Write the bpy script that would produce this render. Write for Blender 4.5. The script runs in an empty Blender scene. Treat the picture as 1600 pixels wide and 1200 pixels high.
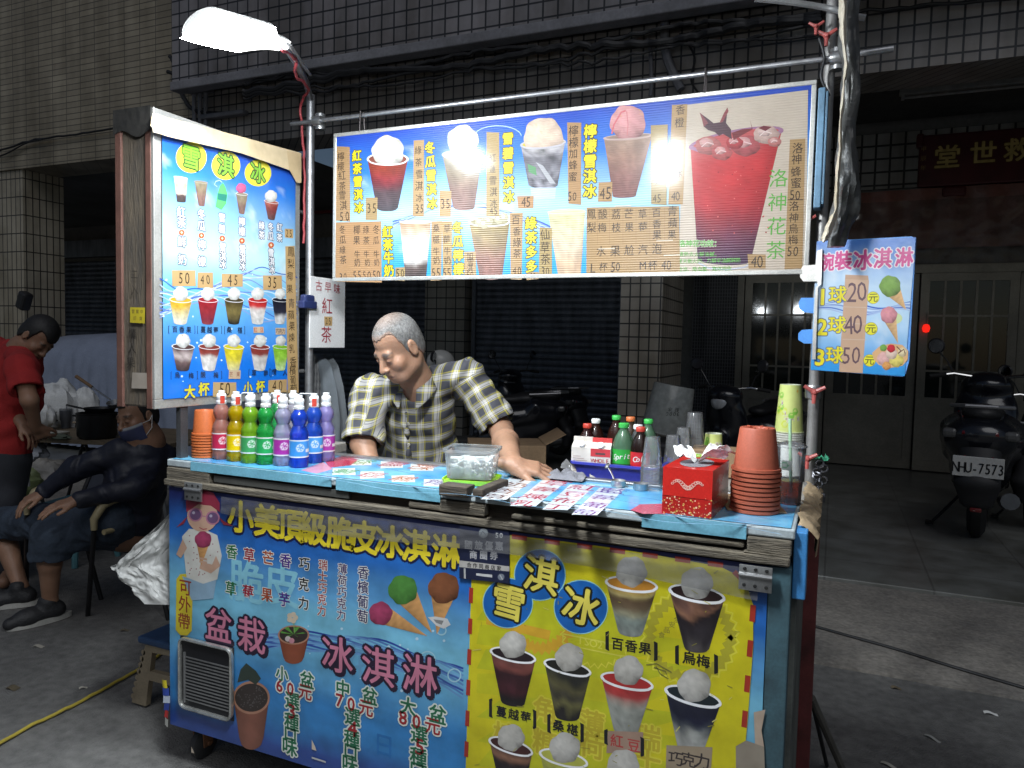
import bpy, bmesh, math, random
import numpy as np
from mathutils import Vector, Matrix, noise
random.seed(7)
SC = bpy.context.scene
COL = SC.collection
# ---------------------------------------------------------------- camera
HC, FPX = 1.45, 1156.0
yaw, pitch, roll = math.radians(23.5), math.radians(3.25), math.radians(1.25)
FW = Vector((-math.sin(yaw)*math.cos(pitch), math.cos(yaw)*math.cos(pitch), -math.sin(pitch)))
R0 = Vector((math.cos(yaw), math.sin(yaw), 0)); U0 = R0.cross(FW)
RT = R0*math.cos(roll) + U0*math.sin(roll); UP = -R0*math.sin(roll) + U0*math.cos(roll)
CAMP = Vector((0, 0, HC))
cd = bpy.data.cameras.new('camera'); cam = bpy.data.objects.new('camera', cd); COL.objects.link(cam)
cam.matrix_world = Matrix(((RT.x, UP.x, -FW.x, 0), (RT.y, UP.y, -FW.y, 0), (RT.z, UP.z, -FW.z, HC), (0, 0, 0, 1)))
cd.sensor_width = 36; cd.lens = 36*FPX/1600; cd.clip_end = 300; cd.clip_start = 0.02
SC.camera = cam
# ---------------------------------------------------------------- world, sun, exposure (night)
W = bpy.data.worlds.new('World'); SC.world = W; W.use_nodes = True
nt = W.node_tree; bg = nt.nodes['Background']
sky = nt.nodes.new('ShaderNodeTexSky'); sky.sky_type = 'NISHITA'; sky.sun_disc = False
sky.sun_elevation = math.radians(47); sky.sun_rotation = math.radians(156)
nt.links.new(sky.outputs[0], bg.inputs[0]); bg.inputs[1].default_value = 0.020
sd = bpy.data.lights.new('street_glow', 'SUN'); sd.energy = 0.50; sd.angle = math.radians(40); sd.color = (.95, .97, 1.0)
so = bpy.data.objects.new('street_glow', sd); COL.objects.link(so)
so.rotation_euler = (math.radians(43), 0, math.radians(24))
SC.view_settings.view_transform = 'Standard'; SC.view_settings.look = 'None'
SC.view_settings.exposure = 0.1; SC.view_settings.gamma = 1
SC.render.engine = 'CYCLES'
cy = SC.cycles; cy.use_denoising = True; cy.transparent_max_bounces = 32; cy.max_bounces = 7
cy.sample_clamp_indirect = 4; cy.caustics_reflective = False; cy.caustics_refractive = False
# ---------------------------------------------------------------- helpers
def px_dir(x, y): return FW*FPX + RT*(x-800) + UP*(600-y)
def atz(x, y, z):
    d = px_dir(x, y); return CAMP + d*((z-HC)/d.z)
def aty(x, y, Y):
    d = px_dir(x, y); return CAMP + d*(Y/d.y)
def atx(x, y, X):
    d = px_dir(x, y); return CAMP + d*(X/d.x)
def atp(x, y, o, n):
    d = px_dir(x, y); return CAMP + d*((o-CAMP).dot(n)/d.dot(n))
def toc(P):
    d = Vector(P)-CAMP; z = d.dot(FW); return 800+FPX*d.dot(RT)/z, 600-FPX*d.dot(UP)/z
def lerp(a, b, t): return a+(b-a)*t
def mixc(a, b, t): t = max(0, min(1, t)); return tuple(a[i]+(b[i]-a[i])*t for i in range(3))
def srgb(h):
    h = h.lstrip('#'); v = [int(h[i:i+2], 16)/255 for i in (0, 2, 4)]
    return tuple(x/12.92 if x <= .04045 else ((x+.055)/1.055)**2.4 for x in v)

_M = {}
def M(name, col, rough=.6, metal=0., amp=.2, ns=9., bump=0., bs=None, spec=.5, col2=None, cov=.5, coat=0., det=6, sx=(1, 1, 1), fine=.12):
    """principled with object-space noise in colour and bump"""
    if name in _M: return _M[name]
    m = bpy.data.materials.new(name); m.use_nodes = True; t = m.node_tree; p = t.nodes['Principled BSDF']
    tc = t.nodes.new('ShaderNodeTexCoord'); mp = t.nodes.new('ShaderNodeMapping'); mp.inputs['Scale'].default_value = sx
    t.links.new(tc.outputs['Object'], mp.inputs[0])
    n = t.nodes.new('ShaderNodeTexNoise'); n.inputs['Scale'].default_value = ns; n.inputs['Detail'].default_value = det; n.inputs['Roughness'].default_value = .65
    t.links.new(mp.outputs[0], n.inputs['Vector'])
    r = t.nodes.new('ShaderNodeValToRGB'); r.color_ramp.elements[0].position = cov-.2; r.color_ramp.elements[1].position = cov+.2
    a = col2 or tuple(c*(1-amp) for c in col); b = col if col2 else tuple(min(1, c*(1+amp)) for c in col)
    r.color_ramp.elements[0].color = (*a, 1); r.color_ramp.elements[1].color = (*b, 1)
    t.links.new(n.outputs[0], r.inputs[0])
    nf = t.nodes.new('ShaderNodeTexNoise'); nf.inputs['Scale'].default_value = ns*22; nf.inputs['Detail'].default_value = 3; t.links.new(mp.outputs[0], nf.inputs['Vector'])
    mr = t.nodes.new('ShaderNodeMapRange'); mr.inputs[1].default_value = .3; mr.inputs[2].default_value = .7; mr.inputs[3].default_value = 1-fine; mr.inputs[4].default_value = 1+fine*.6; t.links.new(nf.outputs[0], mr.inputs[0])
    mx = t.nodes.new('ShaderNodeMix'); mx.data_type = 'RGBA'; mx.blend_type = 'MULTIPLY'; mx.inputs[0].default_value = 1; t.links.new(r.outputs[0], mx.inputs[6]); t.links.new(mr.outputs[0], mx.inputs[7])
    t.links.new(mx.outputs[2], p.inputs['Base Color'])
    p.inputs['Roughness'].default_value = rough; p.inputs['Metallic'].default_value = metal
    p.inputs['Specular IOR Level'].default_value = spec; p.inputs['Coat Weight'].default_value = coat
    if bump:
        n2 = t.nodes.new('ShaderNodeTexNoise'); n2.inputs['Scale'].default_value = bs or ns*4; n2.inputs['Detail'].default_value = 8
        t.links.new(mp.outputs[0], n2.inputs['Vector'])
        b_ = t.nodes.new('ShaderNodeBump'); b_.inputs['Strength'].default_value = bump; b_.inputs['Distance'].default_value = .01
        t.links.new(n2.outputs[0], b_.inputs['Height']); t.links.new(b_.outputs[0], p.inputs['Normal'])
    _M[name] = m; return m
def clear(name, tint=(.9, .92, .92), body=.12, bcol=None, rough=.08, fres=.25):
    """thin clear plastic or coloured drink: transparent, a little body colour, gloss at grazing angles"""
    if name in _M: return _M[name]
    m = bpy.data.materials.new(name); m.use_nodes = True; t = m.node_tree; t.nodes.clear()
    o = t.nodes.new('ShaderNodeOutputMaterial'); tr = t.nodes.new('ShaderNodeBsdfTransparent'); tr.inputs[0].default_value = (*tint, 1)
    pb = t.nodes.new('ShaderNodeBsdfPrincipled'); pb.inputs['Base Color'].default_value = (*(bcol or tint), 1); pb.inputs['Roughness'].default_value = .35
    tl = t.nodes.new('ShaderNodeBsdfTranslucent'); tl.inputs[0].default_value = (*(bcol or tint), 1)
    gl = t.nodes.new('ShaderNodeBsdfGlossy'); gl.inputs['Roughness'].default_value = rough
    x0 = t.nodes.new('ShaderNodeMixShader'); x0.inputs[0].default_value = .5
    t.links.new(pb.outputs[0], x0.inputs[1]); t.links.new(tl.outputs[0], x0.inputs[2])
    x1 = t.nodes.new('ShaderNodeMixShader'); t.links.new(tr.outputs[0], x1.inputs[1]); t.links.new(x0.outputs[0], x1.inputs[2])
    n = t.nodes.new('ShaderNodeTexNoise'); n.inputs['Scale'].default_value = 35
    tc = t.nodes.new('ShaderNodeTexCoord'); t.links.new(tc.outputs['Object'], n.inputs['Vector'])
    mr = t.nodes.new('ShaderNodeMapRange'); mr.inputs[3].default_value = body*.6; mr.inputs[4].default_value = body*1.4
    t.links.new(n.outputs[0], mr.inputs[0]); t.links.new(mr.outputs[0], x1.inputs[0])
    lw = t.nodes.new('ShaderNodeLayerWeight'); lw.inputs[0].default_value = fres
    x2 = t.nodes.new('ShaderNodeMixShader'); t.links.new(lw.outputs['Fresnel'], x2.inputs[0])
    t.links.new(x1.outputs[0], x2.inputs[1]); t.links.new(gl.outputs[0], x2.inputs[2]); t.links.new(x2.outputs[0], o.inputs[0])
    _M[name] = m; return m
def vcol(name, rough=.4, coat=0., bump=None, dirt=.12, spec=.5, ink=1., bsc=9., bd=.01):
    """print material: colour from the mesh's colour attribute, faint grime; bump 'flute' = corrugated plastic sheet"""
    if name in _M: return _M[name]
    m = bpy.data.materials.new(name); m.use_nodes = True; t = m.node_tree; p = t.nodes['Principled BSDF']
    at = t.nodes.new('ShaderNodeAttribute'); at.attribute_name = 'Col'
    tc = t.nodes.new('ShaderNodeTexCoord'); n = t.nodes.new('ShaderNodeTexNoise'); n.inputs['Scale'].default_value = 14; n.inputs['Detail'].default_value = 9
    t.links.new(tc.outputs['Object'], n.inputs['Vector'])
    r = t.nodes.new('ShaderNodeValToRGB'); r.color_ramp.elements[0].position = .3; r.color_ramp.elements[1].position = .62
    r.color_ramp.elements[0].color = (ink*(1-dirt*2), ink*(1-dirt*2.1), ink*(1-dirt*2.3), 1); r.color_ramp.elements[1].color = (ink, ink, ink, 1)
    t.links.new(n.outputs[0], r.inputs[0])
    mx = t.nodes.new('ShaderNodeMix'); mx.data_type = 'RGBA'; mx.blend_type = 'MULTIPLY'; mx.inputs[0].default_value = 1
    t.links.new(at.outputs['Color'], mx.inputs[6]); t.links.new(r.outputs[0], mx.inputs[7]); t.links.new(mx.outputs[2], p.inputs['Base Color'])
    p.inputs['Roughness'].default_value = rough; p.inputs['Coat Weight'].default_value = coat; p.inputs['Coat Roughness'].default_value = .12
    p.inputs['Specular IOR Level'].default_value = spec
    b = t.nodes.new('ShaderNodeBump')
    if bump == 'flute':
        w = t.nodes.new('ShaderNodeTexWave'); w.bands_direction = 'Z'; w.inputs['Scale'].default_value = 42; w.inputs['Distortion'].default_value = .3
        t.links.new(tc.outputs['Object'], w.inputs['Vector']); t.links.new(w.outputs[0], b.inputs['Height'])
        b.inputs['Strength'].default_value = .35; b.inputs['Distance'].default_value = .0022
    else:
        n2 = t.nodes.new('ShaderNodeTexNoise'); n2.inputs['Scale'].default_value = bsc; n2.inputs['Detail'].default_value = 4
        t.links.new(tc.outputs['Object'], n2.inputs['Vector']); t.links.new(n2.outputs[0], b.inputs['Height'])
        b.inputs['Strength'].default_value = .25 if bump is None else bump; b.inputs['Distance'].default_value = bd
    t.links.new(b.outputs[0], p.inputs['Normal'])
    _M[name] = m; return m
def tiles(name, c1, c2, mortar, w, h, ms=.006, rough=.35, floor=False, off=0., bump=.5):
    if name in _M: return _M[name]
    m = bpy.data.materials.new(name); m.use_nodes = True; t = m.node_tree; p = t.nodes['Principled BSDF']
    tc = t.nodes.new('ShaderNodeTexCoord'); s = t.nodes.new('ShaderNodeSeparateXYZ'); t.links.new(tc.outputs['Object'], s.inputs[0])
    cb = t.nodes.new('ShaderNodeCombineXYZ')
    if floor: t.links.new(s.outputs[0], cb.inputs[0]); t.links.new(s.outputs[1], cb.inputs[1])
    else:
        ad = t.nodes.new('ShaderNodeMath'); t.links.new(s.outputs[0], ad.inputs[0]); t.links.new(s.outputs[1], ad.inputs[1])
        t.links.new(ad.outputs[0], cb.inputs[0]); t.links.new(s.outputs[2], cb.inputs[1])
    b = t.nodes.new('ShaderNodeTexBrick'); b.offset = off; b.squash = 1
    b.inputs['Color1'].default_value = (*c1, 1); b.inputs['Color2'].default_value = (*c2, 1); b.inputs['Mortar'].default_value = (*mortar, 1)
    b.inputs['Scale'].default_value = 1; b.inputs['Mortar Size'].default_value = ms; b.inputs['Brick Width'].default_value = w; b.inputs['Row Height'].default_value = h
    b.inputs['Mortar Smooth'].default_value = .1
    t.links.new(cb.outputs[0], b.inputs['Vector'])
    n = t.nodes.new('ShaderNodeTexNoise'); n.inputs['Scale'].default_value = 1.3; n.inputs['Detail'].default_value = 8
    t.links.new(tc.outputs['Object'], n.inputs['Vector'])
    r = t.nodes.new('ShaderNodeValToRGB'); r.color_ramp.elements[0].position = .3; r.color_ramp.elements[1].position = .7
    r.color_ramp.elements[0].color = (.50, .48, .44, 1); r.color_ramp.elements[1].color = (1, 1, 1, 1); n.inputs['Roughness'].default_value = .7
    ms_ = t.nodes.new('ShaderNodeMapping'); ms_.inputs['Scale'].default_value = (2.6, 2.6, 2.6 if floor else .25); t.links.new(tc.outputs['Object'], ms_.inputs[0])
    n3 = t.nodes.new('ShaderNodeTexNoise'); n3.inputs['Scale'].default_value = 1.6; n3.inputs['Detail'].default_value = 6; t.links.new(ms_.outputs[0], n3.inputs['Vector'])
    av = t.nodes.new('ShaderNodeMix'); av.data_type = 'FLOAT'; av.inputs[0].default_value = .5; t.links.new(n.outputs[0], av.inputs[2]); t.links.new(n3.outputs[0], av.inputs[3]); t.links.new(av.outputs[0], r.inputs[0])
    r.color_ramp.elements[0].position = .38; r.color_ramp.elements[1].position = .60
    mx = t.nodes.new('ShaderNodeMix'); mx.data_type = 'RGBA'; mx.blend_type = 'MULTIPLY'; mx.inputs[0].default_value = 1
    t.links.new(b.outputs[0], mx.inputs[6]); t.links.new(r.outputs[0], mx.inputs[7]); t.links.new(mx.outputs[2], p.inputs['Base Color'])
    p.inputs['Roughness'].default_value = rough
    bp = t.nodes.new('ShaderNodeBump'); bp.invert = True; bp.inputs['Strength'].default_value = bump; bp.inputs['Distance'].default_value = .006
    t.links.new(b.outputs['Fac'], bp.inputs['Height']); t.links.new(bp.outputs[0], p.inputs['Normal'])
    _M[name] = m; return m

class MB:
    """collects shapes; build() links them as one mesh object"""
    def __init__(s): s.v = []; s.f = []; s.sm = []; s.mi = []; s.c = []; s.k = None; s.cur = 0
    def add(s, vs, fs, smooth=False, cols=None):
        o = len(s.v); s.v += [tuple(p) for p in vs]; s.f += [tuple(i+o for i in f) for f in fs]
        s.sm += [smooth]*len(fs); s.mi += [s.cur]*len(fs)
        s.c += cols if cols else [s.k or (.5, .5, .5)]*len(vs)
        return s
    def quad(s, a, b, c, d): return s.add([a, b, c, d], [(0, 1, 2, 3)])
    def box(s, c, d, rot=None, bev=0.):
        x, y, z = d[0]/2, d[1]/2, d[2]/2; b = min(bev, x*.9, y*.9, z*.9)
        if b <= 0:
            vs = [(i*x, j*y, k*z) for i in (-1, 1) for j in (-1, 1) for k in (-1, 1)]
            fs = [(0, 1, 3, 2), (4, 6, 7, 5), (0, 4, 5, 1), (2, 3, 7, 6), (0, 2, 6, 4), (1, 5, 7, 3)]
        else:
            bm = bmesh.new(); bmesh.ops.create_cube(bm, size=1); bmesh.ops.scale(bm, vec=d, verts=bm.verts)
            bmesh.ops.bevel(bm, geom=bm.edges[:], offset=b, segments=2, profile=.5, affect='EDGES')
            vs = [v.co.copy() for v in bm.verts]; bm.verts.index_update(); fs = [tuple(v.index for v in f.verts) for f in bm.faces]; bm.free()
        m = Matrix.Translation(Vector(c)) @ (rot.to_4x4() if rot is not None else Matrix())
        return s.add([m @ Vector(p) for p in vs], fs)
    def bx(s, x0, x1, y0, y1, z0, z1, bev=0.): return s.box(((x0+x1)/2, (y0+y1)/2, (z0+z1)/2), (abs(x1-x0), abs(y1-y0), abs(z1-z0)), None, bev)
    def tube(s, pts, r, n=10, cap=True, flat=1.):
        """swept round tube through pts; r may be a list"""
        pts = [Vector(p) for p in pts]; rs = r if isinstance(r, (list, tuple)) else [r]*len(pts)
        vs = []; fs = []; prev = None
        for i, p in enumerate(pts):
            t = (pts[min(i+1, len(pts)-1)]-pts[max(i-1, 0)]).normalized()
            if prev is None:
                a = Vector((0, 0, 1)) if abs(t.z) < .9 else Vector((1, 0, 0)); u = t.cross(a).normalized()
            else: u = (prev-t*prev.dot(t)).normalized()
            prev = u; w = t.cross(u)
            for k in range(n):
                an = 2*math.pi*k/n; vs.append(p+u*(rs[i]*math.cos(an))+w*(rs[i]*flat*math.sin(an)))
        for i in range(len(pts)-1):
            for k in range(n): fs.append((i*n+k, i*n+(k+1) % n, (i+1)*n+(k+1) % n, (i+1)*n+k))
        if cap: fs += [tuple(range(n-1, -1, -1)), tuple((len(pts)-1)*n+k for k in range(n))]
        return s.add(vs, fs, True)
    def lathe(s, c, prof, n=20, axis=None, cap=True, cols=None):
        """prof: list of (r,z) from c upward (or along axis)"""
        m = Matrix.Translation(Vector(c))
        if axis is not None: m = m @ Vector((0, 0, 1)).rotation_difference(Vector(axis)).to_matrix().to_4x4()
        vs = []; fs = []; L = len(prof)
        for r, z in prof:
            for k in range(n): a = 2*math.pi*k/n; vs.append(m @ Vector((r*math.cos(a), r*math.sin(a), z)))
        for i in range(L-1):
            for k in range(n): fs.append((i*n+k, i*n+(k+1) % n, (i+1)*n+(k+1) % n, (i+1)*n+k))
        if cap:
            if prof[0][0] > 1e-4: fs.append(tuple(range(n-1, -1, -1)))
            if prof[-1][0] > 1e-4: fs.append(tuple((L-1)*n+k for k in range(n)))
        cc = None
        if cols: cc = [c_ for c_ in cols for _ in range(n)]
        return s.add(vs, fs, True, cc)
    def prism(s, poly, h):
        """poly: 3d planar outline; h: offset vector"""
        n = len(poly); h = Vector(h); vs = [Vector(p) for p in poly]+[Vector(p)+h for p in poly]
        return s.add(vs, [tuple(range(n-1, -1, -1)), tuple(range(n, 2*n))]+[(i, (i+1) % n, n+(i+1) % n, n+i) for i in range(n)])
    def grid(s, fn, nu, nv, col=None, smooth=True, wrap=False):
        vs = []; cs = []
        for j in range(nv+1):
            for i in range(nu+1):
                u, v = i/nu, j/nv; vs.append(fn(u, v))
                if col: cs.append(col(u, v))
        w = nu+1
        return s.add(vs, [(j*w+i, j*w+i+1, (j+1)*w+i+1, (j+1)*w+i) for j in range(nv) for i in range(nu)], smooth, cs or None)
    def build(s, name, mats, parent=None, loc=None, colattr=False):
        me = bpy.data.meshes.new(name); me.from_pydata(s.v, [], s.f); me.update()
        for m in (mats if isinstance(mats, (list, tuple)) else [mats]): me.materials.append(m)
        me.polygons.foreach_set('use_smooth', s.sm); me.polygons.foreach_set('material_index', s.mi)
        if any(s.sm):
            try: me.set_sharp_from_angle(angle=math.radians(42))
            except Exception: pass
        if colattr:
            a = me.color_attributes.new('Col', 'FLOAT_COLOR', 'POINT')
            a.data.foreach_set('color', [x for c in s.c for x in (*c[:3], 1)])
        o = bpy.data.objects.new(name, me); COL.objects.link(o)
        if parent:
            o.parent = parent; me.transform(Matrix.Translation(-wloc(parent)))
        return o
def wloc(o):
    v = Vector((0, 0, 0))
    while o: v += Vector(o.location); o = o.parent
    return v
def thing(name, label, cat, loc=(0, 0, 0), group=None):
    o = bpy.data.objects.new(name, None); COL.objects.link(o); o.location = loc; o.empty_display_size = .1
    return tag(o, label, cat, group)
def tag(o, label, cat, group=None):
    o['label'] = label; o['category'] = cat
    if group: o['group'] = group
    return o
def struct(o, kind='structure'): o['kind'] = kind; return o
def dup(root, loc, label=None, rz=0.):
    """copy a thing with copies of its parts and their sub-parts"""
    r = root.copy(); COL.objects.link(r); r.location = loc; r.rotation_euler = (0, 0, rz)
    if label: r['label'] = label
    for ch in list(root.children):
        c = ch.copy(); COL.objects.link(c); c.parent = r
        for g in list(ch.children):
            d = g.copy(); COL.objects.link(d); d.parent = c
    return r

# ---------------------------------------------------------------- printed art
_G = {}
def glyph(ch, off=0.):
    k = (ch, round(off, 3))
    if k not in _G:
        c = bpy.data.curves.new('glyph', 'FONT'); c.body = ch; c.resolution_u = 2; c.offset = off; c.size = 1
        o = bpy.data.objects.new('glyph', c); COL.objects.link(o); dg = bpy.context.evaluated_depsgraph_get()
        me = bpy.data.meshes.new_from_object(o.evaluated_get(dg))
        vs = [(v.co.x, v.co.y) for v in me.vertices]; fs = [tuple(p.vertices) for p in me.polygons]
        bpy.data.objects.remove(o); bpy.data.curves.remove(c); bpy.data.meshes.remove(me)
        if ord(ch) < 0x2000 and vs:
            cx = (min(v[0] for v in vs)+max(v[0] for v in vs))/2; cy_ = .345
        else: cx, cy_ = .5, .36
        _G[k] = ([(x-cx, y-cy_) for x, y in vs], fs)
    return _G[k]
class Art:
    """flat print on a plane: origin o, unit u (right), unit v (up); zoom maps picture coordinates of the traced crop to the plane"""
    def __init__(s, o, u, v, zoom=(0, 0, 1), step=.000008):
        s.o, s.u, s.v = Vector(o), Vector(u).normalized(), Vector(v).normalized(); s.n = s.u.cross(s.v).normalized()
        s.mb = MB(); s.lay = 0.; s.zoom = zoom; s.step = step
    def z(s, *zoom): s.zoom = zoom; return s
    def up(s): s.lay += s.step
    def uv(s, x, y):
        p = atp(s.zoom[0]+x/s.zoom[2], s.zoom[1]+y/s.zoom[2], s.o, s.n)-s.o; return p.dot(s.u), p.dot(s.v)
    def P(s, a): return s.o+s.u*a[0]+s.v*a[1]+s.n*s.lay
    def tri(s, uvs, faces, col, cols=None):
        s.mb.add([s.P(a) for a in uvs], faces, False, cols or [col]*len(uvs))
    def poly(s, pts, col):
        s.up(); s.tri([s.uv(*p) for p in pts], [tuple(range(len(pts)))[::-1]], col)
    def rect(s, x0, y0, x1, y1, col, jit=0, tears=0):
        j = lambda: random.uniform(-jit, jit)
        s.poly([(x0+j(), y0+j()), (x1+j(), y0+j()), (x1+j(), y1+j()), (x0+j(), y1+j())], col)
    def disc(s, x, y, r, col, n=36, ry=None):
        s.poly([(x+r*math.cos(2*math.pi*k/n), y+(ry or r)*math.sin(2*math.pi*k/n)) for k in range(n)], col)
    def line(s, pts, w, col):
        s.up(); pts = [Vector((*s.uv(*p), 0)) for p in pts]
        a = s.uv(0, 0); b = s.uv(0, 10); w = w*abs(a[1]-b[1])/10
        vs = []; fs = []
        for i, p in enumerate(pts):
            t = (pts[min(i+1, len(pts)-1)]-pts[max(i-1, 0)]).normalized(); nn = Vector((-t.y, t.x, 0))
            vs += [p+nn*w/2, p-nn*w/2]
        for i in range(len(pts)-1): fs.append((2*i, 2*i+1, 2*i+3, 2*i+2))
        s.tri([(q.x, q.y) for q in vs], fs, col)
    def grid(s, fn, nu, nv, col):
        """fn(u,v)->picture point, col(u,v)->colour"""
        s.up(); s.mb.grid(lambda u, v: s.P(s.uv(*fn(u, v))), nu, nv, col, False)
    def glyphs(s, items, col, r=0., w=1., dirs=1, base=(0, 0)):
        """glyphs thickened by r: a few copies shifted round a circle, each a hair above the last"""
        for k in range(dirs):
            dx, dy = (r*math.cos(2*math.pi*k/dirs+.4), r*math.sin(2*math.pi*k/dirs+.4)) if dirs > 1 else (0, 0)
            s.lay += s.step*.2
            for ch, x, y, h, rot in items:
                gv, gf = glyph(ch); a = s.uv(x, y); b0 = s.uv(x, y-h/2); b1 = s.uv(x, y+h/2)
                sz = abs(b0[1]-b1[1])*(1.42 if ord(ch) < 128 and ch != '+' else 1.06)
                ca, sa = math.cos(rot), math.sin(rot); uvs = []
                for gx, gy in gv:
                    gx *= w; px, py = gx*ca-gy*sa, gx*sa+gy*ca
                    uvs.append((a[0]+(px+dx)*sz, a[1]+(py+dy)*sz))
                s.tri(uvs, gf, col)
    def text(s, t, p0, p1, h, col, out=None, ow=.05, bold=.02, w=1., hand=False, rot=0., keep=False):
        """characters spaced evenly from centre p0 to centre p1, h tall; out = outline colour"""
        n = len(t); it = []; L0 = s.lay
        for i, ch in enumerate(t):
            if ch == ' ': continue
            k = i/(n-1) if n > 1 else 0
            it.append((ch, lerp(p0[0], p1[0], k)+(random.uniform(-.05, .05)*h if hand else 0), lerp(p0[1], p1[1], k)+(random.uniform(-.04, .04)*h if hand else 0),
                       h*(random.uniform(.9, 1.08) if hand else 1), random.uniform(-.06, .1) if hand else rot))
        if out: s.glyphs(it, out, bold*.7+ow, w, 10)
        s.up(); s.glyphs(it, col, max(0, bold)*.7, w, 5 if bold > .003 else 1)
        if not keep: s.lay = L0
    def hand(s, t, p0, p1, h, col=(.03, .018, .012)): s.text(t, p0, p1, h, col, bold=.004, hand=True, w=.92)
    def num(s, t, x, y, h, col=(.03, .018, .012), gap=.52):
        L = (len(t)-1)/2*h*gap; s.text(t, (x-L, y), (x+L, y), h, col, bold=-.004, hand=True, w=.74)
    def scoop(s, x, y, r, c, flat=1.):
        def col(u, v):
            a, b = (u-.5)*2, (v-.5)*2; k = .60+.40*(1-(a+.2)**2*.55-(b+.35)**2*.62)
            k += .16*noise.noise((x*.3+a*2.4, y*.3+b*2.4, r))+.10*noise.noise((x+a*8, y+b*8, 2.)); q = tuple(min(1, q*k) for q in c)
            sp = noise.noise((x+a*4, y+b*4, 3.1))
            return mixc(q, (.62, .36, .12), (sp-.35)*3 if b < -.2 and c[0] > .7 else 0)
        n = 14
        def fn(u, v):
            a, b = (u-.5)*2, (v-.5)*2; q = math.sqrt(max(1e-9, a*a+b*b)); m = max(abs(a), abs(b)); f = m/q
            rr = r*(1+.035*math.sin(5*math.atan2(b, a)+x)+.02*math.sin(9*math.atan2(b, a)+y)); return x+a*f*rr, y+b*f*rr*flat
        s.grid(fn, n, n, col)
    def cup(s, L, R, BL, BR, stops, scoop=None, rim=(.85, .85, .87), liquid=None, blot=.35, sag=.1, marb=None):
        """printed drink: rim left/right, bottom left/right, colour stops from top down, optional (x,y,r,colour) scoop"""
        W_ = math.hypot(R[0]-L[0], R[1]-L[1]); e = W_*sag; ang = math.atan2(R[1]-L[1], R[0]-L[0]); cx, cy_ = (L[0]+R[0])/2, (L[1]+R[1])/2
        el = lambda rx, ry, n=30: [(cx+rx*math.cos(a)*math.cos(ang)-ry*math.sin(a)*math.sin(ang), cy_+rx*math.cos(a)*math.sin(ang)+ry*math.sin(a)*math.cos(ang)) for a in [2*math.pi*k/n for k in range(n)]]
        s.poly(el(W_*.52, e*1.25), rim); s.poly(el(W_*.47, e*.95), liquid or stops[0][1])
        if scoop and len(scoop) > 4: s.scoop(*scoop[:4], scoop[4])
        elif scoop: s.scoop(*scoop)
        seed = L[0]*.37+L[1]*.11
        def col(u, v):
            for i in range(len(stops)-1):
                if v <= stops[i+1][0]: break
            wob = v+.05*noise.noise((u*4+seed, v*3, 1.7)) if marb is None else v+marb*noise.noise((u*3+seed, v*2.2, 2.2))
            for i in range(len(stops)-1):
                if wob <= stops[i+1][0]: break
            c = mixc(stops[i][1], stops[i+1][1], (wob-stops[i][0])/max(1e-3, stops[i+1][0]-stops[i][0]))
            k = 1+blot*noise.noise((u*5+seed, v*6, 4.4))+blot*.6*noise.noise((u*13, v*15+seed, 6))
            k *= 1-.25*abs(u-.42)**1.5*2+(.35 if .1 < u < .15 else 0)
            return tuple(max(0, min(1, q*k)) for q in c)
        def fn(u, v):
            a = (lerp(L[0], BL[0], v), lerp(L[1], BL[1], v)); b = (lerp(R[0], BR[0], v), lerp(R[1], BR[1], v)); g = e*(1-.35*v)*math.sqrt(max(0, 1-(2*u-1)**2))
            return lerp(a[0], b[0], u)-math.sin(ang)*g, lerp(a[1], b[1], u)+math.cos(ang)*g
        s.grid(fn, 12, 16, col)
        arc = [fn(k/14, 0) for k in range(15)]; s.line(arc, W_*.035, rim)
    def cone(s, x, y, r, tip, c, cc=(.52, .27, .10)):
        d = Vector((tip[0]-x, tip[1]-y)); L = d.length; d /= L; n = Vector((-d.y, d.x))
        A = (x+n.x*r*.82+d.x*r*.3, y+n.y*r*.82+d.y*r*.3); B = (x-n.x*r*.82+d.x*r*.3, y-n.y*r*.82+d.y*r*.3)
        def fn(u, v): return lerp(lerp(A[0], B[0], u), tip[0], v), lerp(lerp(A[1], B[1], u), tip[1], v)
        s.grid(fn, 8, 14, lambda u, v: tuple(q*(.75+.45*u+.22*math.sin(v*34+u*5)*(1-v)) for q in cc))
        s.scoop(x, y, r, c)
    def build(s, name, mat, parent=None): return s.mb.build(name, mat, parent, colattr=True)
def fbm(x, y, z=0., o=4): 
    v = 0; a = .5
    for _ in range(o): v += a*noise.noise((x, y, z)); x *= 2.1; y *= 2.1; z += 3.7; a *= .5
    return v
# ================================================================ SETTING
asphalt = M('asphalt', (.20, .195, .185), .85, col2=(.095, .092, .09), ns=1.1, bump=.8, bs=140, det=12, fine=.28)
concrete = M('patched_concrete', (.30, .275, .24), .8, col2=(.15, .14, .13), ns=2.2, bump=.6, bs=40, cov=.5, det=12, fine=.3)
smooth_floor = M('polished_floor', (.10, .105, .10), .38, col2=(.065, .07, .068), ns=1.6, bump=.12, bs=14, det=8)
plaster = M('grey_plaster', (.16, .155, .145), .8, amp=.3, ns=1.2, bump=.3, bs=25)
ceil_m = M('stained_ceiling', (.12, .12, .115), .85, amp=.4, ns=.9)
YF, YU, YB = 5.9, 5.55, 10.0
zb = aty(550, 205, YF).z; zs = aty(560, 82, YU).z
BXL = aty(312, 150, YF).x
def sheet(name, x0, x1, y0, y1, z, m, nx=1, ny=1, amp=0.):
    b = MB(); b.grid(lambda u, v: (lerp(x0, x1, u), lerp(y0, y1, v), z+amp*fbm(u*nx*.35, v*ny*.35, 2)), nx, ny)
    return struct(b.build(name, m))
sheet('road', -60, 60, -40, 3.64, 0, asphalt, 60, 60, 0)
sheet('ground', -60, 60, 3.6, 90, -.02, concrete)
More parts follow.
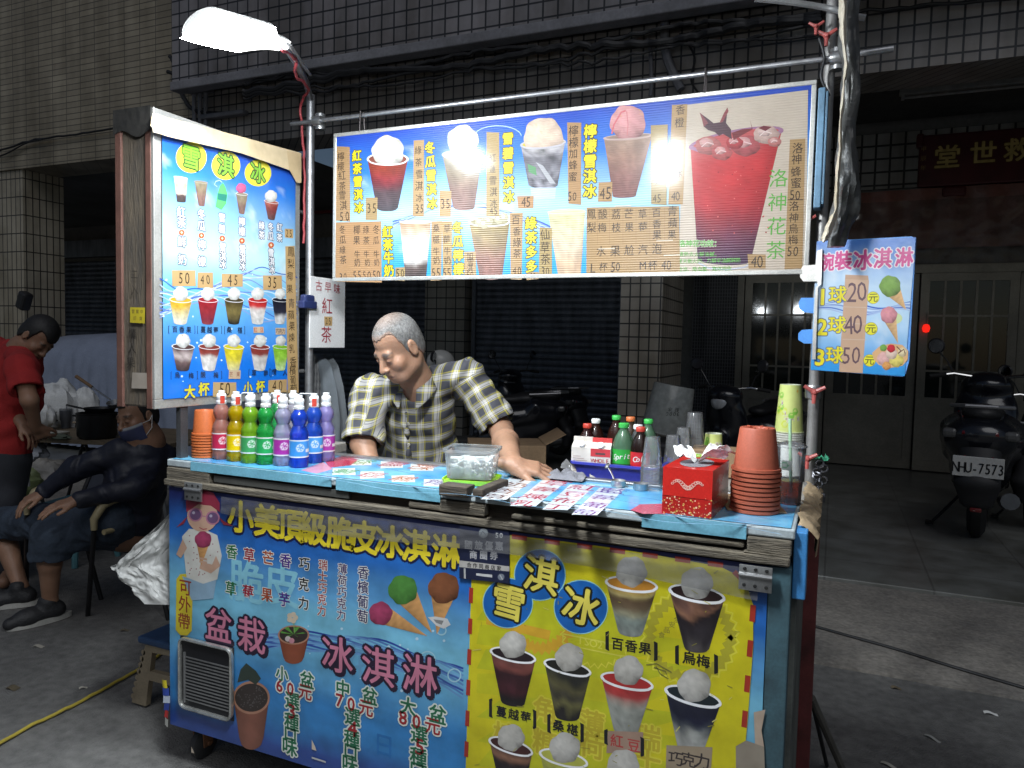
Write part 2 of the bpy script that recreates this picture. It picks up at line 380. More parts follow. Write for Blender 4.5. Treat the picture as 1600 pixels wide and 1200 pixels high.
bt = MB()
def edge(x): return 3.62+.018*fbm(x*2.3, 0, 5)+.008*fbm(x*11, 1, 5)
bt.grid(lambda u, v: (lerp(-16, 8, u), lerp(edge(lerp(-16, 8, u)), 4.95, v), .012), 500, 1)
bt.grid(lambda u, v: (lerp(-16, 8, u), edge(lerp(-16, 8, u)), lerp(-.01, .012, v)), 500, 1)
struct(bt.build('pavement', concrete))
bt = MB(); bt.bx(-16, 8, 4.952, YB, -.02, .035, .006)
struct(bt.build('arcade_floor', tiles('floor_tiles', (.19, .195, .185), (.175, .18, .17), (.13, .13, .125), .6, .6, .006, .32, True, bump=.25)))
# --- buildings
sq_tile = tiles('square_tiles', (.36, .33, .31), (.27, .25, .24), (.035, .035, .04), .10, .112, .0075)
sq_up = tiles('upper_square_tiles', (.30, .28, .29), (.23, .22, .23), (.035, .035, .04), .125, .125, .008)
long_tile = tiles('long_tiles', (.40, .35, .26), (.31, .27, .20), (.12, .105, .08), .237, .066, .005)
tall_tile = tiles('tall_tiles', (.46, .41, .32), (.42, .38, .30), (.05, .045, .04), .085, .22, .007)
pale_tile = tiles('pale_tiles', (.34, .32, .28), (.31, .30, .27), (.03, .03, .03), .16, .16, .009)
shut = M('shutter_steel', (.17, .19, .23), .45, .5, amp=.45, ns=3, sx=(3, 3, .6))
alum = M('door_aluminium', (.24, .22, .18), .45, .35, amp=.2, ns=3)
glass_d = M('dark_glass', (.02, .025, .022), .06, 0, amp=.3, ns=2, spec=.7)
def shutter(name, x0, x1, z0, z1, y, parent, m=shut, pitch=.09):
    b = MB(); n = int((z1-z0)/pitch); pr = [(0, 0), (.25, .022), (.55, .028), (.8, .02), (.92, 0), (1, -.006)]
    pts = [(z0+(i+t)*pitch, d) for i in range(n) for t, d in pr]
    b.grid(lambda u, v: (lerp(x0, x1, u), y-pts[int(round(v*(len(pts)-1)))][1], pts[int(round(v*(len(pts)-1)))][0]), 1, len(pts)-1, smooth=False)
    s = b.build(name, m, parent)
    for xa_, xb_ in ((x0-.06, x0-.002), (x1+.002, x1+.06)): g = MB(); g.bx(xa_, xb_, y-.07, y+.03, z0, z1); g.build('guide_rail', m, s)
    h = MB(); h.bx(x0-.06, x1+.06, y-.10, y+.03, z1+.003, z1+.32); h.build('shutter_box', m, s)
    return s
LB = thing('tiled_building', 'beige building faced with long narrow tiles at the far left, open arcade below', 'building', (BXL-3, YF, 0))
b = MB(); b.bx(BXL-12, BXL, YF, YF+.5, zb, 9); b.build('upper_wall', long_tile, LB)
b = MB(); b.bx(BXL-12, BXL-.01, YF+.5, YB, zb+.1, zb+.3); b.build('ceiling', ceil_m, LB)
xp = aty(33, 400, YF).x
b = MB(); b.bx(xp-.8, xp, YF+.03, YF+.55, .035, zb-.002); b.build('pillar', tall_tile, LB)
b = MB(); b.bx(BXL-12, BXL-.2, YB, YB+.3, 0, zb+.1); b.build('back_wall', plaster, LB)
x0 = aty(70, 420, YB-.05).x; x1 = aty(215, 420, YB-.05).x
shutter('roller_shutter', x0, x1, .04, 2.9, YB-.06, LB)
b = MB(); b.bx(x0-.75, x0-.12, YB-.5, YB-.01, .04, 3.1); b.build('door_post', M('worn_door_post', (.10, .09, .08), .7, amp=.5, ns=4), LB)

AB = thing('arcade_building', 'dark building of square tiles with shuttered shops behind its arcade', 'building', (BXL+5, YF, 0))
b = MB(); b.bx(BXL, 9, YU, YU+.3, zs, 9); b.build('upper_wall', sq_up, AB)
b = MB(); b.bx(BXL+.01, 9, YU+.3, YF+.5, zs+.02, zs+.2); b.build('soffit', M('dark_soffit', (.17, .17, .20), .8, amp=.35, ns=1.5), AB)
b = MB(); b.bx(BXL+.01, 9, YF, YF+.45, zb, zs+.01); b.build('beam', sq_tile, AB)
b = MB(); b.bx(BXL+.01, 9, YU-.04, YU+.10, zs-.09, zs-.004, .01); b.build('drip_ledge', M('ledge_concrete', (.20, .20, .22), .8, amp=.4, ns=2), AB)
zc_ = aty(1430, 186, YB).z; b = MB(); b.bx(BXL+.01, 9, YF+.45, YB, zc_, zc_+.2); b.build('ceiling', ceil_m, AB)
b = MB(); b.bx(BXL+.01, 9, YF+.30, YF+.449, zb+.02, zc_+.2); b.build('beam_back', plaster, AB)
pa = aty(966, 560, YF).x; pb_ = aty(1031, 560, YF).x; pc = YF+.02
py1 = pb_/ (px_dir(1080, 560).x/px_dir(1080, 560).y)
b = MB(); b.bx(pa, pb_, pc, min(py1, YF+.9), .036, zb-.002); b.build('pillar', tiles('pillar_tiles', (.36, .33, .28), (.33, .30, .26), (.03, .03, .03), .083, .108, .006), AB)
b = MB(); b.bx(BXL-.19, 9, YB, YB+.3, 0, zc_+.1); b.build('back_wall', plaster, AB)
q0 = aty(664, 480, YB-.3).x; q1 = aty(726, 480, YB-.3).x
b = MB(); b.bx(q0, q1, YB-.3, YB-.01, .036, zc_-.005); b.build('pilaster', pale_tile, AB)
sx0 = aty(500, 480, YB).x; 
shutter('roller_shutter', sx0-1.6, q0-.09, .04, 2.75, YB-.06, AB)
sx1 = aty(972, 480, YB).x
shutter('roller_shutter', q1+.09, sx1, .04, 2.75, YB-.06, AB)
# tile strip above the right doors, mesh door behind the pillar
t0 = aty(1262, 300, YB-.02).x; t1 = aty(1445, 300, YB-.02).x; tz1 = aty(1350, 212, YB-.02).z; tz0 = aty(1350, 298, YB-.02).z
b = MB(); b.bx(t0-.6, 6, YB-.06, YB-.002, tz0, tz1); b.build('tile_band', tiles('white_tiles', (.40, .39, .36), (.36, .35, .33), (.02, .02, .02), .155, .155, .012), AB)
m0 = aty(1083, 500, YB-.05).x; m1 = aty(1152, 500, YB-.05).x
b = MB(); mz1 = 2.75
b.bx(m0, m1, YB-.05, YB-.01, .04, mz1); md = b.build('mesh_door', M('door_black', (.012, .012, .014), .5), AB)
b = MB()
for i in range(18): x = lerp(m0, m1, i/17); b.bx(x-.004, x+.004, YB-.062, YB-.054, .06, mz1-.02)
for i in range(60): z = lerp(.06, mz1-.02, i/59); b.bx(m0, m1, YB-.07, YB-.063, z-.004, z+.004)
b.build('mesh', M('mesh_wire', (.14, .14, .15), .5, .4), md)
# glazed doors at right: frames, glass, lower panels
gx0 = aty(1160, 600, YB-.1).x
dw = .98
for i in range(5):
    x0 = gx0+i*dw; x1 = x0+dw-.015; yd = YB-.12 if i % 2 else YB-.18
    b = MB()
    b.bx(x0, x0+.09, yd, yd+.05, .05, 2.35); b.bx(x1-.09, x1, yd, yd+.05, .05, 2.35)
    b.bx(x0+.09, x1-.09, yd, yd+.05, .05, .17); b.bx(x0+.09, x1-.09, yd, yd+.05, .80, .91); b.bx(x0+.09, x1-.09, yd, yd+.05, 2.26, 2.35)
    b.bx(x0+.09, x1-.09, yd+.012, yd+.03, .17, .80)
    d = b.build('glass_door', alum, AB)
    b = MB(); b.bx(x0+.09, x1-.09, yd+.02, yd+.026, .91, 2.26); b.build('pane', glass_d, d)
    b = MB()
    for k in range(1, 5): x = lerp(x0+.09, x1-.09, k/5); b.bx(x-.012, x+.012, yd+.006, yd+.018, .91, 2.26)
    for z in (1.22, 1.86): b.bx(x0+.09, x1-.09, yd+.0055, yd+.0185, z-.012, z+.012)
    b.build('grille', alum, d)
b = MB(); b.bx(gx0-.08, gx0+5*dw, YB-.2, YB-.001, 2.352, 2.45); b.bx(gx0-.09, gx0-.01, YB-.2, YB-.001, .036, 2.35); b.build('door_frame', alum, AB)
b = MB(); b.bx(gx0, gx0+5*dw, YB-.1, YB-.003, 2.46, tz0-.35); b.build('transom', M('transom_grime', (.13, .12, .10), .6, amp=.5, ns=3), AB)
# red temple plaque with gold characters, and the red cloth banner under plastic
Yp = YB-.3
def at4(x0, y0, x1, y1, Y): a = aty(x0, y0, Y); c = aty(x1, y1, Y); return a, c
P = thing('name_plaque', 'dark red wooden plaque with gold raised characters above the glass doors', 'plaque', aty(1530, 240, Yp))
za, zc = aty(1520, 205, Yp).z, aty(1520, 288, Yp).z; xa = aty(1436, 240, Yp).x; xb = xa+1.95
b = MB(); b.bx(xa, xb, Yp, Yp+.07, zc, za, .02)
for x in (xa+.25, xb-.6): b.bx(x, x+.24, Yp-.01, Yp+.16, zc-.12, zc-.002, .03)
b.bx(xa-.03, xa+.04, Yp-.02, Yp+.08, za-.14, za+.02, .02)
b.build('board', M('oxblood_lacquer', (.075, .012, .014), .35, amp=.4, ns=3), P)
A = Art((xa, Yp-.003, zc), (1, 0, 0), (0, 0, 1)); A.z(1000, 0, 2.6667)
gold = (.62, .46, .16)
A.text('堂世', (1280, 655), (1430, 638), 95, gold, out=(.10, .05, .01), ow=.035, bold=.03)
A.text('救', (1572, 625), (1572, 625), 95, gold, out=(.10, .05, .01), ow=.035, bold=.03)
A.text('甲辰年', (1182, 620), (1180, 700), 22, (.25, .17, .06))
A.build('gold_characters', vcol('gold_print', .3, dirt=.2), P)
b = MB(); x0 = aty(1300, 330, Yp).x; x1 = x0+3.2; z1 = aty(1450, 296, Yp).z; z0 = aty(1450, 390, Yp).z
b.grid(lambda u, v: (lerp(x0, x1, u), Yp+.02+.02*fbm(u*14, v*3, 1)+.012*math.sin(u*60), lerp(z0, z1, v)+.02*math.sin(u*3)), 90, 10)
ban = tag(b.build('cloth_banner', M('faded_red_cloth', (.19, .075, .058), .45, amp=.5, ns=3, bump=.5, bs=12)), 'faded red cloth banner wrapped in wrinkled clear plastic over the doors', 'banner')
b = MB(); b.grid(lambda u, v: (lerp(x0-.02, x1, u), Yp-.02+.025*fbm(u*22, v*5, 8), lerp(z0-.16, z1-.12, v)), 120, 16)
tag(b.build('plastic_sheet', clear('sheet_plastic', (.84, .84, .84), .16, (.5, .42, .40), rough=.14)), 'wrinkled clear plastic sheet hung over the red banner and door tops', 'plastic sheet')
b = MB(); bx0 = aty(478, 318, YB-.12).x; bx1 = aty(680, 318, YB-.12).x
b.bx(bx0-1, bx1, YB-.16, YB-.11, aty(505, 334, YB-.12).z, aty(505, 306, YB-.12).z, .008)
tag(b.build('shop_sign', M('maroon_board', (.16, .02, .025), .5)), 'long plain maroon sign board above the left roller shutter', 'sign')
# lit red altar lamp behind the glass
p = aty(1447, 513, YB-.24)
b = MB(); b.lathe(p-Vector((0, 0, .05)), [(.0, 0), (.03, .008), (.042, .05), (.03, .09), (0, .1)], 14)
em = bpy.data.materials.new('red_glow'); em.use_nodes = True; e = em.node_tree.nodes['Principled BSDF']; e.inputs['Base Color'].default_value = (.4, .01, .01, 1)
e.inputs['Emission Color'].default_value = (1, .02, .01, 1); e.inputs['Emission Strength'].default_value = 1.0
al = thing('altar_lamp', 'small glowing red lamp on the glass door beneath the red banner', 'lamp', p)
b.build('globe', em, al); b = MB(); b.tube([p+Vector((0, .01, .05)), p+Vector((0, .02, .17)), p+Vector((0, .10, .18))], .006); b.build('hanger', alum, al)
# fluorescent fitting, unlit, on the arcade ceiling; small camera hook
p = aty(1520, 150, 8.2); zl = zc_-.065; pl = atz(1405, 150, zl)
fx = thing('tube_light', 'unlit fluorescent tube light on the dark arcade ceiling', 'lamp', (pl.x+.7, pl.y, zl))
b = MB(); b.bx(pl.x, pl.x+1.9, pl.y-.04, pl.y+.04, zl, zl+.06, .01); b.build('housing', M('white_enamel', (.5, .5, .48), .5), fx)
b = MB(); b.tube([(pl.x+.04, pl.y, zl-.025), (pl.x+1.86, pl.y, zl-.025)], .014); b.bx(pl.x+.02, pl.x+.05, pl.y-.02, pl.y+.02, zl-.045, zl-.001); b.build('tube', M('tube_glass', (.6, .6, .58), .3), fx)
p = aty(1441, 122, YF+.7)
b = MB(); b.lathe(p+Vector((0, 0, -.03)), [(.0, 0), (.03, .005), (.045, .03), (.045, .05), (.02, .06), (.02, max(.07, zc_-p.z+.03))], 16)
tag(b.build('dome_camera', M('grey_plastic', (.25, .25, .25), .4)), 'small round grey camera under the ceiling in front of the plaque', 'camera')
# --- cables and conduits on the facade
blk = M('black_cable', (.015, .015, .017), .55)
pvc = M('grey_conduit', (.17, .17, .19), .5, amp=.3, ns=5)
def cable(name, label, pts, r, m=blk, cat='cable', wob=.0, n=40):
    P_ = [Vector(p) for p in pts]; out = []
    for i in range(len(P_)-1):
        p0, p1, p2, p3 = P_[max(0, i-1)], P_[i], P_[i+1], P_[min(len(P_)-1, i+2)]
        k = max(4, n//(len(P_)-1))
        for j in range(k+(i == len(P_)-2)):
            t = j/k; q = .5*((2*p1)+(p2-p0)*t+(2*p0-5*p1+4*p2-p3)*t*t+(3*p1-p0-3*p2+p3)*t**3)
            out.append(q+Vector((fbm(t*3+i, 0, 1), fbm(t*3+i, 2, 1), fbm(t*3+i, 4, 1)))*wob)
    return tag(MB().tube(out, r, 8).build(name, m), label, cat)
f = lambda x, y, d=.05, Y=YF: aty(x, y, Y-d)
cable('wall_cable', 'black cable sagging along the bottom edge of the beige tiled wall', [f(-20, 243), f(30, 225), f(62, 217), f(120, 210), f(180, 200), f(250, 190), f(330, 184)], .012, wob=.02)
cable('wall_cable', 'short black cable loop sagging below the longer wall cable at far left', [f(-20, 250), f(10, 240), f(40, 224), f(66, 218, .07)], .009)
cable('wall_cable', 'thick black cable curling up the wall corner left of the flood lamp', [f(268, 90), f(276, 112), f(284, 145), f(298, 168), f(318, 176), f(360, 178)], .022, wob=.02)
for i, (a, c_) in enumerate([((265, 88), (280, 108)), ((262, 112), (276, 120)), ((300, 110), (308, 132)), ((318, 116), (302, 130))]):
    cable('cable_end', ['upper frayed end of the black corner cable', 'lower frayed end of the black corner cable', 'thin black wire tip beside the corner cable', 'short bent black wire right of the corner cable'][i], [f(*a), f((a[0]+c_[0])/2+3, (a[1]+c_[1])/2), f(*c_)], .02 if i < 2 else .008)
b = MB()
for k in range(3): b.tube([f(303+k*9, 118+k*8, .06), f(304+k*9, 190+k*4, .06)], .022)
b.bx(f(300, 150).x, f(332, 150).x, YF-.12, YF-.02, f(310, 148).z, f(310, 132).z, .01); b.bx(f(318, 190).x, f(385, 190).x, YF-.1, YF-.02, f(350, 184).z, f(350, 177).z, .005)
tag(b.build('junction_box', pvc), 'grey junction box with three conduits on the corner of the tiled wall', 'junction box')
for i, (y0, y1, r) in enumerate([(134, 62, .028), (128, 50, .016), (146, 74, .013), (139, 60, .018), (150, 80, .01)]):
    lab = ['thickest black cable of the bundle under the overhang', 'uppermost thin black cable of the bundle under the overhang', 'thin cable drooping lowest but one in the overhang bundle', 'middle twisted cable of the bundle under the overhang', 'lowest hair-thin cable of the overhang bundle'][i]
    pts = [f(x, lerp(y0, y1, (x-420)/600)+6*math.sin(x*.02+i*2), .35) for x in range(380, 1320, 60)]
    cable('overhead_cable', lab, pts, r, wob=.05, n=120)
cable('conduit_pipe', 'grey conduit bending down the beam above the big cup on the menu', [f(1036, -10, .08), f(1038, 40, .08), f(1041, 85, .08), f(1052, 115, .08), f(1064, 140, .08)], .035, pvc, 'pipe')
cable('conduit_pipe', 'thin dark conduit left of the thicker bending pipe on the beam', [f(1012, 60, .06), f(1016, 80, .06), f(1018, 130, .06), f(1016, 150, .06)], .016, pvc, 'pipe')
cable('wall_cable', 'thin black cable along the top of the tiles at the upper right', [f(1060, 55), f(1150, 40), f(1300, 22), f(1420, 12), f(1620, -6)], .012, wob=.04)
cable('wall_cable', 'black cable looped over the tiles above the menu board', [f(1070, 60), f(1085, 90), f(1080, 125), f(1094, 150), f(1100, 170)], .008)
# --- things lying on the ground
g = lambda x, y, z=.0: atz(x, y, z)
cable('ground_cable', 'thin black cable lying across the patched pavement at right', [g(1190, 955, .02), g(1300, 986, .02), g(1400, 1014, .02), g(1500, 1045, .02), g(1640, 1086, .02)], .007)
cable('garden_hose', 'yellow hose snaking over the road to the cart at left', [g(-30, 1180, .012), g(40, 1138, .012), g(110, 1104, .012), g(170, 1072, .012), g(225, 1040, .012), g(262, 1012, .012)], .0065, M('hose_yellow', (.42, .33, .05), .5), 'hose', wob=.006)
b = MB()
def litter(x, y, L, w, a, label, col, nm='paper_scrap'):
    p = g(x, y, .004); bb = MB(); bb.grid(lambda u, v: (p.x+(u-.5)*L*math.cos(a)-(v-.5)*w*math.sin(a), p.y+(u-.5)*L*math.sin(a)+(v-.5)*w*math.cos(a), .005+.004*math.sin(u*5)+.002*v), 6, 3)
    tag(bb.build(nm, M('litter_'+str(col), col, .7)), label, 'litter')
litter(1548, 1115, .05, .018, .1, 'small white paper scrap on the road at right', (.7, .7, .68))
litter(1457, 1154, .06, .012, -.6, 'greyish straw wrapper on the dark road at right', (.3, .3, .28))
litter(1392, 1198, .07, .014, -.5, 'pale stick lying at the bottom right edge', (.4, .38, .33))
for i, (x, y, L, w, a, c) in enumerate(((60, 1010, .05, .02, .3, (.3, .28, .24)), (130, 1075, .03, .012, 1.1, (.45, .42, .36)), (195, 985, .04, .02, .7, (.12, .10, .07)), (1400, 1075, .04, .02, .2, (.14, .11, .07)), (1330, 940, .05, .025, 1.3, (.13, .10, .06)), (1560, 960, .05, .02, .5, (.4, .38, .34)), (20, 1075, .05, .03, .2, (.10, .08, .05)))):
    litter(x, y, L, w, a, ['pale paper crumb on the road below the seated man', 'tiny cream scrap on the road above the yellow hose', 'small brown leaf on the road near the white bag', 'brown leaf on the road right of the cart', 'brown leaf on the pavement close to the cart end', 'pale scrap on the pavement at the far right', 'dark dead leaf at the left edge of the road'][i], c, 'leaf' if 'leaf' in ['', '', 'leaf', 'leaf', 'leaf', '', 'leaf'][i] else 'paper_scrap')
litter(1500, 990, .16, .05, .0, 'tan flat patch of cardboard on the pavement', (.2, .17, .13), 'cardboard_scrap')
# ================================================================ THE CART
CY, CB = 1.766, 2.45            # front plane, back plane
XL, XR = -1.985, -.068
ZT, Z0 = 1.045, .149
wood = M('weathered_wood', (.19, .16, .115), .8, col2=(.035, .03, .024), ns=9, bump=.7, bs=30, sx=(1, 9, 14))
wood_dk = M('dark_wood', (.055, .042, .03), .8, amp=.4, ns=7, bump=.5, sx=(1, 8, 8))
steel = M('worn_steel', (.42, .42, .42), .35, .85, amp=.25, ns=12)
galv = M('galvanised_pipe', (.36, .36, .37), .38, .8, amp=.3, ns=18)
blue_tape = M('blue_tape', (.16, .40, .52), .4, amp=.25, ns=7)
body_m = M('cart_body', (.09, .12, .13), .6, amp=.5, ns=3)
prn = vcol('poster_print', .32, .35)
CART = thing('ice_cream_cart', 'street ice cream cart covered in blue and yellow drink posters on small wheels', 'cart', (-1.05, 2.1, 0))
b = MB()
b.bx(XL+.01, XR-.012, CY+.012, 2.09, Z0, .93); b.bx(-.75, XR-.012, 2.092, CB, Z0, .93); b.bx(XL+.01, XL+.2, 2.092, CB, Z0, .93); b.bx(XL+.2, -.75, 2.092, CB, Z0, .5)
b.build('body', body_m, CART)
# counter: slab with printed sheet on it
b = MB(); b.bx(XL-.01, XR+.004, CY-.006, 2.09, ZT-.026, ZT-.003, .004); b.build('counter_top', M('counter_board', (.35, .40, .42), .5, amp=.3), CART)
b = MB(); b.bx(-.76, XR+.01, 2.092, CB+.02, ZT-.05, ZT-.012, .004); b.bx(XL, XL+.2, 2.092, CB, ZT-.05, ZT-.012, .004); b.build('rear_shelf', M('rear_shelf_board', (.30, .28, .25), .6, amp=.3), CART)
b = MB(); b.bx(XL-.01, XR, 2.075, 2.105, ZT-.004, ZT+.008, .003); b.build('rear_lip', steel, CART)
b = MB(); b.bx(XL+.03, XR-.03, CY+.02, 2.05, .9305, ZT-.0265); b.build('frame_rail', wood_dk, CART)
lx = lambda x: aty(x, 800, CY).x
for (x0, x1, z0, z1, m, dy) in [(XL-.008, lx(330), ZT-.075, ZT-.028, wood, .004), (XL-.012, XR-.004, .958, .979, wood, .012), (lx(690), lx(760), .984, ZT-.028, wood, .006), (lx(640), lx(700), .984, 1.0, wood, .002),
                                (lx(1170), XR-.002, ZT-.064, ZT-.028, wood, .008), (lx(1165), XR-.004, .983, ZT-.066, wood, .01), (lx(800), lx(1165), ZT-.058, ZT-.046, wood, .001)]:
    b = MB(); b.bx(x0, x1, CY-.006-dy, CY+.02, z0, z1, .004); b.build('trim_plank', m, CART)
for (x0, x1, z0) in [(XL+.10, lx(520), ZT-.030), (lx(528), lx(690), ZT-.036), (lx(1005), lx(1168), ZT-.036)]:
    b = MB(); b.bx(x0, x1, CY-.011, CY-.007, z0, ZT-.002); b.build('edge_tape', blue_tape, CART)
b = MB(); b.bx(lx(335), lx(545), CY-.002, CY+.01, .985, 1.006); b.build('worn_edge', M('bare_edge', (.06, .06, .055), .7), CART)
b = MB(); b.box((lx(716), CY-.01, ZT+.004), (.085, .05, .03), None, .003); b.build('catch_block', wood_dk, CART); b = MB(); b.box((lx(752), CY+.06, ZT+.004), (.03, .17, .022), Matrix.Rotation(.0, 3, 'Z'), .003); b.build('catch_block', wood_dk, CART)
for x, z in ((lx(311), .955), (lx(1186), .93)):
    b = MB(); b.bx(x-.036, x+.036, CY-.026, CY-.020, z-.034, z+.024, .001); b.tube([(x-.036, CY-.027, z+.002), (x+.036, CY-.027, z+.002)], .005, 8)
    h = b.build('hinge', steel, CART); b = MB()
    for dx in (-.024, 0, .024):
        for dz in (-.022, .016): b = MB(); b.lathe((x+dx, CY-.026, z+dz), [(.0045, 0), (.004, .002), (0, .0022)], 8, (0, -1, 0)); b.build('screw', M('dark_screw', (.05, .05, .05), .4, .6), h)
# right end of the cart: posts, panel, cardboard ledge
b = MB(); b.bx(XR-.05, XR, CY-.004, CY+.05, Z0, .953, .003); b.build('corner_post', M('blue_green_paint', (.06, .13, .16), .55, amp=.6, ns=8, col2=(.03, .05, .06)), CART)
b = MB(); b.bx(XR-.01, XR+.012, CY+.051, CB-.06, Z0+.02, .95, .003); b.build('end_panel', M('grey_end_panel', (.10, .11, .10), .7, amp=.6, ns=5), CART)
b = MB(); b.bx(XR+.001, XR+.03, CY+.01, CY+.10, .88, ZT-.01, .003); b.build('end_board', M('end_blue', (.05, .22, .5), .4), CART)
b = MB(); b.bx(XR+.006, XR+.05, 2.39, 2.43, .0, .98, .003); b.build('rear_leg', M('dark_red_paint', (.10, .02, .02), .5, amp=.5, ns=9), CART)
# casters
for (x, y) in ((XL+.05, CY+.09), (XR-.12, CY+.09), (XL+.05, CB-.09), (XR-.12, CB-.09)):
    b = MB(); b.lathe((x-.016, y, .053), [(.0, 0), (.044, 0), (.053, .006), (.053, .026), (.044, .032), (0, .032)], 24, (1, 0, 0)); cw = b.build('caster', M('caster_rubber', (.03, .03, .032), .6), CART)
    b = MB(); b.prism([(x-.024, y-.02, .045), (x-.024, y+.018, .045), (x-.024, y+.03, Z0), (x-.024, y-.03, Z0)], (.004, 0, 0)); b.prism([(x+.020, y-.02, .045), (x+.020, y+.018, .045), (x+.020, y+.03, Z0), (x+.020, y-.03, Z0)], (.004, 0, 0))
    b.bx(x-.03, x+.03, y-.04, y+.04, Z0-.008, Z0-.001); b.tube([(x-.03, y, .053), (x+.03, y, .053)], .007, 8); b.build('bracket', M('rusty_bracket', (.20, .09, .045), .7, amp=.5, ns=14), cw)
# ---------------- front posters
A = Art((XL, CY-.006, 0), (1, 0, 0), (0, 0, 1))
xs = 735; 
def bgblue(u, v):
    c0, c1, c2, c3 = (.012, .02, .11), (.02, .13, .45), (.17, .45, .62), (.035, .20, .48)
    w = fbm(u*5, v*5, .3)*.10; t = v+w
    c = mixc(c0, c1, (t-.04)/.14) if t < .2 else mixc(c1, c2, (t-.2)/.22) if t < .46 else mixc(c2, c3, (t-.5)/.24) if t < .84 else mixc(c3, (.03, .07, .28), (t-.84)/.1)
    k = 1+.35*fbm(u*9, v*16, 4.); return tuple(max(0, q*k) for q in c)
TL, TR, BL, BR = A.uv(269, 752), A.uv(1215, 880), A.uv(268, 1131), (XR-XL-.05, Z0)
zt = .953
def pt(u, v, x0=0., x1=None, z1=zt, z0=Z0): return (lerp(x0, x1, u), lerp(z1, z0, v))
A.up(); xw = XR-XL-.05; xm = A.uv(736, 1000)[0]
A.mb.grid(lambda u, v: A.P(pt(u, v, 0, xw)), 130, 70, bgblue, False)
# wave band through the middle of the blue side
def wave(pts, w, c): A.line(pts, w, c)
for k in range(16):
    o = k*2.3; wave([(x, 1000-26*math.sin((x-390)/330*3.1)+o*(.5+(x-400)/500)+(x-420)*.16+4*math.sin(x*.05+k)) for x in range(400, 735, 12)], 2.6, mixc((.02, .05, .30), (.18, .40, .66), (k*37 % 16)/16))
for k in range(26):
    x, y = random.uniform(440, 730), random.uniform(965, 1080); A.disc(x, y, random.uniform(1, 2.6), (.45, .62, .75), 10)
for x, y, r in ((668, 1030, 12), (690, 985, 7), (710, 1055, 10)): A.line([(x+r*math.cos(a/3), y+r*math.sin(a/3)) for a in range(20)], 1.6, (.36, .58, .68))
# ghost lettering under the print
A.text('脆皮', (385, 910), (440, 915), 66, (.22, .50, .62), bold=.03); A.text('花', (560, 1035), (560, 1035), 50, (.12, .30, .48)); A.text('日', (600, 1165), (600, 1165), 36, (.02, .15, .42))
# title: yellow, upper half dulled by tape
ts = [(x, 808+(x-375)*.168) for x in (376, 417, 453, 489, 532, 568, 608, 650, 697)]
for ch, (x, y) in zip('小美頂級脆皮冰淇淋', ts): A.text(ch, (x, y), (x, y), 50, (.72, .58, .03), out=(.01, .012, .05), ow=.07, bold=.05)
A.z(260, 740, 4.615)
def col2(t, xs_, ys, h, c): 
    for ch, x, y in zip(t, xs_, ys): A.text(ch, (x, y), (x, y), h, c, out=(.70, .70, .66), ow=.05, bold=.03)
gr, rd, og, pu, bk = (.02, .14, .05), (.30, .02, .04), (.36, .07, .03), (.07, .03, .22), (.012, .012, .015)
col2('香草', (472, 465), (565, 830), 100, gr); col2('草莓', (597, 590), (590, 855), 100, rd); col2('芒果', (733, 725), (610, 875), 100, og); col2('香芋', (860, 850), (630, 910), 100, pu)
col2('巧克力', (995, 990, 990), (650, 800, 935), 92, bk); A.text('瑞士巧克力', (1130, 660), (1120, 990), 76, (.28, .02, .03), out=(.7, .7, .66), ow=.05, bold=.02)
A.z(480, 740, 4.614)
A.text('薄荷巧克力', (255, 690), (246, 1020), 78, (.05, .02, .10), out=(.7, .7, .66), ow=.05, bold=.02); A.text('香檳葡萄', (405, 715), (400, 1030), 92, (.03, .025, .10), out=(.7, .7, .66), ow=.05, bold=.02)
A.cone(530, 1008, 84, (868, 1172), (.36, .05, .12)); A.cone(690, 838, 105, (900, 1150), (.08, .25, .05)); A.cone(985, 825, 112, (935, 1160), (.22, .08, .035))
A.poly([(870, 1035), (925, 1030), (1010, 1045), (1035, 1090), (985, 1118), (930, 1095)], (.55, .55, .55)); A.poly([(910, 1050), (985, 1060), (970, 1090), (930, 1075)], (.2, .2, .2))
A.z(0, 0, 1)
for ch, x, y, h in (('盆', 341, 978, 52), ('栽', 393, 993, 54), ('冰', 527, 1024, 56), ('淇', 591, 1042, 58), ('淋', 656, 1055, 60)):
    A.text(ch, (x+2, y+2), (x+2, y+2), h, (.02, .01, .03), bold=.06, out=(.02, .01, .03), ow=.05, keep=True); A.text(ch, (x, y), (x, y), h, (.58, .20, .30), out=(.02, .01, .03), ow=.065, bold=.02)
# printed pot plants
def pot(x, y, rx, ry, h, c):
    A.grid(lambda u, v: (x+(u-.5)*2*rx*(1-.32*v), y+h*v+ry*math.sqrt(max(0, 1-(2*u-1)**2))*(1-.2*v)), 10, 8, lambda u, v: tuple(q*(.6+.6*math.sin(u*2.6+.4))*(.7 if .16 < v < .22 else 1) for q in c))
    A.disc(x, y, rx*1.03, (.40, .20, .13), 30, ry*1.08); A.disc(x, y, rx*.92, (.035, .025, .022), 30, ry*.92)
pot(459, 992, 24, 14, 34, (.22, .06, .03))
for a in range(6): A.poly([(459, 991), (459+17*math.cos(a)-3, 988+8*math.sin(a)), (459+20*math.cos(a+.25), 987+9*math.sin(a+.25))], (.10, .30, .05))
A.line([(460, 988), (459, 962)], 1.4, (.2, .35, .1)); 
for a in range(5): A.disc(457+5*math.cos(a*1.26), 965+5*math.sin(a*1.26), 4.2, (.62, .52, .40), 12)
A.disc(450, 998, 4.4, (.6, .5, .5), 12); A.disc(456, 1001, 4.4, (.55, .25, .3), 12)
pot(393, 1090, 28, 24, 62, (.20, .075, .05))
A.poly([(371, 1066), (376, 1046), (385, 1036), (400, 1048), (408, 1060), (400, 1070), (388, 1062)], (.03, .045, .035))
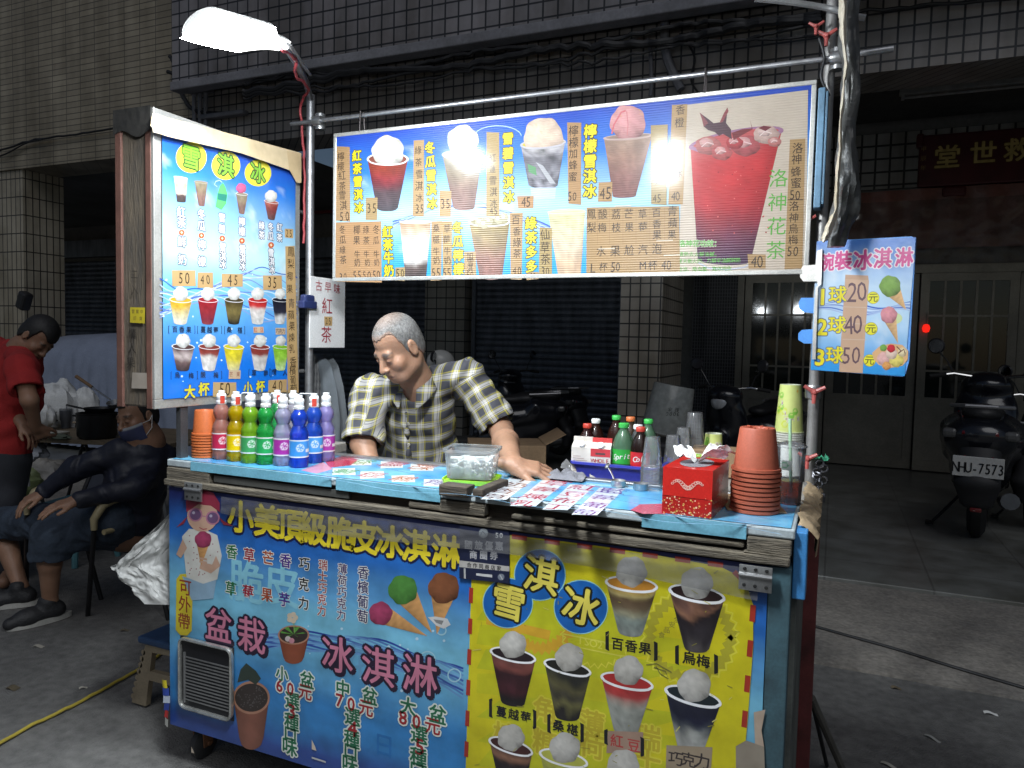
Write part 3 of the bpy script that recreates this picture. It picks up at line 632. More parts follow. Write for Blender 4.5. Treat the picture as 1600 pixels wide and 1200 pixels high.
for k in range(60):
    a = random.uniform(0, 6.28); r = 22*math.sqrt(random.random()); A.disc(393+r*math.cos(a), 1090+r*.85*math.sin(a), 1., (.10, .09, .085), 6)
# three pot prices
wo = (.66, .70, .64)
def price(sz, n1, n2, row, d):
    g_, r_ = (.015, .13, .06), (.32, .02, .025)
    for ch, x, y, h, c in row: A.text(ch, (x, y), (x, y), h, {'g': g_, 'r': r_}[c], out=wo, ow=.08, bold=.035)
price(0, 0, 0, [('小', 441, 1053, 23, 'g'), ('盆', 480, 1063, 26, 'g'), ('6', 437, 1071, 19, 'r'), ('0', 454, 1076, 19, 'r'), ('元', 477, 1081, 25, 'r'), ('選', 457, 1095, 27, 'g'), ('3', 456, 1111, 23, 'r'), ('種', 456, 1128, 27, 'g'), ('口', 454, 1147, 25, 'g'), ('味', 453, 1167, 28, 'g')], 0)
price(0, 0, 0, [('中', 536, 1076, 26, 'g'), ('盆', 578, 1088, 27, 'g'), ('7', 531, 1094, 20, 'r'), ('0', 549, 1100, 20, 'r'), ('元', 572, 1106, 26, 'r'), ('選', 551, 1120, 28, 'g'), ('4', 551, 1138, 24, 'r'), ('種', 550, 1155, 28, 'g'), ('口', 548, 1174, 26, 'g'), ('味', 547, 1194, 28, 'g')], 0)
price(0, 0, 0, [('大', 638, 1104, 28, 'g'), ('盆', 684, 1117, 29, 'g'), ('8', 630, 1121, 21, 'r'), ('0', 651, 1127, 21, 'r'), ('元', 676, 1134, 27, 'r'), ('選', 655, 1148, 29, 'g'), ('5', 656, 1166, 25, 'r'), ('種', 654, 1183, 29, 'g'), ('口', 652, 1203, 27, 'g'), ('味', 650, 1224, 28, 'g')], 0)
A.poly([(276, 905), (282, 897), (295, 896), (302, 904), (300, 985), (293, 993), (282, 992), (275, 984)], (.62, .50, .03)); A.text('可外帶', (290, 918), (288, 971), 25, (.26, .04, .02), bold=.02)
# generic summer girl with hat, sunglasses and cone
sk = (.52, .33, .24)
A.poly([(285, 900), (302, 905), (326, 903), (340, 896), (334, 935), (300, 938)], (.25, .38, .5))
A.poly([(285, 838), (296, 826), (322, 828), (340, 836), (347, 868), (340, 905), (318, 912), (292, 902)], (.58, .57, .53))
for k in range(26): A.disc(random.uniform(290, 342), random.uniform(836, 902), 1.1, (.3, .12, .14), 6)
A.poly([(286, 842), (276, 866), (283, 872), (293, 856)], sk); A.poly([(338, 868), (345, 884), (330, 896), (312, 888), (315, 878), (332, 882)], sk)
A.disc(317, 806, 24, sk, 24, 25); A.poly([(292, 800), (291, 783), (300, 769), (318, 764), (334, 770), (344, 786), (344, 800), (330, 790), (310, 788)], (.28, .03, .06))
A.poly([(294, 806), (288, 818), (276, 824), (288, 812)], (.25, .03, .05)); A.poly([(341, 806), (350, 814), (365, 822), (350, 820)], (.25, .03, .05))
for x, y in ((306, 804), (333, 809)): A.disc(x, y, 11, (.40, .16, .24), 20); A.disc(x, y, 8.6, (.13, .07, .15), 20); A.disc(x-3, y-3, 2.4, (.4, .35, .45), 10)
A.line([(316, 806), (322, 807)], 1.6, (.4, .16, .24)); A.line([(312, 824), (318, 827), (324, 826)], 1.4, (.35, .06, .07)); A.cone(318, 843, 13, (315, 884), (.36, .05, .12)); A.disc(301, 772, 5, (.7, .55, .1), 14)
A.line([(312, 872), (324, 874)], 3, sk); A.line([(312, 877), (324, 879)], 3, sk)
# yellow poster
Ye, Y2 = (.60, .53, .015), (.42, .47, .02)
edge_ = [(737, 905), (796, 907), (797, 836), (860, 843), (960, 856), (1060, 873), (1125, 885), (1150, 897), (1168, 918), (1177, 945), (1177, 1010), (1168, 1130), (1158, 1230), (1150, 1330), (724, 1330), (728, 1200)]
A.up(); us = [A.uv(*p) for p in edge_]
us = [(x, max(z, Z0)) for x, z in us]; A.tri(us, [tuple(range(len(us)))[::-1]], Ye)
def patch(pts, c): A.poly(pts, c)
for k in range(9):
    y = 900+k*38; patch([(740+random.uniform(0, 60), y), (900, y+random.uniform(-8, 8)), (1020+random.uniform(0, 120), y+28), (1000, y+50), (860, y+44), (745, y+30)], mixc(Ye, Y2, random.uniform(.2, .8)))
def zig(cx, cy_, r, c, w=3): A.line([(cx+(r+(4 if k % 2 else -3))*math.cos(k*.105), cy_+(r+(4 if k % 2 else -3))*math.sin(k*.105)) for k in range(61)], w, c)
zig(846, 966, 46, (.62, .36, .03), 12); zig(1078, 995, 62, (.40, .36, .03), 10); zig(1078, 995, 73, (.66, .62, .06), 2); zig(935, 985, 55, (.66, .62, .06), 2)
A.poly([(760, 962), (861, 985), (858, 1000), (760, 975)], (.62, .36, .03)); A.line([(880, 990), (990, 1012), (987, 1028), (880, 1006), (880, 990)], 1.6, (.62, .60, .08)); A.text('ISO22', (907, 1000), (948, 1010), 12, (.62, .60, .08))
A.text('食品安全', (1034, 992), (1058, 968), 10, (.3, .27, .04))
for t, x, y0, y1 in (('檳', 790, 1150, 1150), ('角糖', 852, 1110, 1160), ('薄荷', 925, 1130, 1165), ('瑞士', 1012, 1152, 1190)): A.text(t, (x, y0), (x, y1), 40, (.50, .40, .03), out=(.64, .58, .05), ow=.06, bold=.03)
for k in range(8): x = 802+k*48; 
dr = (.36, .035, .02)
def dash(pts): A.line(pts, 5.5, dr)
for k in range(7): x = 800+k*51; dash([(x, 838+(x-800)*.136), (x+24, 841.5+(x-800)*.136)])
dash([(1147, 893), (1166, 911)])
for k in range(6): y = 945+k*55; dash([(1177-(y-945)*.075, y), (1175-(y-945)*.075, y+26)])
for k in range(7): y = 918+k*48; dash([(737-(y-918)*.03, y), (736-(y-918)*.03, y+24)])
cb = (.012, .12, .42)
for x, y, r in ((844, 898, 39), (794, 942, 38), (908, 948, 41)): A.disc(x, y, r+1.5, (.25, .55, .6)); 
for x, y, r in ((844, 898, 39), (794, 942, 38), (908, 948, 41)): A.disc(x, y, r, cb)
for ch, x, y, h, r in (('淇', 846, 899, 56, -.1), ('雪', 795, 941, 54, -.1), ('冰', 908, 948, 58, -.14)): A.text(ch, (x, y), (x, y), h, (.70, .60, .10), out=(.012, .015, .01), ow=.06, bold=.035, rot=r)
wt, gy = (.56, .54, .50), (.40, .40, .38)
pas = [(0, (.45, .28, .06)), (.12, (.42, .34, .14)), (.2, (.09, .055, .03)), (.4, (.14, .10, .06)), (.55, (.28, .27, .18)), (.65, (.20, .24, .22)), (1, (.22, .24, .22))]
dark = [(0, (.10, .05, .04)), (.15, (.26, .13, .08)), (.28, (.02, .015, .018)), (.7, (.03, .025, .03)), (1, (.08, .07, .07))]
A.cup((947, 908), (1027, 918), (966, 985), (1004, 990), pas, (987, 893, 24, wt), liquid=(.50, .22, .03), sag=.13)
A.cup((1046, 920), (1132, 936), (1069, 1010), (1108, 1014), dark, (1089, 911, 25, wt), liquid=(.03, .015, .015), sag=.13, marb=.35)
def lab(x0, y0, x1, y1, t, h=19, c=bk): A.text('【'+t+'】' if 0 else t, (x0, y0), (x1, y1), h, c, bold=.035)
def brk(x, y, h=26, d=1): A.line([(x+3*d, y-h/2), (x, y-h/2), (x, y+h/2), (x+3*d, y+h/2)], 4, bk)
lab(965, 1006, 1008, 1013, '百香果'); brk(949, 1001); brk(1025, 1017, d=-1); lab(1077, 1028, 1099, 1033, '烏梅', 20); brk(1058, 1023); brk(1119, 1037, d=-1)
cran = [(0, (.16, .06, .05)), (.2, (.20, .06, .05)), (.3, (.035, .012, .016)), (.7, (.06, .015, .022)), (.85, (.012, .01, .012)), (1, (.02, .015, .018))]
mul = [(0, (.02, .02, .018)), (.25, (.10, .09, .04)), (.5, (.05, .045, .035)), (.7, (.14, .13, .05)), (.85, (.015, .013, .013)), (1, (.02, .018, .018))]
redb = [(0, (.40, .03, .03)), (.2, (.38, .05, .05)), (.33, (.36, .28, .24)), (.45, (.30, .31, .28)), (1, (.27, .28, .26))]
cho = [(0, (.015, .016, .03)), (.4, (.012, .014, .035)), (.55, (.06, .07, .09)), (.7, (.34, .35, .33)), (1, (.36, .36, .35))]
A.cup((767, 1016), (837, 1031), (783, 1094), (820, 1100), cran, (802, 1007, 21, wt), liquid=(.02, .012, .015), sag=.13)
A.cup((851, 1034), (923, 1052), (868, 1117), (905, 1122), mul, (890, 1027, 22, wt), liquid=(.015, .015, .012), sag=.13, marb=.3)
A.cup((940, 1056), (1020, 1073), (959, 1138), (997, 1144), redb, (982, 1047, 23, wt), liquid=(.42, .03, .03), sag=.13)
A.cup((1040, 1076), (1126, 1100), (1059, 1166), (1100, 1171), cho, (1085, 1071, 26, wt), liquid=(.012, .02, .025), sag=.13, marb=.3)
lab(784, 1112, 822, 1120, '蔓越莓', 17); brk(767, 1106); brk(836, 1123, d=-1); lab(873, 1134, 895, 1140, '桑椹', 18); brk(858, 1130); brk(910, 1144, d=-1)
A.rect(949, 1142, 1005, 1176, (.36, .24, .18), 1.5); A.text('紅豆', (965, 1158), (990, 1164), 22, (.45, .05, .05), hand=True); brk(947, 1151, 20); brk(1004, 1166, 26, -1)
A.rect(1041, 1165, 1112, 1202, (.33, .26, .18), 2); A.text('巧克力', (1055, 1184), (1097, 1190), 24, (.04, .03, .03), hand=True)
A.cup((765, 1155), (832, 1177), (783, 1235), (818, 1240), dark, (799, 1152, 21, wt), liquid=(.06, .02, .02), sag=.14)
A.cup((844, 1175), (918, 1194), (862, 1255), (900, 1260), [(0, (.45, .45, .08)), (.4, (.35, .36, .12)), (1, (.4, .4, .3))], (883, 1168, 24, wt), liquid=(.45, .45, .08), sag=.14)
A.cup((930, 1212), (1012, 1228), (950, 1290), (990, 1295), redb, (974, 1195, 25, wt), liquid=(.2, .03, .03), sag=.14)
# worn spots: scratches, scuffs and torn paper at the lower right
for k in range(46):
    x, y = random.uniform(745, 1165), random.uniform(860, 1195); L = random.uniform(3, 16); a = random.uniform(0, 3); A.line([(x, y), (x+L*math.cos(a), y+L*math.sin(a)*.6)], random.uniform(.5, 1.1), random.choice([(.36, .33, .05), (.66, .62, .2), (.25, .23, .05)]))
A.line([(1025, 1040), (1032, 1052), (1045, 1060), (1040, 1048), (1022, 1042)], 1, (.15, .14, .05)); A.line([(1010, 1038), (1026, 1036), (1050, 1050)], .9, (.15, .14, .05))
A.poly([(1178, 1112), (1196, 1108), (1190, 1140), (1194, 1166), (1180, 1166)], (.46, .36, .28)); A.poly([(1150, 1165), (1166, 1156), (1194, 1166), (1196, 1230), (1150, 1230)], (.28, .24, .19))
for x, y, r in ((488, 1165, 5), (300, 1172, 3)): A.poly([(x, y-2*r), (x+r, y), (x+r*1.5, y+r*1.5), (x, y+r)], (.6, .5, .4))
A.line([(488, 1183), (510, 1190)], 2.5, (.5, .5, .5))
fp = A.build('front_poster', prn, CART)
# payment sticker
A = Art((XL, CY-.013, 0), (1, 0, 0), (0, 0, 1)); A.z(700, 800, 5)
nv = (.014, .018, .045); A.poly([(92, 105), (478, 148), (480, 560), (88, 518)], nv); A.disc(277, 165, 37, (.22, .24, .26), 24); A.line([(255, 180), (270, 150), (295, 178)], 5, nv); A.text('50', (382, 182), (415, 183), 40, (.5, .5, .5), bold=.03)
for k, t in enumerate('國旅優惠'): A.text(t, (160+k*80, 258+k*3), (160+k*80, 258+k*3), 68, (.36, .36, .38), bold=.05)
for k, t in enumerate('商圈券'): A.text(t, (198+k*80, 335+k*4), (198+k*80, 335+k*4), 64, (.36, .36, .38), bold=.05)
A.poly([(88, 378), (480, 425), (480, 465), (88, 430)], (.42, .40, .38)); A.text('合作同商店家', (165, 414), (398, 441), 38, (.012, .012, .012), bold=.04)
A.line([(130, 440), (132, 520)], 16, (.4, .4, .4)); A.poly([(220, 478), (345, 490), (345, 512), (220, 496)], (.5, .5, .5)); A.disc(415, 508, 26, (.16, .18, .22), 18); A.line([(405, 490), (428, 530)], 6, (.5, .5, .5))
A.build('payment_sticker', vcol('sticker_print', .3, .3), CART)
# clear plastic film taped over the top of the front
b = MB(); x0, x1 = A.uv(0, 0)[0], 0
b.grid(lambda u, v: (lerp(lx(352), XR-.07, u), CY-.0145-.003*(1+fbm(u*22, v*2, 3))-.003*abs(math.sin(u*31+v*5))*v, lerp(.945, .893-.012*math.sin(u*7)-.012*u, v)), 200, 12)
b.build('plastic_film', clear('film_plastic', (.84, .85, .86), .42, (.26, .26, .27), rough=.2, fres=.10), CART)
# vent grille with bright surround
A = Art((XL, CY-.006, 0), (1, 0, 0), (0, 0, 1)); A.z(0, 0, 1)
c4 = [A.uv(*p) for p in ((284, 994), (367, 1010), (366, 1126), (287, 1102))]
gx0, gx1 = c4[0][0]+XL, c4[1][0]+XL; gz1, gz0 = c4[0][1], c4[3][1]
gz1 = (c4[0][1]+c4[1][1])/2; gz0 = (c4[2][1]+c4[3][1])/2
b = MB(); b.bx(gx0, gx1, CY-.012, CY-.009, gz0, gz1); V = b.build('vent', M('vent_black', (.008, .008, .01), .5), CART)
b = MB(); w = .012
def rr(o, x0, x1, z0, z1, r, n=5):
    out = []
    for cx, cz, a0 in ((x1-r, z1-r, 0), (x0+r, z1-r, 90), (x0+r, z0+r, 180), (x1-r, z0+r, 270)):
        for k in range(n+1): a = math.radians(a0+90*k/n); out.append((cx+r*math.cos(a), o, cz+r*math.sin(a)))
    return out
pr = rr(CY-.017, gx0+.004, gx1-.004, gz0+.004, gz1-.004, .022); b.tube(pr+pr[:2], .0085, 8, False, .7); b.build('vent_surround', M('chrome_trim', (.55, .55, .52), .25, .8, amp=.3, ns=20), V)
b = MB()
for k in range(14): z = lerp(gz0+.03, gz1-.065, k/13); b.bx(gx0+.022, gx1-.014, CY-.0155, CY-.0125, z-.0018, z+.0018)
b.bx(gx0+.018, gx0+.026, CY-.0165, CY-.0126, gz0+.02, gz1-.05); b.build('slats', steel, V)
# bunting strip at the corner
b = MB(); p0 = Vector((XL-.012, CY-.02, .30)); 
for k, c in enumerate([(.6, .5, .03), (.03, .06, .3), (.45, .5, .6), (.03, .06, .3), (.5, .03, .03), (.6, .6, .55)]):
    b.k = c; z = .305-.026*k; y = -.022; b.grid(lambda u, v, z=z, k=k: (XL-.012+.012*k*.25+.014*math.sin((k+v)*.8)*.4+u*.022-.01, CY-.02-.004*math.sin(u*3+k), z-.026*v), 3, 3, lambda u, v, c=c: c)
b.build('corner_ribbon', vcol('ribbon_print', .4), CART, colattr=True)
# ---------------- printed sheet on the counter
A = Art((XL, CY, ZT-.001), (1, 0, 0), (0, 1, 0)); A.up()
def csheet(u, v):
    k = fbm(u*14, v*3, 2); return mixc((.20, .55, .78), (.05, .32, .68), .5+k*1.4)
A.mb.grid(lambda u, v: A.P((lerp(.005, XR-XL-.006, u), lerp(.0, .312, v))), 140, 20, csheet, False)
for k in range(5): A.line([(x, 722+(x-500)*.115+k*7+3*math.sin(x*.03+k*2)) for x in range(500, 1230, 20)], 2.2, mixc((.02, .08, .42), (.30, .62, .85), k/5))
def card(x, y, t, c, h=11):
    A.rect(x-h*2.0, y-h*.60, x+h*2.0, y+h*.60, (.72, .74, .72), 1.2); A.text(t, (x-h*.95, y-.6), (x+h*.95, y+.6), h*1.02, c, w=.46, bold=.01)
fr, vi, gg, oo = (.45, .02, .06), (.10, .04, .26), (.02, .30, .08), (.5, .12, .03)
for x, y, t, c in ((562, 722, '抹茶', gg), (612, 726, '草莓', fr), (660, 730, '芒果', oo), (537, 737, '薄荷', gg), (582, 742, '紅豆', fr), (630, 748, '香橙', oo), (680, 754, '芋頭', vi)): card(x, y, t, c, 9)
for t, xs_, ys, c in (('牛奶香草', (820, 772), (749, 776), (.10, .03, .03)), ('草莓煉乳', (868, 818), (755, 786), fr), ('紅豆布丁', (912, 868), (762, 792), fr), ('藍莓葡萄', (958, 914), (767, 800), vi)):
    x0, x1, y0, y1 = xs_[0], xs_[1], ys[0], ys[1]
    A.poly([(x0-21, y0-5), (x0+19, y0-4), (x1+19, y1+5), (x1-21, y1+4)], (.62, .68, .72))
    for k, ch in enumerate(t): x, y = lerp(x0, x1, k/3), lerp(y0, y1, k/3); A.text(ch, (x, y), (x, y), 9.2, c, w=1.0, bold=.008)
A.poly([(505, 717), (540, 713), (560, 718), (548, 727), (515, 731)], (.50, .05, .10)); A.poly([(985, 797), (1000, 788), (1035, 787), (1040, 803), (1005, 803)], (.52, .10, .16))
A.poly([(470, 735), (505, 722), (520, 733), (495, 740)], (.6, .3, .35)); A.build('counter_print', vcol('counter_gloss', .22, .6, dirt=.06), CART)
# ---------------- poles and bars
PXL, PXR, PY = aty(484, 400, 2.41).x, aty(1276, 520, 2.41).x, 2.41
ptop = aty(487, 148, PY).z
b = MB(); b.tube([(PXL, PY, .0), (PXL, PY, ptop)], .016, 14); b.build('pole', galv, CART)
pr_ = aty(1300, 20, PY)
b = MB(); b.tube([(PXR, PY, .0), (PXR, PY, 1.5), (pr_.x, PY, pr_.z+.1)], .016, 14); b.build('pole', M('dull_pipe', (.30, .29, .28), .5, .6, amp=.3, ns=14), CART)
c0, c1 = aty(455, 190, PY-.035), aty(1308, 96, PY-.035)
zb0 = (c0.z+c1.z)/2
b = MB(); b.tube([(c0.x, PY-.035, zb0), (c1.x+.03, PY-.035, zb0)], .0085, 12); b.build('crossbar', galv, CART)
for x in (c0.x+.13, c1.x-.0): b = MB(); b.lathe((x-.02, PY-.035, zb0), [(.018, 0), (.02, .01), (.02, .03), (.018, .04)], 12, (1, 0, 0)); b.lathe((x, PY-.02, zb0-.03), [(.02, 0), (.021, .03), (.02, .06)], 12); b.build('pipe_clamp', steel, CART)
red_pl = M('faded_red_plastic', (.42, .09, .08), .45, amp=.3, ns=12)
def wing(p, name='wing_bolt', s=1., parent=CART):
    b = MB(); p = Vector(p)
    b.lathe(p, [(.010*s, 0), (.011*s, .012), (.005*s, .02), (0, .021)], 12, (0, -1, 0))
    for k in range(3): a = .5+k*2.09; q = p+Vector((math.cos(a)*.034*s, -.012, math.sin(a)*.034*s)); b.tube([p+Vector((0, -.01, 0)), q], [.0075*s, .0055*s], 8)
    return b.build(name, red_pl, parent)
b = MB(); b.lathe((PXR-.002, PY, aty(1270, 612, PY).z-.02), [(.021, 0), (.023, .004), (.023, .036), (.021, .04)], 14); b.build('pipe_clamp', steel, CART)
wing((PXR+.002, PY-.022, aty(1272, 612, PY).z)); wing((aty(1262, 348, PY).x, PY-.03, aty(1262, 348, PY).z), s=.8); wing((aty(1292, 64, PY).x, PY-.03, aty(1292, 64, PY).z), s=.9); wing((aty(1276, 52, PY).x, PY-.04, aty(1276, 52, PY).z), s=.7)
# ================================================================ LAMPS OF THE STALL
def glow(name, c, s):
    m = bpy.data.materials.new(name); m.use_nodes = True; p = m.node_tree.nodes['Principled BSDF']
    p.inputs['Base Color'].default_value = (.8, .8, .8, 1); p.inputs['Emission Color'].default_value = (*c, 1); p.inputs['Emission Strength'].default_value = s; return m
LAMP = 230.
lens_m = glow('lamp_lens', (.88, .95, 1.0), LAMP)
lens2_m = glow('lamp_lens_warm', (.90, .96, 1.0), LAMP*1.15)
white_en = M('lamp_enamel', (.78, .78, .76), .4, amp=.08)
def flood(label, tip, head, arm, lm, face=(0, 0, -1), bulge=.055):
    """head: a point where the arm enters; tip: far end of the lamp; arm: points back to its pole"""
    t = thing('flood_lamp', label, 'lamp', head)
    a = Vector(head); d = (Vector(tip)-a); L = d.length; d.normalize()
    side = d.cross(Vector((0, 0, 1))).normalized(); up_ = side.cross(d).normalized()
    up_ = -Vector(face); up_ = (up_-d*up_.dot(d)).normalized(); side = d.cross(up_).normalized()
    F_ = lambda s, x, y: a+d*(s*L)+side*x+up_*y
    prof = [(0, .024, .018), (.06, .028, .024), (.2, .034, .028), (.30, .058, .034), (.36, .070, .036), (.96, .070, .036), (1.0, .062, .03)]
    b = MB(); n = 14; vs = []; fs = []
    for s, w, h in prof:
        for k in range(n): an = math.pi*k/(n-1); vs.append(F_(s, w*math.cos(an), h*math.sin(an)))
    for i in range(len(prof)-1):
        for k in range(n-1): fs.append((i*n+k, i*n+k+1, (i+1)*n+k+1, (i+1)*n+k))
    fs += [tuple(range(n)), tuple((len(prof)-1)*n+k for k in range(n))[::-1]]
    b.add(vs, fs, True); b.build('lamp_shade', white_en, t)
    b = MB(); pts = []
    for s, w in ((.36, .07), (.5, .092), (.9, .098), (.97, .085)): pts.append((s, w))
    for s0, s1 in ((.36, .97),):
        b.grid(lambda u, v: F_(lerp(.355, 1.002, v), (u-.5)*.144, -.0015-bulge*(1-(2*u-1)**8)*(1-(2*v-1)**8)), 24, 24)
    b.build('lens', lm, t)
    b = MB(); b.grid(lambda u, v: F_(lerp(.02, .354, v), (u-.5)*2*(.024+.045*v*v), -.004), 4, 6); b.build('throat', glow('lamp_throat_'+label[:6].strip(), (1, .98, .94), 6), t)
    b = MB(); b.tube(arm, .012, 10); b.build('arm', galv, t)
    return t
l_tip, l_head = aty(310, 38, 1.50), aty(446, 72, 1.86)
flood('glowing white flood lamp with its arm on the left pole', l_tip, l_head, [l_head, aty(462, 96, 2.0), aty(478, 128, 2.28), (PXL, PY, ptop-.02)], lens_m, (.25, -.62, -.74), .018)
b = MB(); b.prism([aty(444, 66, 1.80), aty(484, 119, 2.2), aty(478, 112, 2.2), aty(452, 72, 1.80)], (.004, .01, .004)); tag(b.build('metal_strip', steel), 'thin shiny metal strip lying along the lamp arm', 'metal strip')
rope = M('red_cord', (.30, .035, .04), .6)
cable('lamp_cord', 'red cord wound round the lamp arm and hanging down the left pole', [aty(440, 78, 1.84), aty(462, 92, 1.96), aty(462, 116, 2.05), aty(482, 140, 2.3), aty(470, 165, 2.38), aty(474, 230, 2.385), aty(476, 290, 2.385), aty(474, 380, 2.385)], .005, rope, 'cord', wob=.012, n=90)
h2 = (-.70, 1.40, 2.47)
flood('second white flood lamp on its long arm in front of the menu board', (-.84, .86, 2.30), h2, [h2, (-.45, 1.9, 2.66), (-.15, 2.25, 2.66), (pr_.x, PY, 2.6)], lens2_m, (0, -.04, -1))
# ================================================================ SIGNS
kraft = (.43, .27, .12); ink = (.045, .025, .015)
alu = M('sign_aluminium', (.48, .47, .44), .4, .6, amp=.2, ns=8)
def board_frame(parent, o, u, n, w, h, t=.018, d=.02, m=alu, name='frame'):
    u, n, v = Vector(u), Vector(n), Vector((0, 0, 1)); o = Vector(o); b = MB()
    R = Matrix((u, -n, v)).transposed()
    for cx, cz, sx, sz in ((w/2, -t/2, w+2*t, t), (w/2, h+t/2, w+2*t, t), (-t/2, h/2, t, h), (w+t/2, h/2, t, h)):
        b.box(o+u*cx+v*cz-n*d*.3, (sx, d, sz), R, .002)
    return b.build(name, m, parent)
# ---- long menu board under the crossbar
SY = 2.36
c = [aty(*p, SY) for p in ((520, 210), (1272, 124), (1268, 432), (522, 437))]
mx0, mx1 = (c[0].x+c[3].x)/2, (c[1].x+c[2].x)/2; mz1, mz0 = (c[0].z+c[1].z)/2, (c[2].z+c[3].z)/2
MBD = thing('menu_board', 'long blue menu board with iced drinks hanging from the crossbar', 'menu board', ((mx0+mx1)/2, SY, mz0))
fw = .014
board_frame(MBD, (mx0+fw, SY, mz0+fw), (1, 0, 0), (0, -1, 0), mx1-mx0-2*fw, mz1-mz0-2*fw, fw, .02)
b = MB(); b.bx(mx0+fw, mx1-fw, SY+.001, SY+.008, mz0+fw, mz1-fw); b.build('backing', M('fluted_back', (.5, .5, .5), .5), MBD)
A = Art((mx0+fw, SY-.002, mz0+fw), (1, 0, 0), (0, 0, 1)); A.up(); w_, h_ = mx1-mx0-2*fw, mz1-mz0-2*fw
def skybg(u, v):
    t = v+.08*fbm(u*6, v*3, 7); c = mixc((.02, .07, .48), (.03, .20, .66), t/.25) if t < .25 else mixc((.03, .20, .66), (.42, .68, .84), (t-.25)/.3) if t < .55 else mixc((.42, .68, .84), (.02, .34, .72), (t-.55)/.4)
    k = fbm(u*7+3, v*5, 1.5)-.12-abs(v-.5)*.6; return mixc(c, (.82, .88, .92), k*3.2 if k > 0 else 0)
A.mb.grid(lambda u, v: A.P((w_*u, h_*(1-v))), 110, 40, skybg, False)
A.z(500, 120, 3.5286)
for k in range(12):
    A.line([(x, 800-150*math.sin((x-400)/560*2.2)*(.6+.04*k)+k*4+5*math.sin(x*.03+k)) for x in range(400, 1460, 30)], 7, mixc((.03, .08, .5), (.55, .75, .88), (k*5 % 12)/12))
A.line([(980+130*math.cos(a*.16), 330+60*math.sin(a*.16)) for a in range(20, 40)], 4, (.45, .62, .82))
yl = (.80, .66, .02); yo = (.06, .05, .015)
def ytext(t, p0, p1, h): A.text(t, p0, p1, h, yl, out=yo, ow=.06, bold=.045)
te = [(0, (.30, .04, .02)), (.12, (.30, .045, .025)), (.3, (.26, .03, .035)), (.45, (.16, .03, .04)), (.6, (.09, .055, .065)), (1, (.075, .065, .075))]
br = [(0, (.27, .23, .15)), (.3, (.26, .19, .12)), (.6, (.23, .13, .10)), (1, (.22, .11, .09))]
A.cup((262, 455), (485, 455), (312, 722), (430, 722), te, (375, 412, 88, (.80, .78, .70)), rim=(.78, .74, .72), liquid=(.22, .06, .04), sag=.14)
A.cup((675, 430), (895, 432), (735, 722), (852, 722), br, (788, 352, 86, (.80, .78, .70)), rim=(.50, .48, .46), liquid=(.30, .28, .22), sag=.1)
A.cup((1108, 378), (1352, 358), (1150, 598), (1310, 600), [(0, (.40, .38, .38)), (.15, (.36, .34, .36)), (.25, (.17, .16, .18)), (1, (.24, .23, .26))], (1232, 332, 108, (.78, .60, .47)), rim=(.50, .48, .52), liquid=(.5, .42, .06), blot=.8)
A.poly([(1160, 612), (1302, 610), (1296, 672), (1168, 672)], (.50, .58, .70)); A.poly([(1145, 480), (1190, 500), (1195, 545), (1152, 525)], (.12, .30, .14)); A.poly([(1190, 470), (1230, 490), (1300, 590), (1270, 590)], (.42, .42, .44))
A.cup((440, 800), (612, 800), (472, 1115), (585, 1115), [(0, (.50, .32, .18)), (.2, (.68, .52, .40)), (.45, (.72, .66, .60)), (.68, (.70, .66, .62)), (.76, (.12, .08, .07)), (1, (.06, .045, .045))], rim=(.72, .64, .54), liquid=(.70, .62, .50), sag=.05)
A.cup((822, 802), (1046, 800), (880, 1104), (1004, 1104), [(0, (.30, .22, .08)), (.35, (.27, .17, .07)), (.6, (.28, .13, .09)), (1, (.25, .10, .08))], rim=(.62, .60, .60), liquid=(.28, .24, .12), sag=.1)
for x, y in ((880, 800), (930, 795), (985, 785), (1015, 775), (905, 812)): A.disc(x, y, 26, (.42, .38, .24), 7); A.disc(x-5, y-5, 12, (.58, .56, .46), 6)
A.cup((1258, 748), (1462, 742), (1312, 1092), (1438, 1092), [(0, (.72, .66, .36)), (.2, (.70, .64, .40)), (.5, (.72, .60, .44)), (.8, (.66, .46, .30)), (1, (.60, .42, .28))], rim=(.74, .70, .46), liquid=(.72, .68, .42), sag=.06)
def tg(x0, y0, x1, y1): A.rect(x0, y0, x1, y1, tuple(q*random.uniform(.9, 1.06) for q in kraft), 4)
def hd(t, p0, p1, h): A.text(t, p0, p1, h, ink, bold=.006, hand=True, w=.92)
def nm(t, x, y, h): A.num(t, x, y, h, ink)
tg(75, 385, 165, 795); hd('檸檬紅茶雪淇', (113, 440), (128, 708), 52); nm('50', 134, 770, 56)
tg(255, 668, 315, 790); nm('35', 284, 726, 58); tg(515, 352, 575, 768); hd('綠茶雪淇冰', (543, 405), (550, 668), 50); nm('35', 551, 728, 50)
tg(662, 625, 722, 775); nm('35', 692, 698, 56); tg(918, 305, 990, 768); hd('紅蓮雪淇冰', (952, 450), (956, 696), 46); nm('45', 958, 738, 42)
tg(1090, 655, 1180, 726); nm('45', 1136, 690, 56); tg(1366, 255, 1440, 702); hd('檸檬加蜂蜜', (1400, 300), (1395, 550), 58); nm('50', 1392, 660, 52)
tg(88, 800, 340, 1132); hd('冬瓜綠茶', (124, 845), (126, 1012), 46); nm('30', 126, 1104, 46)
for x, t, q in ((206, '椰果牛奶', '55'), (258, '綠茶牛奶', '50'), (311, '冬瓜牛奶', '50')): hd(t[:2], (x-2, 845), (x-2, 902), 48); hd(t[2:], (x, 978), (x+2, 1024), 42); nm(q, x, 1094, 46)
tg(414, 1050, 470, 1122); nm('50', 442, 1084, 50); tg(612, 795, 672, 1122); tg(676, 795, 730, 1117)
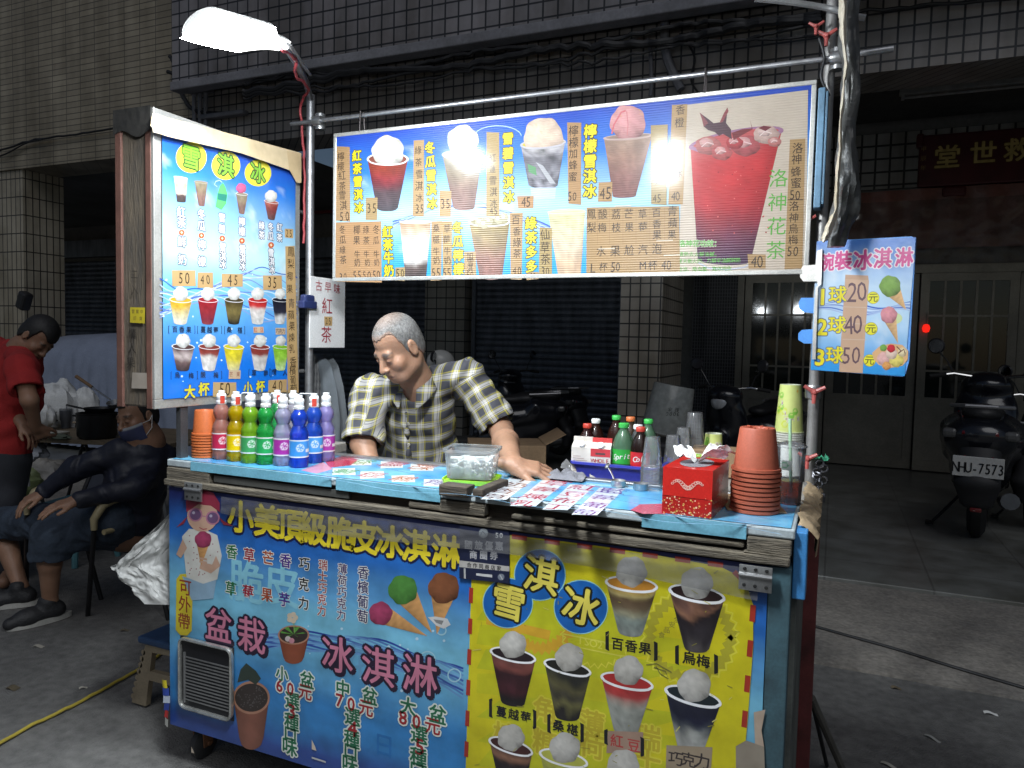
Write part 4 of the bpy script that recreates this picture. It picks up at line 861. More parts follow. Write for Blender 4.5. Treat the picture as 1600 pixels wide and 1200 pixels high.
for x, t in ((640, '桑椹牛奶'), (700, '草莓牛奶')): hd(t[:2], (x, 838), (x, 900), 50); hd(t[2:], (x+2, 962), (x+2, 1014), 44); nm('55', x, 1080, 48)
tg(798, 965, 862, 1112); hd('加雪淇', (828, 988), (828, 1055), 42); nm('50', 829, 1092, 40); tg(1050, 752, 1116, 1116); hd('百香綠茶', (1082, 790), (1086, 975), 54); nm('40', 1086, 1072, 46)
tg(1138, 1075, 1206, 1117); nm('40', 1172, 1098, 40); tg(1210, 832, 1276, 1102); hd('仙草茶', (1240, 870), (1243, 1008), 58); nm('30', 1243, 1072, 46)
ytext('紅茶雪淇冰', (203, 436), (214, 722), 60); ytext('冬瓜雪淇冰', (606, 392), (618, 698), 64); ytext('雪碧雪淇冰', (1036, 342), (1041, 664), 66); ytext('紅茶牛奶', (372, 856), (381, 1070), 64); ytext('冬瓜檸檬', (758, 832), (764, 1060), 64); ytext('綠茶多多', (1163, 808), (1166, 1046), 68)
A.z(880, 110, 3.5286)
A.cup((225, 375), (490, 356), (275, 696), (400, 692), [(0, (.36, .24, .18)), (.3, (.34, .19, .14)), (.6, (.26, .12, .10)), (1, (.20, .075, .07))], (357, 290, 98, (.72, .34, .34)), rim=(.52, .38, .34), liquid=(.3, .2, .16), sag=.05)
A.line([(268, 350), (280, 300), (320, 232), (345, 222)], 9, (.62, .14, .16)); A.line([(350, 225), (358, 300), (352, 360)], 5, (.60, .20, .20))
ytext('檸檬雪淇冰', (150, 336), (146, 668), 74)
A.poly([(662, 192), (1350, 108), (1338, 1108), (636, 1128)], (.62, .52, .42))
# hibiscus drink
rdk = [(0, (.50, .09, .09)), (.1, (.60, .04, .045)), (.3, (.62, .025, .03)), (.5, (.50, .015, .025)), (.62, (.34, .012, .03)), (.78, (.14, .015, .05)), (1, (.06, .02, .07))]
A.cup((702, 425), (1206, 330), (742, 1042), (1034, 1052), rdk, rim=(.36, .18, .30), liquid=(.56, .10, .10), sag=.08, blot=.25)
def icecube(x, y, r, c):
    A.scoop(x, y, r*.95, c, .72); A.scoop(x-r*.15, y-r*.22, r*.5, mixc(c, (.9, .66, .62), .45), .7); A.line([(x-r*.5, y+r*.1), (x-r*.1, y-r*.25), (x+r*.4, y-r*.1)], 5, mixc(c, (.95, .8, .78), .6))
for x, y, r, c in ((800, 415, 75, (.55, .17, .16)), (875, 455, 60, (.56, .12, .12)), (1005, 415, 85, (.50, .10, .11)), (1120, 355, 75, (.64, .44, .38)), (945, 400, 50, (.52, .06, .07)), (1165, 395, 40, (.60, .22, .2))): icecube(x, y, r, c)
A.poly([(775, 310), (795, 285), (755, 235), (800, 268), (830, 292), (870, 285), (908, 205), (898, 290), (925, 325), (930, 380), (880, 350), (860, 362), (835, 340), (800, 330)], (.085, .035, .05)); A.poly([(905, 205), (912, 225), (880, 285), (862, 290), (884, 240)], (.28, .06, .07)); A.poly([(752, 232), (770, 250), (800, 290), (775, 312), (765, 270)], (.26, .07, .08))
A.poly([(930, 345), (985, 325), (1040, 320), (1030, 272), (1045, 325), (985, 358), (940, 385)], (.20, .03, .035)); A.poly([(1075, 318), (1105, 305), (1150, 312), (1115, 335)], (.18, .03, .04))
for k in range(46): x, y = random.uniform(745, 1150), random.uniform(520, 900); A.disc(x, y, random.uniform(2, 5), random.choice([(.72, .10, .10), (.35, .01, .02)]), 8)
A.line([(745, 1060), (800, 1090), (900, 1100), (1000, 1085), (1055, 1050)], 8, (.52, .54, .62))
gn = (.13, .44, .07)
A.text('洛神花茶', (1187, 596), (1171, 992), 100, gn, bold=.0)
A.text('洛神花功效：', (655, 955), (850, 955), 38, gn, out=(.62, .60, .46), ow=.04, bold=.03); A.text('清熱去火解油膩。', (650, 1014), (850, 1014), 26, gn, bold=.01); A.text('夏天散火的，力解辛油膩解熱', (645, 1053), (965, 1046), 26, gn, bold=.01); A.text('性涼、降血壓、寬体肉虫', (645, 1098), (915, 1092), 26, gn, bold=.01)
tg(193, 617, 271, 726); nm('45', 232, 678, 66); tg(482, 300, 574, 740); hd('柚子', (524, 550), (520, 604), 50); nm('45', 518, 706, 46)
A.poly([(600, 192), (685, 186), (660, 738), (580, 740)], tuple(q*1.05 for q in kraft)); hd('香橙', (644, 220), (640, 288), 54); hd('冰', (636, 572), (636, 572), 50); nm('40', 620, 694, 48)
A.rect(125, 752, 640, 1127, kraft, 5)
for x in (190, 256, 330, 402, 478, 560): A.line([(x, 758), (x, 960)], 2.5, (.34, .20, .09))
for x, t in ((155, '鳳梨'), (216, '酸梅'), (291, '荔枝'), (362, '芒果'), (440, '草莓')): hd(t, (x, 792), (x, 866), 56)
hd('百香果', (516, 786), (516, 908), 56); hd('青蘋果', (602, 776), (600, 906), 54); hd('水果尬汽泡', (208, 1000), (516, 984), 62)
hd('L', (166, 1088), (166, 1088), 50); hd('杯', (222, 1084), (222, 1084), 54); nm('50', 288, 1082, 54); hd('M', (440, 1078), (440, 1078), 46); hd('杯', (495, 1074), (495, 1074), 54); nm('40', 570, 1074, 54)
A.poly([(1250, 382), (1335, 376), (1318, 1092), (1220, 1096)], kraft); hd('洛神蜂蜜', (1290, 428), (1284, 622), 62); nm('50', 1278, 688, 58); A.line([(1238, 714), (1322, 714)], 4, ink); hd('洛神烏梅', (1272, 750), (1266, 935), 60); nm('50', 1266, 996, 58)
A.rect(1020, 1012, 1116, 1092, kraft, 4); nm('40', 1068, 1054, 62)
for x, y in ((560, 940), (600, 1020), (330, 750), (240, 985)): A.line([(x-45, y), (x+45, y-3)], 5, (.75, .66, .52))
A.build('menu_print', vcol('menu_gloss', .40, .14, 'flute', dirt=.05, ink=.68, spec=.4), MBD)
b = MB()
for x in (mx0+.12, mx1-.32): b = MB(); b.tube([(x, SY-.004, mz1-.004), (x, PY-.05, zb0+.012), (x, PY-.03, zb0+.014), (x, PY-.02, mz1)], .003, 6); b.build('wire_hook', M('dark_wire', (.06, .05, .05), .5, .5), MBD)
# ---- light box at the left end, facing inwards
XB = -1.952
q = [atx(*p, XB) for p in ((238, 180), (470, 238), (466, 617), (243, 643))]
ly0, ly1 = (q[0].y+q[3].y)/2, (q[1].y+q[2].y)/2; lz1, lz0 = (q[0].z+q[1].z)/2, (q[2].z+q[3].z)/2
print('LIGHTBOX', [tuple(round(v, 3) for v in p) for p in q])
th = XB-aty(183, 410, ly0).x
LBX = thing('light_box_sign', 'blue boxed drinks sign with brown tape edges on the left end of the cart', 'sign', (XB-th/2, (ly0+ly1)/2, lz0))
b = MB(); b.bx(XB-th, XB-.012, ly0+.006, ly1, lz0+.004, lz1-.004, .006); b.build('box', M('box_board', (.16, .125, .085), .75, col2=(.07, .06, .05), ns=7, bump=.4, cov=.55, sx=(6, 6, 1)), LBX)
b = MB()
for x0, x1, m_ in ((XB-th-.004, XB-th+.022, 0), (XB-.034, XB-.010, 0)): b.bx(x0, x1, ly0-.002, ly0+.02, lz0, lz1-.03, .002)
b.build('edge_strip', M('red_brown_edge', (.13, .06, .045), .6, amp=.4, ns=9), LBX)
b = MB(); b.grid(lambda u, v: (lerp(XB-th-.006, XB-.004, u), ly0-.006-.004*fbm(u*9, v*4, 2), lerp(lz1+.004, lz1-.075+.012*math.sin(u*7), v)), 20, 8); b.build('black_tape', M('black_tape', (.03, .028, .025), .4, amp=.5, ns=8), LBX)
board_frame(LBX, (XB-.004, ly0+.03, lz0+.03), (0, 1, 0), (1, 0, 0), ly1-ly0-.06, lz1-lz0-.06, .03, .022)
A = Art((XB-th, ly0-.004, lz0), (1, 0, 0), (0, 0, 1)); A.z(0, 400, 3.75)
A.poly([(762, 300), (850, 302), (848, 395), (762, 390)], (.50, .40, .02)); A.text('營業中', (780, 325), (830, 327), 24, (.16, .12, .02)); A.text('訂貨', (790, 365), (825, 367), 24, (.16, .12, .02))
A.build('sticker', vcol('notes_print', .6), LBX); A.mb = MB(); A.poly([(775, 683), (860, 685), (862, 778), (770, 775)], (.30, .26, .22)); A.build('sticker', vcol('notes_print', .6), LBX); A.mb = MB(); A.text('情人果', (778, 455), (768, 625), 62, (.02, .016, .012), hand=True, bold=.004); A.build('note', vcol('notes_print', .6), LBX); A.mb = MB(); A.text('二入', (790, 110), (786, 200), 60, (.05, .04, .03), hand=True)
A.build('note', vcol('notes_print', .6), LBX)
A = Art((XB+.003, ly0, lz0), (0, 1, 0), (0, 0, 1)); A.z(160, 160, 2.4)
cs = [A.uv(*p) for p in ((206, 122), (735, 232), (738, 1088), (230, 1130))]
A.up()
def lbbg(u, v):
    t = v+.05*fbm(u*4, v*4, 9)
    c = mixc((.015, .05, .50), (.03, .22, .75), t/.16) if t < .16 else mixc((.03, .22, .75), (.50, .80, .88), (t-.16)/.26) if t < .42 else mixc((.50, .80, .88), (.20, .55, .85), (t-.45)/.12) if t < .58 else mixc((.20, .55, .85), (.01, .20, .82), (t-.58)/.3)
    k = fbm(u*5, v*9, 2.2)-.15; return mixc(c, (.85, .92, .95), k*2.2 if .12 < v < .5 and k > 0 else 0)
A.mb.grid(lambda u, v: A.P((lerp(.03, ly1-ly0-.03, u), lerp(lz1-lz0-.03, .03, v))), 60, 80, lbbg, False)
for k in range(14):
    A.line([(x, 665+40*math.sin((x-210)*.012+k*.2)+k*9+7*math.sin(x*.05+k*1.7)) for x in range(215, 735, 12)], 5, mixc((.02, .10, .55), (.75, .88, .95), (k*9 % 14)/14))
for k in range(30): A.disc(random.uniform(225, 690), random.uniform(640, 1060), random.uniform(2, 5), (.72, .88, .95), 8)
for x, y, r, ch in ((333, 207, 58, '雪'), (463, 237, 54, '淇'), (583, 265, 50, '冰')): A.disc(x, y, r, (.80, .72, .05)); A.text(ch, (x, y), (x, y), r*1.5, (.24, .55, .04), out=(.02, .06, .015), ow=.06, bold=.03)
A.cup((268, 278), (319, 286), (279, 372), (312, 374), [(0, (.72, .62, .54)), (.3, (.60, .40, .28)), (.65, (.72, .62, .52)), (.7, (.10, .06, .05)), (1, (.05, .04, .04))], sag=.06)
A.cup((345, 296), (394, 302), (360, 386), (383, 388), br, rim=(.4, .35, .3), sag=.08)
A.poly([(440, 312), (452, 300), (462, 318), (469, 345), (464, 380), (446, 404), (424, 392), (430, 345)], (.12, .55, .16)); A.poly([(432, 340), (467, 346), (463, 372), (431, 364)], (.02, .22, .16)); A.line([(448, 300), (440, 292), (425, 296), (420, 308), (430, 316)], 3, (.6, .75, .85))
A.cup((500, 341), (545, 346), (512, 414), (532, 418), br, (520, 322, 19, (.70, .12, .26)), sag=.1); A.cup((607, 368), (660, 378), (620, 435), (645, 440), [(0, (.4, .1, .07)), (.3, (.25, .04, .04)), (1, (.10, .06, .06))], (632, 352, 23, (.84, .82, .76)), sag=.1)
def wtxt(items, h=36):
    for ch, x, y in items:
        if ch == '+': A.disc(x, y, 11, (.62, .12, .02), 16); A.text('+', (x, y), (x, y), 20, (.9, .85, .6), bold=.05)
        else: A.text(ch, (x, y), (x, y), h, (.84, .85, .86), out=(.03, .035, .10), ow=.07, bold=.035)
wtxt([('紅', 295, 412), ('茶', 297, 452), ('+', 297, 488), ('鮮', 298, 523), ('奶', 300, 590)], 40); wtxt([('冬', 371, 420), ('瓜', 371, 463), ('+', 371, 499), ('檸', 373, 535), ('檬', 373, 597)], 38)
wtxt([('雪', 448, 433), ('碧', 448, 475), ('+', 449, 510), ('雪', 451, 543), ('淇', 451, 577), ('冰', 451, 608)], 34); wtxt([('檸', 523, 448), ('檬', 523, 485), ('+', 523, 519), ('雪', 525, 551), ('淇', 525, 584), ('冰', 525, 615)], 34)
wtxt([('綠', 597, 462), ('茶', 597, 498), ('冬', 631, 467), ('瓜', 631, 502), ('紅', 664, 470), ('茶', 664, 508), ('+', 632, 535), ('雪', 632, 564), ('淇', 634, 597), ('冰', 636, 628)], 31)
for x0, y0, x1, y1, t, h in ((260, 630, 350, 690, '50', 44), (356, 636, 415, 695, '40', 38), (447, 642, 527, 692, '45', 42), (602, 648, 672, 702, '35', 42), (682, 474, 716, 508, '25', 26)): A.rect(x0, y0, x1, y1, (.58, .38, .17), 2); A.num(t, (x0+x1)/2, (y0+y1)/2, h, ink)
pw = [(0, (.75, .42, .03)), (.2, (.72, .44, .06)), (.5, (.74, .62, .34)), (.8, (.75, .70, .55)), (1, (.7, .66, .56))]; rw = [(0, (.40, .02, .03)), (.4, (.32, .03, .04)), (.8, (.22, .03, .05)), (1, (.3, .06, .07))]
gw = [(0, (.07, .05, .02)), (.5, (.22, .17, .06)), (1, (.02, .02, .02))]; rwm = [(0, (.55, .02, .02)), (.2, (.60, .05, .05)), (.35, (.74, .66, .62)), (1, (.72, .72, .70))]; bw = [(0, (.012, .012, .02)), (.5, (.03, .03, .05)), (.7, (.6, .6, .6)), (1, (.7, .7, .7))]
yw = [(0, (.72, .60, .02)), (.5, (.74, .62, .06)), (1, (.78, .72, .4))]; gnw = [(0, (.25, .55, .03)), (.5, (.35, .62, .08)), (1, (.6, .75, .4))]; bm_ = [(0, (.10, .05, .05)), (.4, (.60, .50, .48)), (.6, (.16, .10, .10)), (1, (.05, .04, .05))]; rdm = [(0, (.25, .04, .03)), (.25, (.30, .06, .05)), (.4, (.72, .66, .62)), (1, (.72, .70, .68))]
wh = (.88, .87, .82)
for x, w2, st in ((293, 42, pw), (395, 38, rw), (493, 36, gw), (582, 36, rwm), (666, 30, bw)): A.cup((x-w2, 738), (x+w2, 743), (x-w2*.6, 826), (x+w2*.52, 828), st, (x, 718, w2*.66, wh), liquid=st[0][1], sag=.12, marb=.12)
for x, w2, st in ((302, 42, bm_), (400, 40, rdm), (492, 38, yw), (590, 36, rdm), (668, 30, gnw)): A.cup((x-w2, 914), (x+w2, 919), (x-w2*.6, 1000), (x+w2*.52, 1002), st, (x, 894, w2*.64, wh), liquid=st[0][1], sag=.12, marb=.12)
dk = (.02, .03, .06)
for t, x, y, s_ in (('百香果', 297, 852, 26), ('蔓越莓', 401, 853, 24), ('桑椹', 495, 854, 20), ('烏梅', 306, 1024, 26), ('酸梅', 401, 1022, 24), ('草莓', 590, 1016, 22), ('情人', 664, 1012, 20)):
    A.text(t, (x-s_, y-1), (x+s_, y+1), 24, dk, bold=.02); A.line([(x-s_*1.9+3, y-14), (x-s_*1.9, y-14), (x-s_*1.9, y+14), (x-s_*1.9+3, y+14)], 3, dk); A.line([(x+s_*1.9-3, y-14), (x+s_*1.9, y-14), (x+s_*1.9, y+14), (x+s_*1.9-3, y+14)], 3, dk)
for x0, y0, x1, y1, t, c in ((566, 842, 604, 864, '紅豆', (.5, .05, .04)), (648, 846, 686, 870, '巧克力', dk), (473, 1004, 517, 1036, '芒果', (.3, .08, .05))): A.rect(x0, y0, x1, y1, (.66, .48, .32), 1); A.text(t, (lerp(x0, x1, .2), (y0+y1)/2), (lerp(x0, x1, .8), (y0+y1)/2), 18, c, bold=.01)
A.text('大杯', (327, 1086), (380, 1076), 50, (.82, .72, .02), out=(.02, .06, .30), ow=.05, bold=.05); A.rect(415, 1048, 500, 1106, (.58, .38, .17), 2); A.num('50', 457, 1076, 50, ink); A.text('小杯', (545, 1070), (592, 1066), 44, (.82, .72, .02), out=(.02, .06, .30), ow=.05, bold=.05); A.rect(622, 1040, 691, 1088, (.58, .38, .17), 2); A.num('40', 656, 1063, 44, ink)
A.poly([(685, 540), (720, 538), (735, 1088), (694, 1090)], (.58, .38, .17)); 
for t, p0, p1 in (('鳳梨椰果', (706, 560), (702, 700)), ('青蘋果煉乳', (706, 755), (710, 925)), ('香檳葡萄', (713, 972), (716, 1075))): A.text(t, p0, p1, 36, ink, hand=True, bold=.004)
A.build('drinks_print', vcol('light_box_gloss', .28, .5, dirt=.05, ink=.80), LBX)
A = Art((XB+.022, ly0, lz0), (0, 1, 0), (0, 0, 1)); A.z(160, 160, 2.4); tape_c = (.60, .48, .30)
A.poly([(188, 40), (250, 58), (520, 128), (745, 190), (745, 262), (705, 255), (520, 190), (245, 128), (215, 118), (180, 88)], tape_c); A.poly([(692, 180), (746, 192), (746, 302), (728, 300), (700, 250)], mixc(tape_c, kraft, .4)); A.poly([(215, 66), (228, 120), (190, 112), (184, 76)], (.66, .56, .40))
A.build('paper_tape', vcol('tape_print', .5, .1), LBX)
for z_ in (lz0+.1, lz1-.2): b = MB(); b.tube([(XB-.02, ly1+.004, z_), (XB-.02, ly1+.05, z_)], .008); b.build('pole_tie', steel, LBX)
for y_ in (ly0+.12, ly1-.08): b = MB(); b.bx(XB-.025, XB-.005, y_-.015, y_+.015, ZT-.01, lz0+.005); b.build('bracket', M('bracket_dark', (.08, .08, .085), .5, .5), LBX)
# ---- white tea sign on the left pole
XW = PXL+.025
q = [atx(*p, XW) for p in ((488, 428), (541, 442), (538, 546), (481, 541))]
wy0, wy1 = (q[0].y+q[3].y)/2, (q[1].y+q[2].y)/2; wz1, wz0 = (q[0].z+q[1].z)/2, (q[2].z+q[3].z)/2
WS = thing('tea_sign', 'small white sign with red characters clipped to the left pole', 'sign', (XW, (wy0+wy1)/2, wz0))
b = MB(); b.bx(XW-.006, XW-.001, wy0, wy1, wz0, wz1, .003); b.build('panel', M('white_panel', (.72, .71, .70), .4, amp=.06), WS)
A = Art((XW, wy0, wz0), (0, 1, 0), (0, 0, 1)); A.z(160, 160, 2.4); dred = (.36, .02, .04)
A.text('古早味', (812, 688), (880, 700), 40, dred, bold=.0); A.text('紅', (843, 765), (843, 765), 62, dred, bold=.0); A.text('茶', (840, 872), (840, 872), 62, dred, bold=.0); A.rect(832, 803, 862, 838, (.58, .38, .17), 1); A.num('25', 847, 820, 26, ink)
A.build('lettering', vcol('white_sign_print', .4), WS)
b = MB(); b.bx(XW-.02, XW+.012, wy0-.05, wy0+.03, wz1-.13, wz1-.10, .004); b.bx(XW-.02, XW+.01, wy0-.04, wy0+.02, wz0+.16, wz0+.21, .008); b.build('clip', M('blue_black_clip', (.02, .03, .10), .4), WS)
# ---- price board on the right pole
u_ = Vector((.242, -.080, 0)).normalized(); o_ = Vector((-.056, 2.353, 0)); n_ = u_.cross(Vector((0, 0, 1)))
A = Art(o_, u_, (0, 0, 1)); A.z(1230, 350, 4.445)
oc = [(205, 120), (860, 85), (893, 100), (890, 150), (845, 950), (820, 1040), (800, 1060), (165, 1015)]
BS = thing('price_board', 'blue ice cream price board with three handwritten prices on the right pole', 'price board', o_+u_*.11+Vector((0, 0, A.uv(500, 1030)[1])))
b = MB(); b.prism([A.P(A.uv(*p))-n_*.008 for p in oc[::-1]], n_*.006); b.build('panel', M('panel_blue', (.08, .25, .6), .5), BS)
A.up(); us = [A.uv(*p) for p in oc]; ux = [p[0] for p in us]; uz = [p[1] for p in us]
def sbg(u, v): 
    k = fbm(u*4, v*4, 3.3); c = mixc((.06, .20, .60), (.50, .66, .82), v/.35+k*.5) if v < .35 else mixc((.50, .66, .82), (.42, .62, .82), (v-.35)/.3) if v < .65 else mixc((.42, .62, .82), (.03, .30, .70), (v-.65)/.3)
    return mixc(c, (.75, .82, .88), max(0, k-.1)*2)
def edge_fn(u, v): return (lerp(lerp(205, 893, u), lerp(163, 815, u), v), lerp(lerp(122, 92, u), lerp(1012, 1056, u), v))
A.grid(edge_fn, 30, 34, sbg)
for k in range(7): A.line([(x, 560+k*9+26*math.sin(x*.012+k*.3)) for x in range(205, 860, 25)], 9, mixc((.03, .10, .5), (.65, .80, .9), (k*3 % 7)/7))
pk = (.62, .05, .24)
for ch, x, y, h in (('碗', 272, 268, 120), ('裝', 390, 256, 130), ('冰', 525, 252, 140), ('淇', 662, 240, 135), ('淋', 812, 232, 130)): A.text(ch, (x, y), (x, y), h, pk, out=(.80, .74, .78), ow=.05, bold=.045, w=.86)
ylw = (.80, .68, .02)
for d, x, y in (('1', 246, 506), ('2', 242, 716), ('3', 226, 926)): A.text(d, (x, y), (x, y), 110, ylw, out=(.10, .12, .2), ow=.04, bold=.04); A.text('球', (x+104, y-14), (x+104, y-14), 116, ylw, out=(.10, .12, .2), ow=.04, bold=.03)
A.poly([(404, 352), (562, 358), (568, 400), (524, 1036), (360, 1026)], (.56, .36, .24)); A.poly([(404, 352), (562, 358), (560, 390), (402, 382)], (.50, .31, .20))
for y in (575, 690, 800): A.line([(385, y), (550, y+5)], 5, (.62, .46, .36))
pk2 = (.13, .07, .09)
for t, x, y in (('20', 487, 470), ('40', 458, 700), ('50', 450, 910)): A.num(t, x, y, 128, pk2)
for x, y, r in ((597, 512, 43), (583, 727, 45), (572, 948, 43)): A.disc(x, y, r, (.25, .22, .02)); A.disc(x, y, r*.94, (.78, .72, .03)); A.text('元', (x, y), (x, y), 62, (.12, .12, .03), bold=.02)
A.cone(715, 432, 74, (826, 596), (.20, .36, .06), (.66, .40, .18)); A.disc(745, 655, 55, (.60, .70, .36), 20, 40); A.cone(706, 632, 58, (770, 830), (.72, .28, .32), (.62, .38, .18))
A.poly([(590, 895), (640, 850), (720, 830), (800, 840), (840, 880), (838, 940), (800, 985), (720, 1000), (640, 980), (600, 940)], (.72, .42, .20))
for x, y, r, c in ((670, 935, 46, (.78, .45, .42)), (760, 945, 50, (.80, .66, .16)), (800, 890, 32, (.80, .66, .4)), (690, 985, 30, (.74, .34, .10)), (725, 900, 40, (.82, .62, .5)), (668, 860, 24, (.20, .42, .08)), (722, 865, 28, (.66, .02, .04))): A.scoop(x, y, r, c)
A.line([(760, 850), (790, 880), (770, 900), (810, 870), (820, 900)], 7, (.16, .06, .04))
A.build('price_print', vcol('price_gloss', .32, .3, dirt=.05, ink=.72), BS)
b = MB()
def plate(pts, h=.004, d=0.): 
    q_ = [A.P(A.uv(*p))+n_*d for p in pts]; b.prism(q_[::-1], n_*h)
plate([(215, 190), (252, 175), (245, 420), (225, 440), (215, 400), (120, 400), (98, 370), (98, 310), (125, 290), (205, 285)], .004, .006); plate([(205, 440), (222, 430), (205, 940), (180, 940)], .004, .006)
hp = b.build('hinge_plate', M('hinge_metal', (.50, .48, .45), .4, .7, amp=.3, ns=15), BS)
b = MB(); plate([(190, 410), (228, 410), (222, 620), (180, 620), (115, 612), (80, 590), (78, 545), (95, 512), (185, 512)], .004, -.006); plate([(180, 620), (220, 620), (205, 950), (165, 950), (172, 830), (115, 830), (75, 805), (75, 760), (100, 735), (175, 730)], .004, -.0064); b.build('blue_tab', M('tab_blue', (.06, .24, .62), .45, amp=.2), BS)
# ---- edge-on side board and the rolled tarpaulin on the right pole
b = MB(); sy0, sz0, sz1 = 2.36, aty(1298, 326, 2.36).z, aty(1298, 140, 2.36).z
b.bx(pr_.x-.025, pr_.x-.006, 2.33, 2.395, sz0, sz1, .003); b.bx(pr_.x-.005, pr_.x+.002, 2.335, 2.7, sz0+.01, sz1-.01, .002)
tag(b.build('side_board', M('side_board_blue', (.12, .24, .36), .5, amp=.4, ns=6)), 'blue board seen edge-on along the right pole', 'sign')
TY = 2.24
path = [(1328, -40), (1326, 40), (1329, 100), (1327, 170), (1322, 230), (1325, 290), (1318, 340), (1305, 386)]; rad = [15, 13, 13, 13, 15, 17, 17, 12]
px_m = 1/(1156/(.399*0+.917*TY+.02))
TP = thing('rolled_tarp', 'dark rolled tarpaulin with torn white edge hanging by the right pole', 'tarp', aty(1322, 380, TY))
b = MB(); n = 26; P_ = []; 
N = 70; vs = []; fs = []
for i in range(N+1):
    t = i/N*(len(path)-1); k = min(int(t), len(path)-2); f_ = t-k
    c_ = aty(lerp(path[k][0], path[k+1][0], f_), lerp(path[k][1], path[k+1][1], f_), TY); r = lerp(rad[k], rad[k+1], f_)*px_m
    for a in range(n):
        an = 2*math.pi*a/n; rr_ = r*(.95+.62*fbm(math.cos(an)*1.6, math.sin(an)*1.6, i*.16)+.16*math.sin(an*4+i*.13)); vs.append(c_+Vector((rr_*math.cos(an), rr_*math.sin(an), 0)))
for i in range(N):
    for a in range(n): fs.append((i*n+a, i*n+(a+1) % n, (i+1)*n+(a+1) % n, (i+1)*n+a))
fs += [tuple(range(n)), tuple(N*n+a for a in range(n))[::-1]]
b.add(vs, fs, True); b.build('tarp', M('tarp_dark', (.10, .10, .095), .38, col2=(.018, .02, .02), ns=9, bump=.8, bs=22), TP)
b = MB(); ed = [(1318, -40, 12), (1316, 20, 12), (1318, 60, 9), (1322, 100, 5), (1318, 140, 5), (1314, 190, 5), (1312, 240, 6), (1308, 290, 7), (1306, 330, 8), (1298, 350, 13), (1290, 372, 13), (1286, 378, 5)]
def en(u, v):
    t = v*(len(ed)-1); k = min(int(t), len(ed)-2); f_ = t-k; x = lerp(ed[k][0], ed[k+1][0], f_); y = lerp(ed[k][1], ed[k+1][1], f_); w2 = lerp(ed[k][2], ed[k+1][2], f_)
    return aty(x+(u-.5)*w2+4*fbm(v*16, u, 2), y+5*fbm(v*9, u*2, 5), TY-.05-.03*math.sin(u*3.1)+.01*fbm(v*12, u*3, 1))
b.grid(en, 6, 90); b.build('torn_edge', M('torn_white', (.55, .50, .40), .6, col2=(.30, .22, .10), ns=10, cov=.36), TP)
b = MB(); b.tube([aty(1338, 85, PY-.05), aty(1396, 76, PY-.05)], .009); tag(b.build('pipe_end', galv), 'free end of a thin pipe sticking out right of the tarp', 'pipe')
cable('pole_wire', 'thin cable crossing to the top of the right pole from the left', [aty(1180, -2, 2.3), aty(1240, 4, 2.33), aty(1300, 14, 2.36), aty(1330, 24, 2.3), aty(1352, 28, 2.3)], .009, M('dull_wire', (.22, .22, .22), .5, .3), 'cable')
cable('pole_wire', 'black wire dropping from the right pole beside the menu board', [aty(1280, 60, 2.36), aty(1288, 90, 2.36), aty(1283, 120, 2.36), aty(1296, 150, 2.37)], .004)
# ================================================================ THINGS ON THE COUNTER
orange_pl = M('orange_plastic', (.48, .115, .03), .45, amp=.12, ns=10)
terra_pl = M('terracotta_plastic', (.36, .085, .045), .5, amp=.12, ns=10)
def pot_prof(rr, rb, h, rim):
    return [(rr*.95, .0), (rr*1.0, .0008), (rr*.99, rim), (rr*.91, rim+.0006), (rr*.90, rim+.004), (rb*1.02, h-.004), (rb*.98, h), (rb*.62, h), (rb*.58, h-.004), (0, h-.004)]
def pot_stack(base, n, rr, rb, h, rim, pitch, mat, labels, group):
    for i in range(n):
        b = MB(); z = base.z+i*pitch; dx, dy = random.uniform(-.0012, .0012), random.uniform(-.0012, .0012)
        pr = pot_prof(rr, rb, h, rim)
        if i < n-1: pr = pr[:5]+[(lerp(pr[4][0], pr[5][0], .35), lerp(pr[4][1], pr[5][1], .35))]
        b.lathe((base.x+dx, base.y+dy, z), pr, 36, cap=False)
        if i == n-1 and rr > .05:
            for k in range(6): a = k*1.047+.3; b.box((base.x+math.cos(a)*rb*.72, base.y+math.sin(a)*rb*.72, z+h-.0005), (.012, .006, .005), Matrix.Rotation(a, 3, 'Z'))
        o = b.build('plant_pot', mat); tag(o, labels(i, n), 'plant pot', group)
ordn = ['bottom', 'second', 'third', 'fourth', 'fifth', 'sixth', 'seventh', 'eighth', 'ninth', 'tenth', 'eleventh', 'twelfth', 'thirteenth', 'fourteenth', 'fifteenth', 'sixteenth']
def stack_label(what):
    def f_(i, n): return ('topmost '+what) if i == n-1 else (('lowest '+what) if i == 0 else ordn[i]+' from below, '+what)
    return f_
pot_stack(atz(321, 713, ZT), 9, .044, .034, .082, .0062, .0093, orange_pl, stack_label('upturned orange pot in the stack beside the bottles'), 'orange pots stacked by the bottles')
pot_stack(atz(1179, 797, ZT), 10, .060, .042, .106, .0078, .0112, terra_pl, stack_label('upturned terracotta pot in the stack beside the tissue box'), 'terracotta pots stacked by the tissue box')
